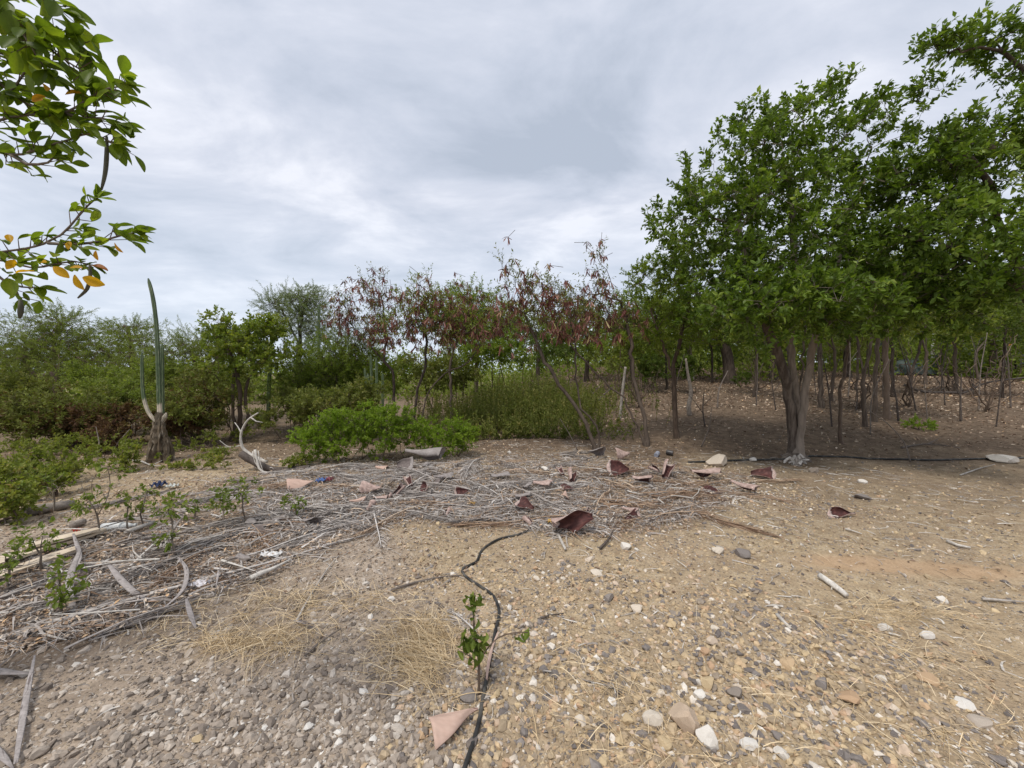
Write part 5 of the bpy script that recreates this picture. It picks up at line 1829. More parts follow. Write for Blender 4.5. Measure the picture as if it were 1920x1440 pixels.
def debris():
    for mat, lab, n, tone in ((fg, 'grey shredded palm fibre', 8500, 0.6), (ft, 'tan shredded palm fibre', 3600, 0.55)):
        q_, p = poly_ground(n)
        q3, p3 = poly_ground(int(n * 2.0), CORE)
        q_, p = np.vstack([q_, q3]), np.vstack([p, p3])
        n = len(p)
        mb = MB()
        pr = rng.random(n)
        if mat is ft:
            keep = pr < np.where(q_[:, 0] > 1050, 1.0, 0.4)
        else:
            keep = pr < np.where(q_[:, 0] > 1150, 0.55, 1.0)
        p = p[keep]
        m = len(p)
        hd = rng.normal(0.12, 0.95, m) + np.where(rng.random(m) < 0.5, math.pi, 0)
        ln = 0.04 + 0.32 * rng.random(m) ** 2.2
        ground_strips(mb, p, hd, ln, 0.002 + 0.016 * rng.random(m) ** 3.5, rng.uniform(0.004, 0.05, m), np.clip(rng.normal(tone, 0.3, m), 0, 1), 3, 0.3)
        p[:, 2] = h(p[:, 0], p[:, 1])
        obj('palm_fibre_litter', mb.mesh('palm_fibre', mat), kind='stuff', label=lab)
    # dry leaves: on the litter floor under the trees, and thinly over everything
    mb = MB()
    pos = []
    x, y = sector(150000, 6.2, 34, -0.25, 1.05, 0.8)
    m = (rng.random(len(x)) < zone_wood(x, y) * (0.25 + 0.9 * vn(x, y, 0.9, 2)))
    x, y = x[m][:56000], y[m][:56000]
    pos.append(np.stack([x, y, h(x, y) + 0.008], -1))
    s1 = rng.uniform(0.035, 0.085, len(x)) * np.clip(y / 9, 0.8, 1.6)
    x, y = sector(24000, 1.8, 7.5)
    m = rng.random(len(x)) < np.clip(sst(1.5, -1.5, x) * 0.6 + 0.15, 0, 1) * sst(2.0, 3.6, y)
    x, y = x[m], y[m]
    pos.append(np.stack([x, y, h(x, y) + 0.008], -1))
    s2 = rng.uniform(0.018, 0.045, len(x))
    x, y = sector(9000, 6.3, 14, -1.0, 0.0)
    pos.append(np.stack([x, y, h(x, y) + 0.01], -1))
    s3 = rng.uniform(0.03, 0.06, len(x))
    _, p = poly_ground(17000)
    pos.append(p + np.stack([np.zeros(17000), np.zeros(17000), rng.uniform(0.004, 0.05, 17000)], -1))
    s4 = 0.010 + 0.04 * rng.random(17000) ** 2
    pos = np.vstack(pos)
    ss = np.concatenate([s1, s2, s3, s4])
    n = len(pos)
    D = np.concatenate([rng.normal(size=(n, 2)), rng.normal(0.1, 0.25, (n, 1))], 1)
    U = rng.normal(0, 0.45, (n, 3)) + (0, 0, 1)
    leaves(mb, LEAF4, pos, D, U, ss, ss * rng.uniform(0.3, 0.6, n), np.clip(np.where(np.arange(n) < n - 17000, rng.random(n) ** 1.1, 0.25 + 0.75 * rng.random(n) ** 0.8), 0, 0.97))
    obj('dry_leaf_litter', mb.mesh('dry_leaf_litter', M['litter']), kind='stuff', label='brown fallen leaves covering the ground under the trees')
    # little sticks
    mb = MB()
    x, y = sector(5200, 1.8, 9)
    n = len(x)
    base = np.stack([x, y, h(x, y)], -1)
    ground_strips(mb, base, rng.uniform(0, 6.28, n), rng.uniform(0.03, 0.16, n) * np.clip(y / 3, 0.6, 1.6), 0.002 + 0.010 * rng.random(n) ** 2, rng.uniform(0.004, 0.014, n), rng.random(n) ** 0.7, 3, 0.7)
    obj('twig_litter', mb.mesh('twig_litter', M['bleached']), kind='stuff', label='small broken twigs scattered over the soil')


debris()


# curled sheaths
def sheath(label, p, head, ln, wd, curl=2.6, mat='sheath', lift=0.0, pitch=0.1, roll=0.0, open_end=1.0, group='curled palm sheaths of the debris', tip=0.18, name='palm_sheath', tone=0.0, twist=0.0, pale_from=0.7):
    nu, nv = 12, 11
    u = np.linspace(0, 1, nu)
    v = np.linspace(-0.5, 0.5, nv)
    V = np.zeros((nu, nv, 3))
    Nn = np.zeros((nu, nv, 3))
    for i in range(nu):
        tw_ = twist * u[i]
        c = curl * (0.45 + 0.75 * u[i]) if open_end < 0 else curl * (1.25 - 0.7 * u[i] * open_end)
        w = wd * (tip + (1 - tip) * math.sin(min(1, u[i] * 1.25 + 0.03) * math.pi / 2) ** 1.3) * (1 + 0.07 * math.sin(9 * u[i] + p[1] * 9))
        r = w / c
        end = 0.10 * ln * (1 if i == nu - 1 else 0)
        for j in range(nv):
            t = v[j] * c
            x = u[i] * ln * 1.05 + (end * 1.6 * (-(2 * v[j]) ** 2 + 0.3 * math.sin(7 * v[j] + p[0] * 5)))
            y_, z_ = r * math.sin(t), r * (1 - math.cos(t)) + 0.03 * ln * math.sin(u[i] * 5 + v[j] * 3)
            ct, st_ = math.cos(tw_), math.sin(tw_)
            V[i, j] = (x, y_ * ct - z_ * st_, y_ * st_ + z_ * ct)
            Nn[i, j] = (0, -math.sin(t) * ct - math.cos(t) * st_, -math.sin(t) * st_ + math.cos(t) * ct)
    th = 0.004
    out = V.reshape(-1, 3)
    inn = (V + Nn * th).reshape(-1, 3)
    k = nu * nv
    Q = []
    for i in range(nu - 1):
        for j in range(nv - 1):
            a = i * nv + j
            Q.append((a, a + 1, a + nv + 1, a + nv))
            Q.append((k + a, k + a + nv, k + a + nv + 1, k + a + 1))
    for i in range(nu - 1):
        a = i * nv
        Q.append((a, a + nv, k + a + nv, k + a))
        a = i * nv + nv - 1
        Q.append((a + nv, a, k + a, k + a + nv))
    for j in range(nv - 1):
        a = j
        Q.append((a + 1, a, k + a, k + a + 1))
        a = (nu - 1) * nv + j
        Q.append((a, a + 1, k + a + 1, k + a))
    allv = np.vstack([out, inn])
    cr, sr = math.cos(roll), math.sin(roll)
    Rx = np.array([[1, 0, 0], [0, cr, -sr], [0, sr, cr]])
    cp, sp = math.cos(pitch), math.sin(pitch)
    Ry = np.array([[cp, 0, -sp], [0, 1, 0], [sp, 0, cp]])
    ch, sh = math.cos(head), math.sin(head)
    Rz = np.array([[ch, -sh, 0], [sh, ch, 0], [0, 0, 1]])
    allv = allv @ (Rz @ Ry @ Rx).T
    allv = allv + np.asarray(p)
    gap = (allv[:, 2] - h(allv[:, 0], allv[:, 1])).min()
    allv[:, 2] += -gap + lift - 0.004
    ai = np.clip(rng.normal(0.75, 0.12, (nu, nv)), 0.56, 1)
    for i in range(nu):
        if i >= nu - 2 or rng.random() < (u[i] - pale_from) * 2.2:
            ai[i] = rng.uniform(0.05, 0.4, nv)
    a = np.concatenate([np.clip(rng.normal(0.15 + tone, 0.10, k), 0, 0.44), ai.ravel()])
    mb = MB()
    mb.add(allv, Q, a=a)
    me = mb.mesh('sheath', M[mat], p, smooth=True)
    return obj(name, me, label=label, cat='palm sheath', group=group, loc=p)


sh = [  # px, py, width px, heading deg, len factor, curl, mat, lift, pitch, roll, label
    (690, 962, 30, 250, 1.4, 3.0, 'sheath', 0.03, -0.3, 0.2, 'upright maroon sheath with pink rim at the lower left of the pile'),
    (835, 972, 30, 265, 1.5, 2.7, 'sheath', 0.02, -0.4, 0.3, 'upright maroon sheath with pink rim on the bare soil edge'),
    (770, 918, 36, 262, 1.4, 2.2, 'sheath', 0.05, -0.2, 0.2, 'wide open maroon sheath in the heap of sheaths'),
    (792, 920, 26, 300, 1.3, 2.5, 'sheath', 0.05, -0.1, 1.2, 'pale sheath leaning on the right of the wide maroon one'),
    (742, 932, 32, 255, 1.2, 2.6, 'sheath', 0.03, -0.2, 0.4, 'maroon sheath left of the wide open one'),
    (715, 928, 30, 190, 1.6, 2.4, 'sheath', 0.05, 0.1, 2.6, 'pinkish sheath with long brown tail at the left of the heap'),
    (728, 940, 22, 285, 1.6, 2.0, 'sheath', 0.02, 0.0, 1.9, 'narrow cream sheath standing before the maroon ones'),
    (812, 905, 30, 20, 1.5, 4.4, 'sheath_grey', 0.05, 0.05, 2.9, 'rolled grey sheath on top of the pile'),
    (832, 905, 26, 250, 1.0, 3.0, 'sheath_grey', 0.05, -0.1, 0.5, 'short grey curl right of the rolled grey sheath'),
    (878, 930, 26, 200, 1.2, 3.0, 'sheath', 0.03, -0.1, 0.9, 'small purplish roll right of the heap of sheaths'),
    (812, 928, 18, 260, 1.0, 2.6, 'sheath_grey', 0.02, -0.1, 0.7, 'small dark curl below the pale leaning sheath'),
    (1000, 960, 40, 160, 1.1, 1.9, 'sheath', 0.05, 0.25, 0.8, 'folded maroon and cream sheath in the middle front'),
    (995, 990, 32, 240, 1.2, 2.2, 'sheath', 0.02, -0.2, 2.4, 'cream hood-shaped sheath lowest in the middle'),
    (1075, 998, 62, 175, 1.2, 1.8, 'sheath', 0.02, 0.1, 0.9, 'largest twisted maroon sheath at the front edge of the pile'),
    (1055, 895, 28, 80, 1.2, 2.2, 'sheath', 0.05, 0.2, 0.3, 'standing cream-edged sheath at the back of the pile'),
    (1070, 908, 42, 20, 1.3, 2.8, 'sheath', 0.04, 0.05, 2.3, 'long cream and maroon sheath below the standing one'),
    (1000, 915, 36, 350, 1.2, 2.4, 'sheath', 0.04, 0.05, 2.8, 'beige arched sheath left of the long cream one'),
    (1100, 965, 20, 250, 1.3, 2.8, 'sheath', 0.02, -0.3, 0.6, 'small upright sheath between the middle and right sheaths'),
    (1165, 962, 30, 330, 1.3, 4.2, 'sheath', 0.03, 0.05, 2.7, 'tightly rolled cream sheath near the front right'),
    (1172, 978, 38, 20, 1.2, 2.0, 'sheath', 0.01, 0.1, 0.6, 'open red-brown sheath below the tightly rolled one'),
    (1075, 920, 26, 200, 1.2, 2.4, 'sheath', 0.04, 0.1, 0.4, 'dark sheath with a cream stub in the middle of the pile'),
    (1180, 890, 44, 190, 1.2, 2.2, 'sheath', 0.03, 0.1, 0.7, 'dark maroon sheath at the back right'),
    (1185, 908, 38, 350, 1.2, 2.8, 'sheath', 0.03, 0.0, 2.8, 'pale pink sheath below the dark maroon one'),
    (1235, 890, 28, 260, 1.0, 2.2, 'sheath', 0.05, -0.2, 0.3, 'upright dark red sheath at the right end'),
    (1245, 900, 50, 5, 1.3, 2.8, 'sheath', 0.03, 0.02, 2.9, 'long pink sheath below the upright dark red one'),
    (1295, 896, 50, 5, 1.3, 3.2, 'sheath', 0.02, 0.02, 2.6, 'long brownish sheath right of the pink one'),
    (1370, 920, 40, 320, 1.4, 3.6, 'sheath', 0.06, -0.1, 2.8, 'tan tube-shaped sheath beside the white chips'),
    (1352, 925, 36, 190, 1.2, 2.2, 'sheath', 0.01, 0.05, 0.6, 'dark red sheath under the tan tube'),
    (1408, 893, 40, 330, 1.2, 2.4, 'sheath', 0.01, 0.08, 0.4, 'dark purple open sheath between pile and tree'),
    (1570, 966, 62, 180, 1.2, 2.4, 'sheath', 0.0, 0.05, 0.3, 'lone dark red sheath on the bare soil to the right'),
    (1180, 862, 30, 200, 1.2, 2.4, 'sheath', 0.04, 0.1, 2.5, 'cream sheath near the foot of the fanning trunks'),
    (1105, 856, 30, 350, 1.2, 2.6, 'sheath_grey', 0.04, 0.1, 2.5, 'brown sheath leaning at the foot of the curved trunk'),
    (588, 912, 40, 200, 1.4, 2.2, 'sheath_beige', 0.03, 0.02, 2.9, 'pinkish flat sheath beside the blue scrap'),
    (655, 948, 26, 30, 1.4, 4.6, 'sheath_beige', 0.02, 0.05, 2.9, 'cream rolled sheath left of the first maroon one'),
    (700, 938, 24, 10, 1.4, 3.0, 'sheath', 0.02, 0.0, 2.7, 'dull pink sheath below the brown-tailed one'),
    (500, 1004, 36, 170, 1.2, 2.6, 'sheath_grey', 0.02, 0.05, 0.4, 'grey brown sheath with dark mouth among the left debris'),
    (478, 992, 26, 150, 1.1, 3.0, 'sheath_grey', 0.04, 0.1, 2.7, 'grey curl just behind the dark-mouthed sheath'),
    (510, 985, 24, 40, 1.1, 3.0, 'sheath_grey', 0.06, 0.1, 2.7, 'grey curl right of the dark-mouthed sheath'),
    (570, 985, 34, 350, 1.2, 2.8, 'sheath_grey', 0.02, 0.05, 2.7, 'dark grey curl at the left of the silver frond'),
    (470, 1055, 44, 185, 1.2, 3.0, 'sheath_grey', 0.0, 0.0, 2.7, 'dark bark-like curl beside the white rubbish'),
    (760, 872, 60, 3, 1.5, 5.0, 'sheath_grey', 0.05, 0.0, 2.9, 'long rolled pale sheath at the back beneath the bushes'),
    (792, 882, 22, 80, 1.2, 4.6, 'sheath_grey', 0.04, 0.1, 2.9, 'short grey roll at the right end of the long pale roll'),
    (745, 882, 36, 340, 1.2, 2.4, 'sheath_grey', 0.03, 0.1, 1.0, 'brown open sheath below the long pale roll'),
    (705, 882, 24, 350, 1.2, 3.4, 'sheath_beige', 0.03, 0.0, 2.8, 'white flat sheath end under the green bush'),
    (965, 940, 30, 10, 1.2, 3.2, 'sheath_grey', 0.03, 0.05, 2.8, 'dark rounded grey curl in the middle of the pile'),
    (980, 925, 24, 60, 1.2, 2.8, 'sheath_grey', 0.04, 0.05, 2.6, 'light grey curl beside the beige arched sheath'),
    (1060, 935, 20, 270, 1.6, 2.6, 'sheath_beige', 0.05, -0.2, 2.8, 'stubby cream sheath pointing forward in the pile'),
    (920, 900, 36, 20, 1.2, 2.4, 'sheath_grey', 0.03, 0.05, 2.8, 'silvery flat sheath left of centre at the back'),
]
for (px, py, wpx, hd, lf, curl, mat, lift, pit, rl, lab) in sh:
    p = G(px, py)
    s = wpx * dep(p) / F * (0.78 if 'dark bark' not in lab else 0.5) * (0.55 if 'lone dark red' in lab else 1)
    if 140 < hd < 220 and rl < 1.5:
        rl = -rl * 0.7
    tws = 0.4 * math.sin(px)
    tipv, oe = (0.22 if lf > 1.25 else 0.4), 1.0
    if any(k in lab for k in ('upright', 'standing', 'wide open', 'hood', 'lower left of the pile')):
        hd, pit, rl, lf, curl = 90 + 40 * math.sin(px * 1.7), 0.42 + 0.25 * math.sin(py), 0.5 * math.sin(px), 0.95, 3.9
        tipv, oe = 0.7, 0.1
    elif mat == 'sheath' and curl < 2.6:
        curl = 2.7
    if 'lone dark red' in lab:
        hd, pit, rl, lf, curl, tipv = 178, 0.0, -0.5, 1.7, 4.2, 0.3
        p = G(1602, 968)
    if 'twisted' in lab:
        hd, rl, tws, lf, pit, curl, tipv = 182, -0.5, -2.3, 1.6, 0.0, 2.4, 0.45
        p = G(1112, 1000)
    sheath(lab, p, math.radians(hd), s * lf, s * 1.15, curl, mat, lift * 0.6, pit, rl, twist=tws, tip=tipv, open_end=oe, pale_from=0.45 if 'twisted' in lab else 0.75, group='grey curled sheaths of the debris' if mat == 'sheath_grey' else 'curled palm sheaths of the debris')


def strip_piece(label, path, wd, mat, lift, name='palm_strip', arch=None, tone=0.25, cat='palm strip', taper=(0.5, 0.3)):
    """thick curved strip of dried sheath along a ground path"""
    pts = np.array([G(*q_[:2]) + (0, 0, q_[2]) for q_ in path])
    pts = resample(pts, 0.04)
    n = len(pts)
    s = np.linspace(0, 1, n)
    w = 0.62 * wd * (taper[0] + (1 - taper[0]) * np.minimum(1, s / 0.35)) * (taper[1] + (1 - taper[1]) * np.minimum(1, (1 - s) / 0.4))
    V, Q, T = tube(pts, w / 2, 8, True, flat=0.22)
    mb = MB()
    mb.add(V, Q, T, a=np.clip(rng.normal(tone, 0.12, len(V)), 0, 1))
    p0 = pts[0]
    obj(name, mb.mesh(name, M[mat], p0, smooth=True), label=label, cat=cat, loc=p0, group='grey strips of dried sheath')


strip_piece('U-shaped grey strip curling up behind the sapling', [(150, 1070, 0.16), (132, 1110, 0.10), (138, 1150, 0.03), (180, 1160, 0.03), (225, 1150, 0.03)], 0.075, 'sheath_grey', 0)
strip_piece('pointed silver strip ending in a dark tip', [(205, 1088, 0.12), (235, 1115, 0.08), (270, 1132, 0.04), (312, 1134, 0.03)], 0.075, 'sheath_grey', 0, tone=0.35)
strip_piece('hook-shaped silver strip standing up from the long frond', [(335, 1072, 0.12), (350, 1092, 0.10), (345, 1120, 0.07), (318, 1145, 0.05), (290, 1160, 0.03)], 0.05, 'sheath_grey', 0, tone=0.4)
strip_piece('twisted grey strip on top of the curled ones', [(138, 1025, 0.12), (150, 1060, 0.08), (142, 1085, 0.08)], 0.05, 'sheath_grey', 0, tone=0.4)
strip_piece('long bleached strip pointing up in the bottom left corner', [(30, 1445, 0.03), (40, 1380, 0.03), (52, 1310, 0.04), (66, 1252, 0.07)], 0.042, 'sheath_grey', 0, tone=0.42)
strip_piece('second bleached strip cut by the bottom left corner', [(-30, 1400, 0.04), (0, 1425, 0.03), (25, 1450, 0.02)], 0.04, 'sheath_grey', 0, tone=0.4)
strip_piece('thick dark grey strip cut by the left edge', [(-40, 1270, 0.05), (20, 1275, 0.04), (62, 1272, 0.03)], 0.07, 'sheath_grey', 0, tone=0.15)
strip_piece('short grey husk standing in the straw', [(350, 1150, 0.10), (358, 1170, 0.06), (368, 1185, 0.02)], 0.05, 'sheath_grey', 0, tone=0.3)
strip_piece('thin arched strip right of the hook-shaped one', [(415, 1085, 0.10), (410, 1095, 0.09), (405, 1110, 0.03)], 0.025, 'sheath_grey', 0, tone=0.44)
strip_piece('dark knotted strip end on the bare soil', [(550, 1172, 0.03), (570, 1178, 0.04), (592, 1186, 0.02)], 0.05, 'sheath_grey', 0, tone=0.6)

# big beige triangular sheath in front
def big_sheath():
    c = [G(803, 1368) + (0, 0, 0.05), G(815, 1418) + (0, 0, 0.01), G(850, 1385) + (0, 0, 0.05), G(896, 1345) + (0, 0, 0.03)]
    A, B, D = c[0], c[1], c[3]
    nu, nv = 14, 9
    V = np.zeros((nu, nv, 3))
    for i in range(nu):
        t = i / (nu - 1)
        for j in range(nv):
            s = j / (nv - 1)
            e0 = A * (1 - t) + D * t
            e1 = B * (1 - t) + D * t
            p = e0 * (1 - s) + e1 * s
            p = p + np.array([0, 0, 0.035 * math.sin(s * math.pi) * (1 - t) + 0.015 * math.sin(t * math.pi) - 0.012 * (1 - s) * math.sin(t * 6)])
            p[1] += 0.012 * math.sin(t * 7 + s * 2)
            g = float(h(p[0], p[1])) + 0.006
            p[2] = max(p[2], g)
            V[i, j] = p
    top = (V + (0, 0, 0.005)).reshape(-1, 3)
    bot = V.reshape(-1, 3)
    k = nu * nv
    Q = []
    for i in range(nu - 1):
        for j in range(nv - 1):
            a = i * nv + j
            Q.append((a, a + nv, a + nv + 1, a + 1))
            Q.append((k + a, k + a + 1, k + a + nv + 1, k + a + nv))
    rim = [(i * nv, (i + 1) * nv) for i in range(nu - 1)] + [(i * nv + nv - 1, (i + 1) * nv + nv - 1) for i in range(nu - 1)] + [(j, j + 1) for j in range(nv - 1)]
    for a, b_ in rim:
        Q.append((a, b_, k + b_, k + a))
    mb = MB()
    tt = np.repeat(np.linspace(0, 1, nu), nv)
    mb.add(np.vstack([top, bot]), Q, a=np.concatenate([np.clip(0.2 + 0.1 * rng.normal(size=k) + 0.55 * np.clip(tt - 0.55, 0, 1), 0, 1), np.full(k, 0.7)]))
    obj('palm_sheath', mb.mesh('big_sheath', M['sheath_beige'], A, smooth=True), label='large smooth beige triangular sheath touching the hose in the foreground', cat='palm sheath', loc=A)


big_sheath()

# ------------------------------------------------------------------ hose, pipe
def pipe(name, label, pts_px, r, cat, mat='hose', lift=0.001):
    pts = np.array([G(*q_) for q_ in pts_px])
    pts = resample(pts, 0.05)
    pts[:, 2] = h(pts[:, 0], pts[:, 1])
    z = pts[:, 2].copy()
    for _ in range(6):
        z[1:-1] = np.maximum(z[1:-1], 0.5 * (z[:-2] + z[2:]))
    pts[:, 2] = z + r * 0.85 + lift
    mb = MB()
    mb.add(*tube(pts, r, 10), a=np.repeat(rng.random(len(pts)), 10).tolist() + [0.5, 0.5])
    obj(name, mb.mesh(name, M[mat], pts[0], smooth=True), label=label, cat=cat, loc=pts[0])


pipe('garden_hose', 'black hose winding from the bottom edge up to the palm debris', [(862, 1470), (880, 1418), (897, 1365), (906, 1310), (918, 1245), (929, 1185), (936, 1150), (926, 1122), (905, 1105), (872, 1082), (868, 1068), (893, 1056), (905, 1032), (935, 1013), (978, 1002), (1000, 990)], 0.0102, 'hose')
pipe('irrigation_pipe', 'thin black pipe lying along the shaded ground past the braided trunk', [(1290, 868), (1400, 864), (1480, 862), (1530, 857), (1640, 862), (1760, 864), (1860, 861), (1960, 855), (2060, 850)], 0.017, 'pipe')

# ------------------------------------------------------------------ fallen wood
def branch(name, label, cat, paths, r, mat, group=None, tone=0.6, rend=0.4, sides=7):
    """paths: list of [(px, py, height above ground)], first is the main limb"""
    mb = MB()
    base = None
    main_d = None
    root = None
    for i, path in enumerate(paths):
        if i == 0:
            pts = np.array([G(q_[0], q_[1]) + (0, 0, q_[2]) for q_ in path])
        else:
            pts = np.array([G(q_[0], q_[1]) + (0, 0, q_[2]) for q_ in path])
        pts = resample(pts, 0.06)
        rr = r if i == 0 else r * 0.5
        mb = MB()
        rad = np.linspace(rr, rr * rend, len(pts)) * (1 + rng.normal(0, 0.06, len(pts)))
        V, Q, T = tube(pts, rad, sides, True, prof=1 + rng.normal(0, 0.1, sides))
        mb.add(V, Q, T, a=np.clip(tone + rng.normal(0, 0.12, len(V)), 0, 1))
        if i == 0:
            base = pts[0]
            root = obj(name, mb.mesh(name, M[mat], base, smooth=True), label=label, cat=cat, group=group, loc=base)
        else:
            obj('side_branch', mb.mesh('side_branch', M[mat], base, smooth=True), root)
    return root


def branch_air(name, label, cat, paths, r, mat, tone=0.6, rend=0.4):
    """paths by pixel at the depth of the first ground point: for branches that rise off the ground"""
    root = base = None
    for i, (anchor, path) in enumerate(paths):
        g = G(*anchor)
        d = dep(g)
        pts = [P(q_[0], q_[1], d + (q_[2] if len(q_) > 2 else 0)) for q_ in path]
        pts = resample(pts, 0.06)
        pts[:, 2] = np.maximum(pts[:, 2], h(pts[:, 0], pts[:, 1]) + r * 0.3)
        rr = r if i == 0 else r * 0.45
        rad = np.linspace(rr, rr * rend, len(pts)) * (1 + rng.normal(0, 0.06, len(pts)))
        V, Q, T = tube(pts, rad, 7, True, prof=1 + rng.normal(0, 0.1, 7))
        mb = MB()
        mb.add(V, Q, T, a=np.clip(tone + rng.normal(0, 0.12, len(V)), 0, 1))
        if i == 0:
            base = pts[0]
            root = obj(name, mb.mesh(name, M[mat], base, smooth=True), label=label, cat=cat, loc=base)
        else:
            obj('side_branch', mb.mesh('side_branch', M[mat], base, smooth=True), root)
    return root


branch_air('driftwood_limb', 'bleached limb curving up from the ground left of the green bushes', 'dead branch',
           [((470, 868), [(500, 868), (470, 852), (454, 838), (452, 812), (464, 788), (484, 774)]), ((455, 845), [(455, 835), (430, 838), (412, 826)]), ((455, 845), [(430, 838), (405, 840)]), ((470, 868), [(454, 815), (446, 800), (440, 792)]), ((470, 868), [(470, 782), (480, 790), (492, 792)])], 0.032, 'bleached', 0.75)
branch_air('fallen_log', 'dark curved log lying behind the bleached limb', 'log', [((500, 884), [(452, 850), (480, 868), (520, 882), (580, 884)])], 0.06, 'deadwood', 0.25, 0.7)
branch_air('white_root_tangle', 'tangle of white fibrous roots hanging over the dark log', 'root', [((495, 888), [(478, 843), (482, 862), (492, 884), (540, 890), (585, 886)]), ((495, 888), [(484, 845), (488, 868), (494, 884)]), ((495, 888), [(474, 846), (478, 866), (490, 884)])], 0.022, 'bleached', 0.95)
branch_air('fallen_branch', 'grey bare branch slanting down beside the cactus', 'dead branch', [((420, 815), [(322, 774), (350, 785), (385, 798), (418, 806)]), ((420, 815), [(350, 812), (380, 820), (410, 816)])], 0.05, 'deadwood', 0.7, 0.6)
branch('white_branch', 'thin white forked branch on the ground below the cactus', 'dead branch', [[(238, 868, 0.05), (262, 868, 0.04), (285, 876, 0.03), (305, 876, 0.03)], [(285, 876, 0.03), (315, 862, 0.04)]], 0.016, 'bleached', tone=0.9)
branch_air('fallen_branch', 'fallen dead branch with upright twigs on the litter at the right', 'dead branch',
           [((1760, 738), [(1696, 722), (1730, 734), (1790, 736), (1812, 735), (1850, 718), (1920, 708), (1990, 700)]), ((1760, 738), [(1812, 735), (1840, 712), (1865, 690), (1868, 660)]), ((1760, 738), [(1740, 733), (1762, 722), (1750, 705), (1730, 695)]),
            ((1760, 738), [(1806, 734), (1790, 715), (1782, 710)]), ((1760, 738), [(1824, 726), (1820, 700), (1815, 680)])], 0.05, 'deadwood', 0.25)
branch_air('leaning_stake', 'pale yellowish stake leaning behind the curved trunks', 'stake', [((1163, 786), [(1162, 788), (1167, 735), (1173, 688)])], 0.04, 'bleached', 0.35, 0.8)
branch_air('dead_shrub', 'small bare shrub of dark twigs on the litter left of the braided trunk', 'dead shrub',
           [((1300, 800), [(1322, 800), (1318, 770), (1320, 735)]), ((1300, 800), [(1318, 775), (1300, 750), (1285, 735)]), ((1300, 800), [(1320, 760), (1332, 745), (1326, 735)])], 0.02, 'deadwood', 0.2)
branch_air('broken_stump', 'low broken pale stump under the slim pale trunk', 'stump', [((1293, 780), [(1294, 782), (1292, 760), (1296, 735), (1290, 700), (1286, 672)])], 0.07, 'deadwood', 0.75, 0.45)
branch_air('dead_branch', 'bare branch propped across the litter behind the fanning trunks', 'dead branch', [((1120, 760), [(1095, 762), (1120, 752), (1135, 738), (1148, 726)]), ((1120, 760), [(1100, 758), (1112, 738), (1125, 722)])], 0.04, 'deadwood', 0.3)
branch_air('thin_dead_sapling', 'thin leaning dead sapling left of the curved trunk', 'dead sapling', [((1085, 845), [(1083, 845), (1068, 815), (1050, 785)])], 0.012, 'deadwood', 0.4)
branch_air('thin_dead_sapling', 'thin slanting dead sapling between the fanning trunks and the braided trunk', 'dead sapling', [((1318, 838), [(1315, 838), (1330, 800), (1334, 765)])], 0.014, 'deadwood', 0.4)
branch_air('thin_dead_sapling', 'thin bent dead sapling in front of the close thicket group', 'dead sapling', [((1700, 868), [(1707, 866), (1695, 830), (1665, 795), (1630, 770)])], 0.012, 'deadwood', 0.6)
r5 = np.random.default_rng(5)
for i, (px, py) in enumerate([(1560, 800), (1605, 770), (1632, 815), (1685, 790), (1718, 770), (1740, 800), (1772, 760), (1802, 790), (1835, 770), (1868, 800), (1895, 765), (1590, 745), (1655, 745), (1765, 735), (1825, 738), (1455, 770), (1418, 760), (1345, 765), (1260, 770), (1530, 740)]):
    lean = r5.normal(0, 22)
    top = py - r5.uniform(70, 150)
    kind_ = ['dark', 'brown', 'grey'][i % 3]
    where_ = 'in front of the background stems at the far right' if px > 1750 else 'round the close thicket group' if px > 1540 else 'near the braided trunk' if px > 1400 else 'behind the fanning trunks'
    root_ = branch_air('bare_sapling', ('leaning ' if abs(lean) > 18 else 'upright ') + kind_ + ' leafless stem ' + where_, 'dead sapling',
                       [((px, py), [(px, py + 2), (px + lean * 0.3 + r5.normal(0, 4), 0.5 * (py + top)), (px + lean, top)]), ((px, py), [(px + lean * 0.3, 0.5 * (py + top)), (px + lean * 0.3 + r5.choice([-1, 1]) * r5.uniform(10, 26), top + r5.uniform(0, 30))])],
                       r5.uniform(0.014, 0.028), 'deadwood', [0.15, 0.3, 0.55][i % 3], 0.45)
    root_['group'] = 'bare stems under the right trees'
branch('pale_stick', 'short thick white stick lying on bare soil at the right', 'stick', [[(1536, 1086, 0.03), (1562, 1104, 0.03), (1588, 1124, 0.03)]], 0.021, 'bleached', tone=0.95, rend=0.8)
branch('pale_stick', 'small white stick below left of the short thick one', 'stick', [[(1457, 1158, 0.02), (1468, 1170, 0.02), (1482, 1184, 0.02)]], 0.013, 'bleached', tone=0.85, rend=0.8)
branch('pale_stick', 'white splinter behind the sandy patch', 'stick', [[(1776, 1018, 0.02), (1795, 1026, 0.02), (1820, 1031, 0.02)]], 0.014, 'bleached', tone=0.95, rend=0.6)
branch('pale_stick', 'thin grey stick at the right edge', 'stick', [[(1842, 1128, 0.02), (1880, 1131, 0.02), (1930, 1134, 0.02)]], 0.011, 'bleached', tone=0.55)
branch('pale_stick', 'thin white stick behind the blue grey stone', 'stick', [[(1585, 995, 0.02), (1600, 999, 0.02), (1616, 1004, 0.02)]], 0.010, 'bleached', tone=0.85)
branch('bare_twig', 'thin grey twig with a frayed end below the straw patch', 'twig', [[(572, 1235, 0.02), (600, 1210, 0.02), (640, 1190, 0.04)]], 0.008, 'deadwood', tone=0.5)
branch('bare_twig', 'long thin pale stalk crossing the bare soil to the knotted strip', 'twig', [[(555, 1175, 0.03), (580, 1125, 0.02), (615, 1070, 0.02), (640, 1040, 0.02)]], 0.008, 'bleached', tone=0.6)
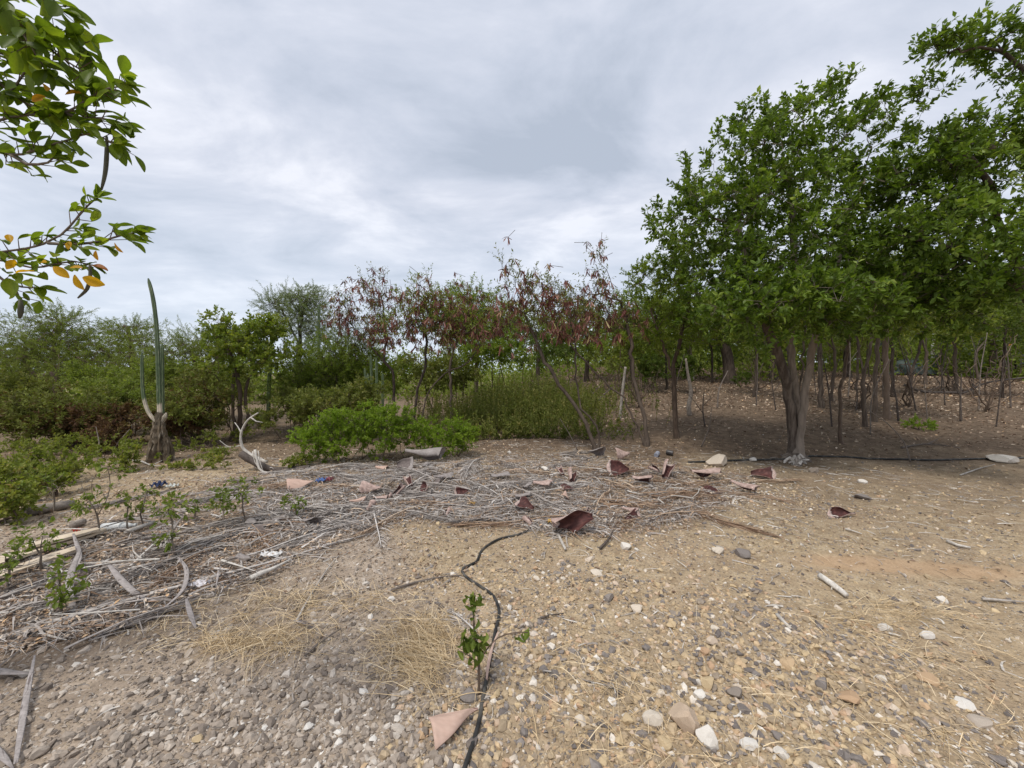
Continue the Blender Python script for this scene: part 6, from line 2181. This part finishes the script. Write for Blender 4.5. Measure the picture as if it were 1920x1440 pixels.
branch('bare_twig', 'straight brown twig left of the hose bend', 'twig', [[(735, 1110, 0.015), (780, 1095, 0.015), (830, 1085, 0.015), (866, 1082, 0.015)]], 0.009, 'deadwood', tone=0.45)
branch('bare_twig', 'dark twig right of the hose below the bend', 'twig', [[(1000, 1168, 0.01), (1030, 1158, 0.015), (1062, 1152, 0.01)]], 0.008, 'deadwood', tone=0.25)
branch('bare_twig', 'dark bent stick at the lower right of the debris', 'twig', [[(1125, 1032, 0.02), (1140, 1018, 0.03), (1150, 1004, 0.05)]], 0.014, 'deadwood', tone=0.2)
branch('bare_twig', 'pale broken stick below the largest twisted sheath', 'twig', [[(1046, 1006, 0.02), (1053, 1020, 0.02), (1060, 1034, 0.02)]], 0.014, 'bleached', tone=0.7, rend=0.8)
branch('bare_twig', 'long white stick running up the left debris', 'twig', [[(470, 1095, 0.05), (510, 1078, 0.05), (545, 1060, 0.05)]], 0.02, 'bleached', tone=0.95)
branch('grey_log', 'grey weathered log lying behind the Y-shaped sapling', 'log', [[(50, 968, 0.05), (95, 960, 0.05), (140, 952, 0.05)]], 0.055, 'deadwood', tone=0.75, rend=0.8)
branch('grey_log', 'thin pale log crossing behind the tiered sapling', 'log', [[(235, 1008, 0.05), (262, 998, 0.05), (290, 988, 0.05)]], 0.022, 'bleached', tone=0.6, rend=0.7)
branch('grey_log', 'short brown log left of the Y-shaped sapling', 'log', [[(135, 992, 0.04), (158, 985, 0.04)]], 0.04, 'deadwood', tone=0.8, rend=0.9)
branch('dead_branch', 'dark bare branch lying on the shaded soil at the right', 'dead branch', [[(1690, 842, 0.03), (1740, 835, 0.03), (1800, 842, 0.03)], [(1740, 835, 0.03), (1765, 826, 0.08)]], 0.02, 'deadwood', tone=0.35)
branch('dead_branch', 'thin pale branch lying before the long slab rock', 'dead branch', [[(1800, 893, 0.02), (1835, 882, 0.03), (1865, 874, 0.03)]], 0.014, 'bleached', tone=0.55)

qs, ps = poly_ground(140)
for i in range(120):
    p = ps[i]
    a = rng.uniform(0, 6.28)
    ln = rng.uniform(0.18, 0.6)
    dv = np.array([math.cos(a), math.sin(a) * 0.6, 0]) * ln
    pts = np.array([p, p + dv * 0.5 + rng.normal(0, 0.025, 3), p + dv])
    pts[:, 2] = h(pts[:, 0], pts[:, 1]) + rng.uniform(0.02, 0.11) + np.array([0, 0.02, 0.0]) * rng.random()
    pale = rng.random() < 0.55
    mb = MB()
    pts = resample(pts, 0.08)
    mb.add(*tube(pts, np.linspace(rng.uniform(0.003, 0.010), 0.0025, len(pts)), 5), a=rng.uniform(0.4, 1) if pale else rng.uniform(0.1, 0.7))
    obj('bare_twig', mb.mesh('bare_twig', M['bleached' if pale else 'deadwood'], p), label=('short ' if ln < 0.3 else 'long ' if ln > 0.45 else '') + ('pale twig ' if pale else 'brown twig ') + region_name(*qs[i]), cat='twig', group='loose twigs in the palm debris', loc=p)

# frayed root clump at the foot of the big tree
def root_clump():
    p = G(1492, 872)
    root = thing('root_clump', 'pale frayed root clump at the foot of the braided trunk', 'root', p)
    for i in range(16):
        a = rng.uniform(0, 6.28)
        ln = rng.uniform(0.08, 0.24)
        e = p + np.array([math.cos(a) * ln, math.sin(a) * ln * 0.6, rng.uniform(-0.02, 0.2)])
        m_ = 0.5 * (p + e) + np.array([0, 0, rng.uniform(0.03, 0.14)])
        pts = resample([p + rng.normal(0, 0.03, 3), m_, e], 0.05)
        mb = MB()
        mb.add(*tube(pts, np.linspace(0.03, 0.012, len(pts)), 6, True, prof=1 + rng.normal(0, 0.2, 6)), a=rng.uniform(0.1, 1))
        obj('root', mb.mesh('root', M['bleached'], p, smooth=False), root)


root_clump()

# ------------------------------------------------------------------ rubbish and the pale board
def scrap(name, label, cat, px, py, w, l, hgt, col, rot=0.0, seed=1):
    """crumpled sheet with folds"""
    p = G(px, py)
    r = np.random.default_rng(seed)
    nu = 9
    V = np.zeros((nu, nu, 3))
    for i in range(nu):
        for j in range(nu):
            x, y = (i / (nu - 1) - 0.5) * w, (j / (nu - 1) - 0.5) * l
            V[i, j] = (x, y, hgt * (0.5 + 0.5 * math.sin(i * 1.7 + seed) * math.cos(j * 1.3 + seed)) + r.normal(0, hgt * 0.12))
    cr, sr = math.cos(rot), math.sin(rot)
    V = V.reshape(-1, 3) @ np.array([[cr, -sr, 0], [sr, cr, 0], [0, 0, 1]]).T
    V = V + p
    V[:, 2] += 0.02
    k = nu * nu
    Q = []
    for i in range(nu - 1):
        for j in range(nu - 1):
            a = i * nu + j
            Q += [(a, a + nu, a + nu + 1, a + 1), (k + a, k + a + 1, k + a + nu + 1, k + a + nu)]
    ed = [(j, j + 1) for j in range(nu - 1)] + [(k - nu + j, k - nu + j + 1) for j in range(nu - 1)] + [(i * nu, (i + 1) * nu) for i in range(nu - 1)] + [(i * nu + nu - 1, (i + 1) * nu + nu - 1) for i in range(nu - 1)]
    Q += [(a, b_, b_ + k, a + k) for a, b_ in ed]
    mb = MB()
    mb.add(np.vstack([V + (0, 0, 0.004), V]), Q, a=0.5)
    obj(name, mb.mesh(name, plain_mat(name + '_colour', col, 0.5, 0.2, 20), p), label=label, cat=cat, loc=p)


scrap('plastic_scrap', 'crumpled blue plastic scrap in the left end of the pile', 'rubbish', 602, 906, 0.11, 0.12, 0.05, (0.10, 0.17, 0.38), seed=2)
scrap('cloth_scrap', 'dusky red cloth scrap right of the blue one', 'rubbish', 616, 904, 0.10, 0.10, 0.05, (0.26, 0.07, 0.09), seed=3)
scrap('paper_scrap', 'white crumpled paper scrap behind the pointed strips', 'rubbish', 374, 1103, 0.11, 0.08, 0.03, (0.75, 0.72, 0.74), seed=4)
scrap('paper_scrap', 'white torn paper scrap by the dark bark-like curl', 'rubbish', 508, 1048, 0.16, 0.08, 0.04, (0.72, 0.71, 0.69), seed=5)
scrap('plastic_scrap', 'small red plastic scrap on the pale board', 'rubbish', 145, 1000, 0.06, 0.05, 0.03, (0.50, 0.06, 0.03), seed=6)
scrap('cloth_scrap', 'dark blue cloth scrap behind the saplings', 'rubbish', 298, 915, 0.15, 0.14, 0.08, (0.03, 0.045, 0.11), seed=7)
scrap('plastic_scrap', 'whitish plastic scrap beside the dark blue cloth', 'rubbish', 322, 917, 0.12, 0.1, 0.05, (0.55, 0.56, 0.52), seed=8)
scrap('paper_scrap', 'small yellow leaf-like scrap in front of the twisted sheath', 'rubbish', 1035, 983, 0.09, 0.07, 0.03, (0.55, 0.33, 0.06), seed=9)
scrap('paper_scrap', 'orange yellow scrap at the end of the tan stalk', 'rubbish', 884, 948, 0.09, 0.07, 0.03, (0.58, 0.36, 0.09), seed=10)


def bottle(px, py, ang):
    p = G(px, py) + (0, 0, 0.05)
    d_ = np.array([math.cos(ang), math.sin(ang), 0.02])
    prof = [(0.0, 0.03), (0.01, 0.045), (0.17, 0.045), (0.22, 0.03), (0.25, 0.016), (0.27, 0.016)]
    mb = MB()
    mb.add(*tube([p + d_ * t for t, _ in prof], [r for _, r in prof], 14), a=0.5)
    root = thing('plastic_bottle', 'white plastic bottle lying right of the pale board', 'bottle', p)
    obj('bottle_body', mb.mesh('bottle_body', plain_mat('white_plastic', (0.74, 0.74, 0.72), 0.4, 0.1), p, smooth=True), root)
    mb = MB()
    mb.add(*tube([p + d_ * 0.272, p + d_ * 0.29], [0.018, 0.018], 12), a=0.5)
    obj('cap', mb.mesh('cap', plain_mat('cap_plastic', (0.6, 0.6, 0.58), 0.4, 0.1), p), root)


bottle(190, 1000, 0.25)


def can(label, px, py, ang, col, r=0.045, ln=0.15):
    p = G(px, py) + (0, 0, r)
    d_ = np.array([math.cos(ang), math.sin(ang), 0.15])
    root = thing('tin_can', label, 'can', p, 'old cans between pile and tree')
    mb = MB()
    prof = [(0, 0.9), (0.008, 1), (0.05, 0.97), (0.1, 0.97), (ln - 0.008, 1), (ln, 0.92)]
    mb.add(*tube([p + d_ * t for t, _ in prof], [r * k for _, k in prof], 14), a=0.5)
    obj('can_body', mb.mesh('can_body', plain_mat('can_metal', col, 0.4, 0.2), p), root)
    mb = MB()
    mb.add(*tube([p + d_ * (ln + 0.001), p + d_ * (ln + 0.006)], [r * 0.85, r * 0.85], 14), a=0.5)
    obj('can_lid', mb.mesh('can_lid', plain_mat('can_lid_metal', tuple(c * 0.6 for c in col), 0.4, 0.2), p), root)


can('grey blue old can standing askew behind the pile', 1230, 858, 1.0, (0.27, 0.28, 0.33))
can('dark rusty can with open mouth right of the grey blue one', 1262, 855, 2.6, (0.05, 0.045, 0.045), 0.05, 0.12)


def board():
    c = [G(-60, 1075), G(20, 1040), G(110, 1010), G(185, 1002), G(195, 1018), G(120, 1045), G(60, 1072), G(-40, 1105)]
    # weathered sheet broken into three planks
    root = thing('pale_board', 'weathered pale boards lying on the ground behind the saplings', 'board', G(60, 1045))
    base = np.array(root.location)
    for (a, b_, w_, lf) in [((-60, 1085), (195, 1004), 0.16, 0.05), ((-50, 1105), (150, 1035), 0.14, 0.03), ((40, 1050), (185, 1012), 0.12, 0.09)]:
        A, B = G(*a), G(*b_)
        v = nrm(B - A)
        s = np.cross(v, (0, 0, 1))
        pts = resample([A, 0.5 * (A + B), B], 0.12)
        n = len(pts)
        V = []
        for i, p in enumerate(pts):
            w2 = w_ * (0.5 + 0.08 * math.sin(i * 1.7)) * (0.6 if i in (0, n - 1) else 1)
            for sd, z in ((-1, 0), (1, 0), (1, 0.022), (-1, 0.022)):
                q_ = p + s * sd * w2
                V.append((q_[0], q_[1], float(h(p[0], p[1])) + lf + z))
        Q = []
        for i in range(n - 1):
            for k in range(4):
                Q.append((i * 4 + k, i * 4 + (k + 1) % 4, i * 4 + 4 + (k + 1) % 4, i * 4 + 4 + k))
        Q += [(0, 3, 2, 1), ((n - 1) * 4, (n - 1) * 4 + 1, (n - 1) * 4 + 2, (n - 1) * 4 + 3)]
        mb = MB()
        mb.add(V, Q, a=0.5)
        obj('plank', mb.mesh('plank', M['plank'], base), root)


M['plank'] = rnd_mat('pale_weathered_board', [(0, (0.60, 0.50, 0.38)), (1, (0.60, 0.50, 0.38))], 0.85, 0.2, 0.35, 9, 0.3)
board()

# ------------------------------------------------------------------ dry grass
def grass():
    mb = MB()
    P0, HD = [], []
    for (cx, cy, sx, sy, n, lean) in [(455, 1185, 80, 26, 1300, None), (560, 1140, 60, 26, 800, None), (420, 1215, 60, 14, 500, None), (810, 1235, 46, 34, 1100, 2.7), (760, 1190, 40, 24, 450, None), (1150, 1330, 90, 40, 160, None), (1700, 1160, 90, 14, 160, -0.3), (730, 1130, 40, 14, 120, None),
                                      (1650, 1150, 60, 12, 120, -0.3), (1750, 1230, 90, 40, 160, None), (1120, 1270, 50, 30, 110, -0.7), (1560, 1290, 120, 60, 160, None), (1280, 1400, 130, 30, 130, None), (400, 1265, 40, 14, 60, -0.4), (850, 1290, 30, 18, 120, None),
                                      (1800, 1400, 90, 30, 120, None), (1400, 1200, 200, 80, 130, None), (620, 1050, 80, 20, 60, None)]:
        px, py = rng.normal(cx, sx, n), rng.normal(cy, sy, n)
        g = Gv(np.clip(px, -100, 2000), np.clip(py, 900, 1439))
        P0.append(g)
        HD.append(rng.normal(lean, 0.6, n) if lean is not None else rng.uniform(0, 6.28, n))
    p = np.vstack(P0)
    hd = np.concatenate(HD)
    keep = vn(p[:, 0], p[:, 1], 0.16, 3) + 0.35 * rng.random(len(p)) > 0.66
    p, hd = p[keep], hd[keep]
    n = len(p)
    ln = rng.uniform(0.06, 0.28, n)
    ground_strips(mb, p, hd, ln, rng.uniform(0.0014, 0.0034, n), rng.uniform(0.004, 0.05, n), rng.random(n), 4, 0.45)
    obj('dry_grass', mb.mesh('dry_grass', M['straw']), kind='stuff', label='flattened straw-coloured dry grass on the bare soil')


grass()

# ------------------------------------------------------------------ the seedling in front
def fine_leaf_mesh(mat, rnd, fold=0.25, curl=0.3, wav=0.0, seed=0):
    nu, nv = 8, 5
    r = np.random.default_rng(seed)
    V, A = [], []
    for i in range(nu):
        t = i / (nu - 1)
        w = 0.5 * (math.sin(math.pi * min(1, t * 0.96 + 0.02)) ** 0.75) * (0.85 + 0.3 * t)
        for j in range(nv):
            s = (j / (nv - 1) - 0.5) * 2
            V.append((s * w, t, fold * abs(s) * w - curl * t * t + wav * math.sin(t * 9 + s * 2)))
            A.append(min(1, rnd + (0.09 if j == 2 else 0) + r.normal(0, 0.015)) if rnd < 0.75 else rnd)
    Q = [(i * nv + j, i * nv + j + 1, (i + 1) * nv + j + 1, (i + 1) * nv + j) for i in range(nu - 1) for j in range(nv - 1)]
    mb = MB()
    mb.add(V, Q, a=np.array(A))
    return mb.mesh('leaf', mat, smooth=True)


def seedling():
    b = G(898, 1302)
    d = dep(b)
    root = thing('seedling', 'wilted green seedling growing beside the hose in the foreground', 'seedling', b)
    q_ = lambda px, py, dd=0: P(px, py, d + dd)
    twig = [([b - (0, 0, 0.03), q_(898, 1260), q_(898, 1240), q_(890, 1190, 0.02), q_(888, 1150, 0.03), q_(890, 1112, 0.03)], 0.008),
            ([q_(898, 1240), q_(915, 1215, -0.03), q_(935, 1195, -0.05), q_(965, 1186, -0.06), q_(990, 1186, -0.06)], 0.0045), ([q_(898, 1245), q_(880, 1230, -0.02), q_(862, 1220, -0.03)], 0.004)]
    for pts, r in twig:
        pts = resample(pts, 0.03)
        mb = MB()
        mb.add(*tube(pts, np.linspace(r, r * 0.5, len(pts)), 6), a=0.5)
        obj('stem', mb.mesh('stem', M['bark_thin'], b, smooth=True), root)
    mats = [fine_leaf_mesh(M['leaf_sapling'], v, 0.6, 0.7, 0.05, i) for i, v in enumerate((0.02, 0.12, 0.25, 0.4, 0.6))]
    spots = [(890, 1135, 4), (885, 1198, 6), (900, 1215, 5), (870, 1200, 4), (884, 1235, 3), (893, 1115, 6), (880, 1120, 5), (900, 1120, 3), (888, 1185, 7), (872, 1190, 6), (905, 1190, 6), (895, 1205, 6), (878, 1205, 5), (865, 1218, 2), (968, 1190, 3), (985, 1188, 3), (890, 1220, 3), (892, 1160, 2)]
    for (px, py, n) in spots:
        for _ in range(n):
            p = q_(px + rng.normal(0, 3), py + rng.normal(0, 3), rng.normal(0, 0.02))
            dr = nrm(np.array([rng.normal(0, 0.6), rng.normal(0, 0.6), -0.8 + rng.normal(0, 0.3)]))
            ln = rng.uniform(0.028, 0.055)
            o = bpy.data.objects.new('leaf', mats[int(rng.integers(len(mats)))])
            C.objects.link(o)
            o.parent = root
            o.matrix_local = frame_matrix(p - b, dr, nrm(rng.normal(size=3)), ln, ln * rng.uniform(0.45, 0.7))
    return root


seedling()
strip_piece('bundle of pale dry blades leaning between seedling and hose', [(912, 1285, 0.02), (916, 1260, 0.05), (924, 1240, 0.09), (934, 1226, 0.13)], 0.03, 'sheath_beige', 0, tone=0.3)

# ------------------------------------------------------------------ the overhanging branches at top left
def overhang():
    d = 1.12
    tb = np.array([-3.1, 1.7, 0.0])
    tb[2] = float(h(tb[0], tb[1]))
    root = thing('overhanging_tree', 'near tree leaning in from the left whose leafy branches fill the top left corner', 'tree', tb)
    hub = np.array([-2.75, 1.55, 2.35])
    mb = MB()
    pts = resample([tb - (0, 0, 0.1), tb + (0.05, 0, 0.8), tb + (0.2, -0.08, 1.6), hub, hub + (0.0, -0.1, 0.8), hub + (-0.2, -0.1, 1.4)], 0.12)
    mb.add(*tube(pts, np.linspace(0.12, 0.05, len(pts)), 10), a=0.5)
    obj('trunk', mb.mesh('trunk', M['bark_grey'], tb, smooth=True), root)
    q_ = lambda px, py, dd=0: P(px, py, d + dd)
    hub2 = hub + (0, -0.1, 0.8)
    br = [  # points, density, leaf size
        ([hub2, q_(-160, 60), q_(-40, 20), q_(40, 45), (q_(110, 105)), q_(150, 130), q_(165, 150)], 0.006, 1.15, 0.25),
        ([hub2, q_(-150, 20, .05), q_(-20, -20, .05), q_(70, -10, .05), q_(115, 20, .05)], 0.006, 1.15, 0.3),
        ([hub, q_(-160, 180), q_(-60, 120), q_(10, 165), q_(60, 200), q_(120, 212), q_(165, 185), q_(205, 165), q_(240, 160)], 0.005, 0.9, 0.28),
        ([q_(120, 212), q_(150, 222), q_(190, 222), q_(230, 232)], 0.005, 0.9, 0.0),
        ([hub, q_(-160, 280), q_(-60, 250), q_(20, 290), q_(80, 276), q_(130, 262), q_(170, 250), q_(215, 270)], 0.005, 0.9, 0.35),
        ([q_(-60, 250), q_(-10, 200), q_(30, 160), q_(60, 110), q_(70, 80)], 0.006, 1.2, 0.2),
        ([q_(-60, 250), q_(0, 225), q_(60, 215), q_(100, 215)], 0.006, 1.0, 0.2),
        ([hub2, q_(-170, -20, -.05), q_(-60, -30, -.05), q_(10, 20, -.05), q_(60, 90, -.05), q_(85, 130, -.05)], 0.005, 1.1, 0.3),
        ([hub2, q_(-160, 100, .08), q_(-60, 90, .08), q_(20, 100, .08), q_(90, 75, .08), q_(140, 70, .08), q_(160, 95, .08)], 0.005, 1.1, 0.3),
        ([q_(20, 290), q_(50, 308), q_(90, 305), q_(100, 296)], 0.016, 0.7, 0.3),
        ([hub, q_(-200, 430), q_(-80, 475), q_(20, 470), q_(80, 458), q_(115, 440), q_(145, 408), q_(165, 385), q_(180, 372)], 0.008, 0.62, 0.42),
        ([q_(90, 456), q_(140, 458), q_(190, 452), q_(225, 442), q_(255, 436)], 0.0065, 0.7, 0.1),
        ([hub, q_(-200, 470, .03), q_(-80, 500, .03), q_(0, 488, .03), q_(60, 502, .03), q_(100, 496, .03), q_(140, 490, .03), q_(168, 496, .03)], 0.010, 0.72, 0.4),
        ([q_(-30, 495, .03), q_(10, 528, .03), q_(40, 538, .03), q_(70, 540, .03)], 0.009, 0.9, 0.3),
        ([q_(10, 528, .03), q_(30, 545, .03), q_(38, 562, .03)], 0.016, 0.6, 0.5),
    ]
    greens = [fine_leaf_mesh(M['leaf_front'], v, f, c, 0.01, i) for i, (v, f, c) in enumerate([(0.05, 0.25, 0.1), (0.18, 0.2, 0.2), (0.3, 0.3, 0.15), (0.42, 0.25, 0.05), (0.55, 0.2, 0.25), (0.66, 0.3, 0.1)])]
    yell = [fine_leaf_mesh(M['leaf_front'], v, 0.25, 0.15, 0.01, i) for i, v in enumerate((0.90, 0.94))]
    pink = fine_leaf_mesh(M['leaf_front'], 0.99, 0.25, 0.3, 0.02, 5)

    def leaf(me, p, dr, up_, ln, w=0.46):
        o = bpy.data.objects.new('leaf', me)
        C.objects.link(o)
        o.parent = root
        o.matrix_local = frame_matrix(np.asarray(p) - tb, dr, up_, ln, ln * w)
        return o
    for bi, (pts, gap, sz, s0) in enumerate(br):
        pts = resample(np.array(pts), 0.03)
        n = len(pts)
        thick = 0.011 if np.linalg.norm(pts[0] - pts[-1]) > 0.8 else 0.0045
        mb = MB()
        mb.add(*tube(pts, np.linspace(thick, 0.002, n), 6), a=0.4)
        obj('branch', mb.mesh('branch', M['bark_grey'], tb, smooth=True), root)
        # leaves on short side twigs, clustered towards the end
        seg = np.linalg.norm(np.diff(pts, axis=0), axis=1)
        cum = np.concatenate([[0], np.cumsum(seg)])
        tot = cum[-1]
        s = s0
        tw = MB()
        pos = tot * s0 if s0 > 0 else 0.02
        while pos < tot:
            i = min(n - 2, int(np.searchsorted(cum, pos) - 1))
            i = max(i, 0)
            p = pts[i] + (pts[i + 1] - pts[i]) * ((pos - cum[i]) / max(seg[i], 1e-6))
            ax = nrm(pts[i + 1] - pts[i])
            rd = nrm(np.cross(ax, rng.normal(size=3)))
            tl = rng.uniform(0.01, 0.05)
            tip = p + nrm(ax * 0.7 + rd) * tl
            sticks(tw, [p], [tip], 0.0016, 0.001, [0.5])
            m_ = 1 if sz > 0.8 else 2
            for _ in range(m_):
                rd2 = nrm(np.cross(ax, rng.normal(size=3)))
                dr = nrm(ax * rng.uniform(0.4, 1.1) + rd2 * 0.8 + np.array([0.25, 0, -0.12]))
                up_ = nrm(np.array([0, -0.25, 1.0]) + rng.normal(0, 0.5, 3))
                leaf(greens[int(rng.integers(6))], tip, dr, up_, sz * rng.uniform(0.038, 0.070), rng.uniform(0.42, 0.58))
            pos += gap * rng.uniform(0.6, 1.4) * 1.7
        for _ in range(5):      # end rosette
            rd2 = nrm(np.cross(ax, rng.normal(size=3)))
            leaf(greens[int(rng.integers(6))], pts[-1], nrm(ax + rd2 * 0.7), nrm(np.array([0, -0.3, 1.0]) + rng.normal(0, 0.4, 3)), sz * rng.uniform(0.042, 0.068), 0.48)
        obj('twig_growth', tw.mesh('twigs', M['bark_thin'], tb), root, kind='stuff')
    for (px, py, ang, ln) in [(60, 190, 0.6, 0.04), (20, 455, 2.0, 0.035), (215, 455, 5.2, 0.035), (12, 505, 1.0, 0.04), (180, 470, 4.6, 0.03), (122, 178, 0.4, 0.045), (95, 166, 2.8, 0.04), (128, 468, 1.6, 0.03), (100, 500, 5.6, 0.05), (130, 503, 0.2, 0.035), (140, 515, 5.0, 0.05), (155, 520, 5.9, 0.06), (30, 512, 0.3, 0.05), (88, 492, 3.0, 0.03)]:
        o = leaf(yell[int(rng.integers(2))], q_(px, py, -0.02), np.array([math.cos(ang), 0.15, math.sin(ang)]), nrm(np.array([-0.15, -1, 0.5]) + rng.normal(0, 0.5, 3)), ln * 0.85, 0.55)
        o['label'] = 'yellowed leaf'
    o = leaf(pink, q_(170, 498), np.array([1, 0.1, -0.05]), nrm(np.array([0, -0.6, 1])), 0.04, 0.5)
    o['label'] = 'withered pinkish leaf'
    for pts, r in [([(200, 255), (200, 290), (197, 325), (190, 356)], 0.0062), ([(168, 496), (169, 520), (163, 542), (146, 559)], 0.0052), ([(38, 562), (39, 576), (37, 597)], 0.0075)]:
        pw = resample([q_(*v) for v in pts], 0.012)
        n = len(pw)
        s = np.linspace(0, 1, n)
        mb = MB()
        mb.add(*tube(pw, r * np.clip(np.sin(np.clip(s * 0.9 + 0.06, 0, 1) * math.pi) ** 0.4, 0.15, 1), 7, flat=0.7), a=0.35)
        obj('seed_pod', mb.mesh('seed_pod', M['podskin'], tb, smooth=True), root, label='long hanging seed pod')


M['podskin'] = rnd_mat('dark_pod_skin', [(0, (0.07, 0.075, 0.045)), (1, (0.10, 0.085, 0.07))], 0.6, 0.3, 0.3, 60, 0.1)
overhang()
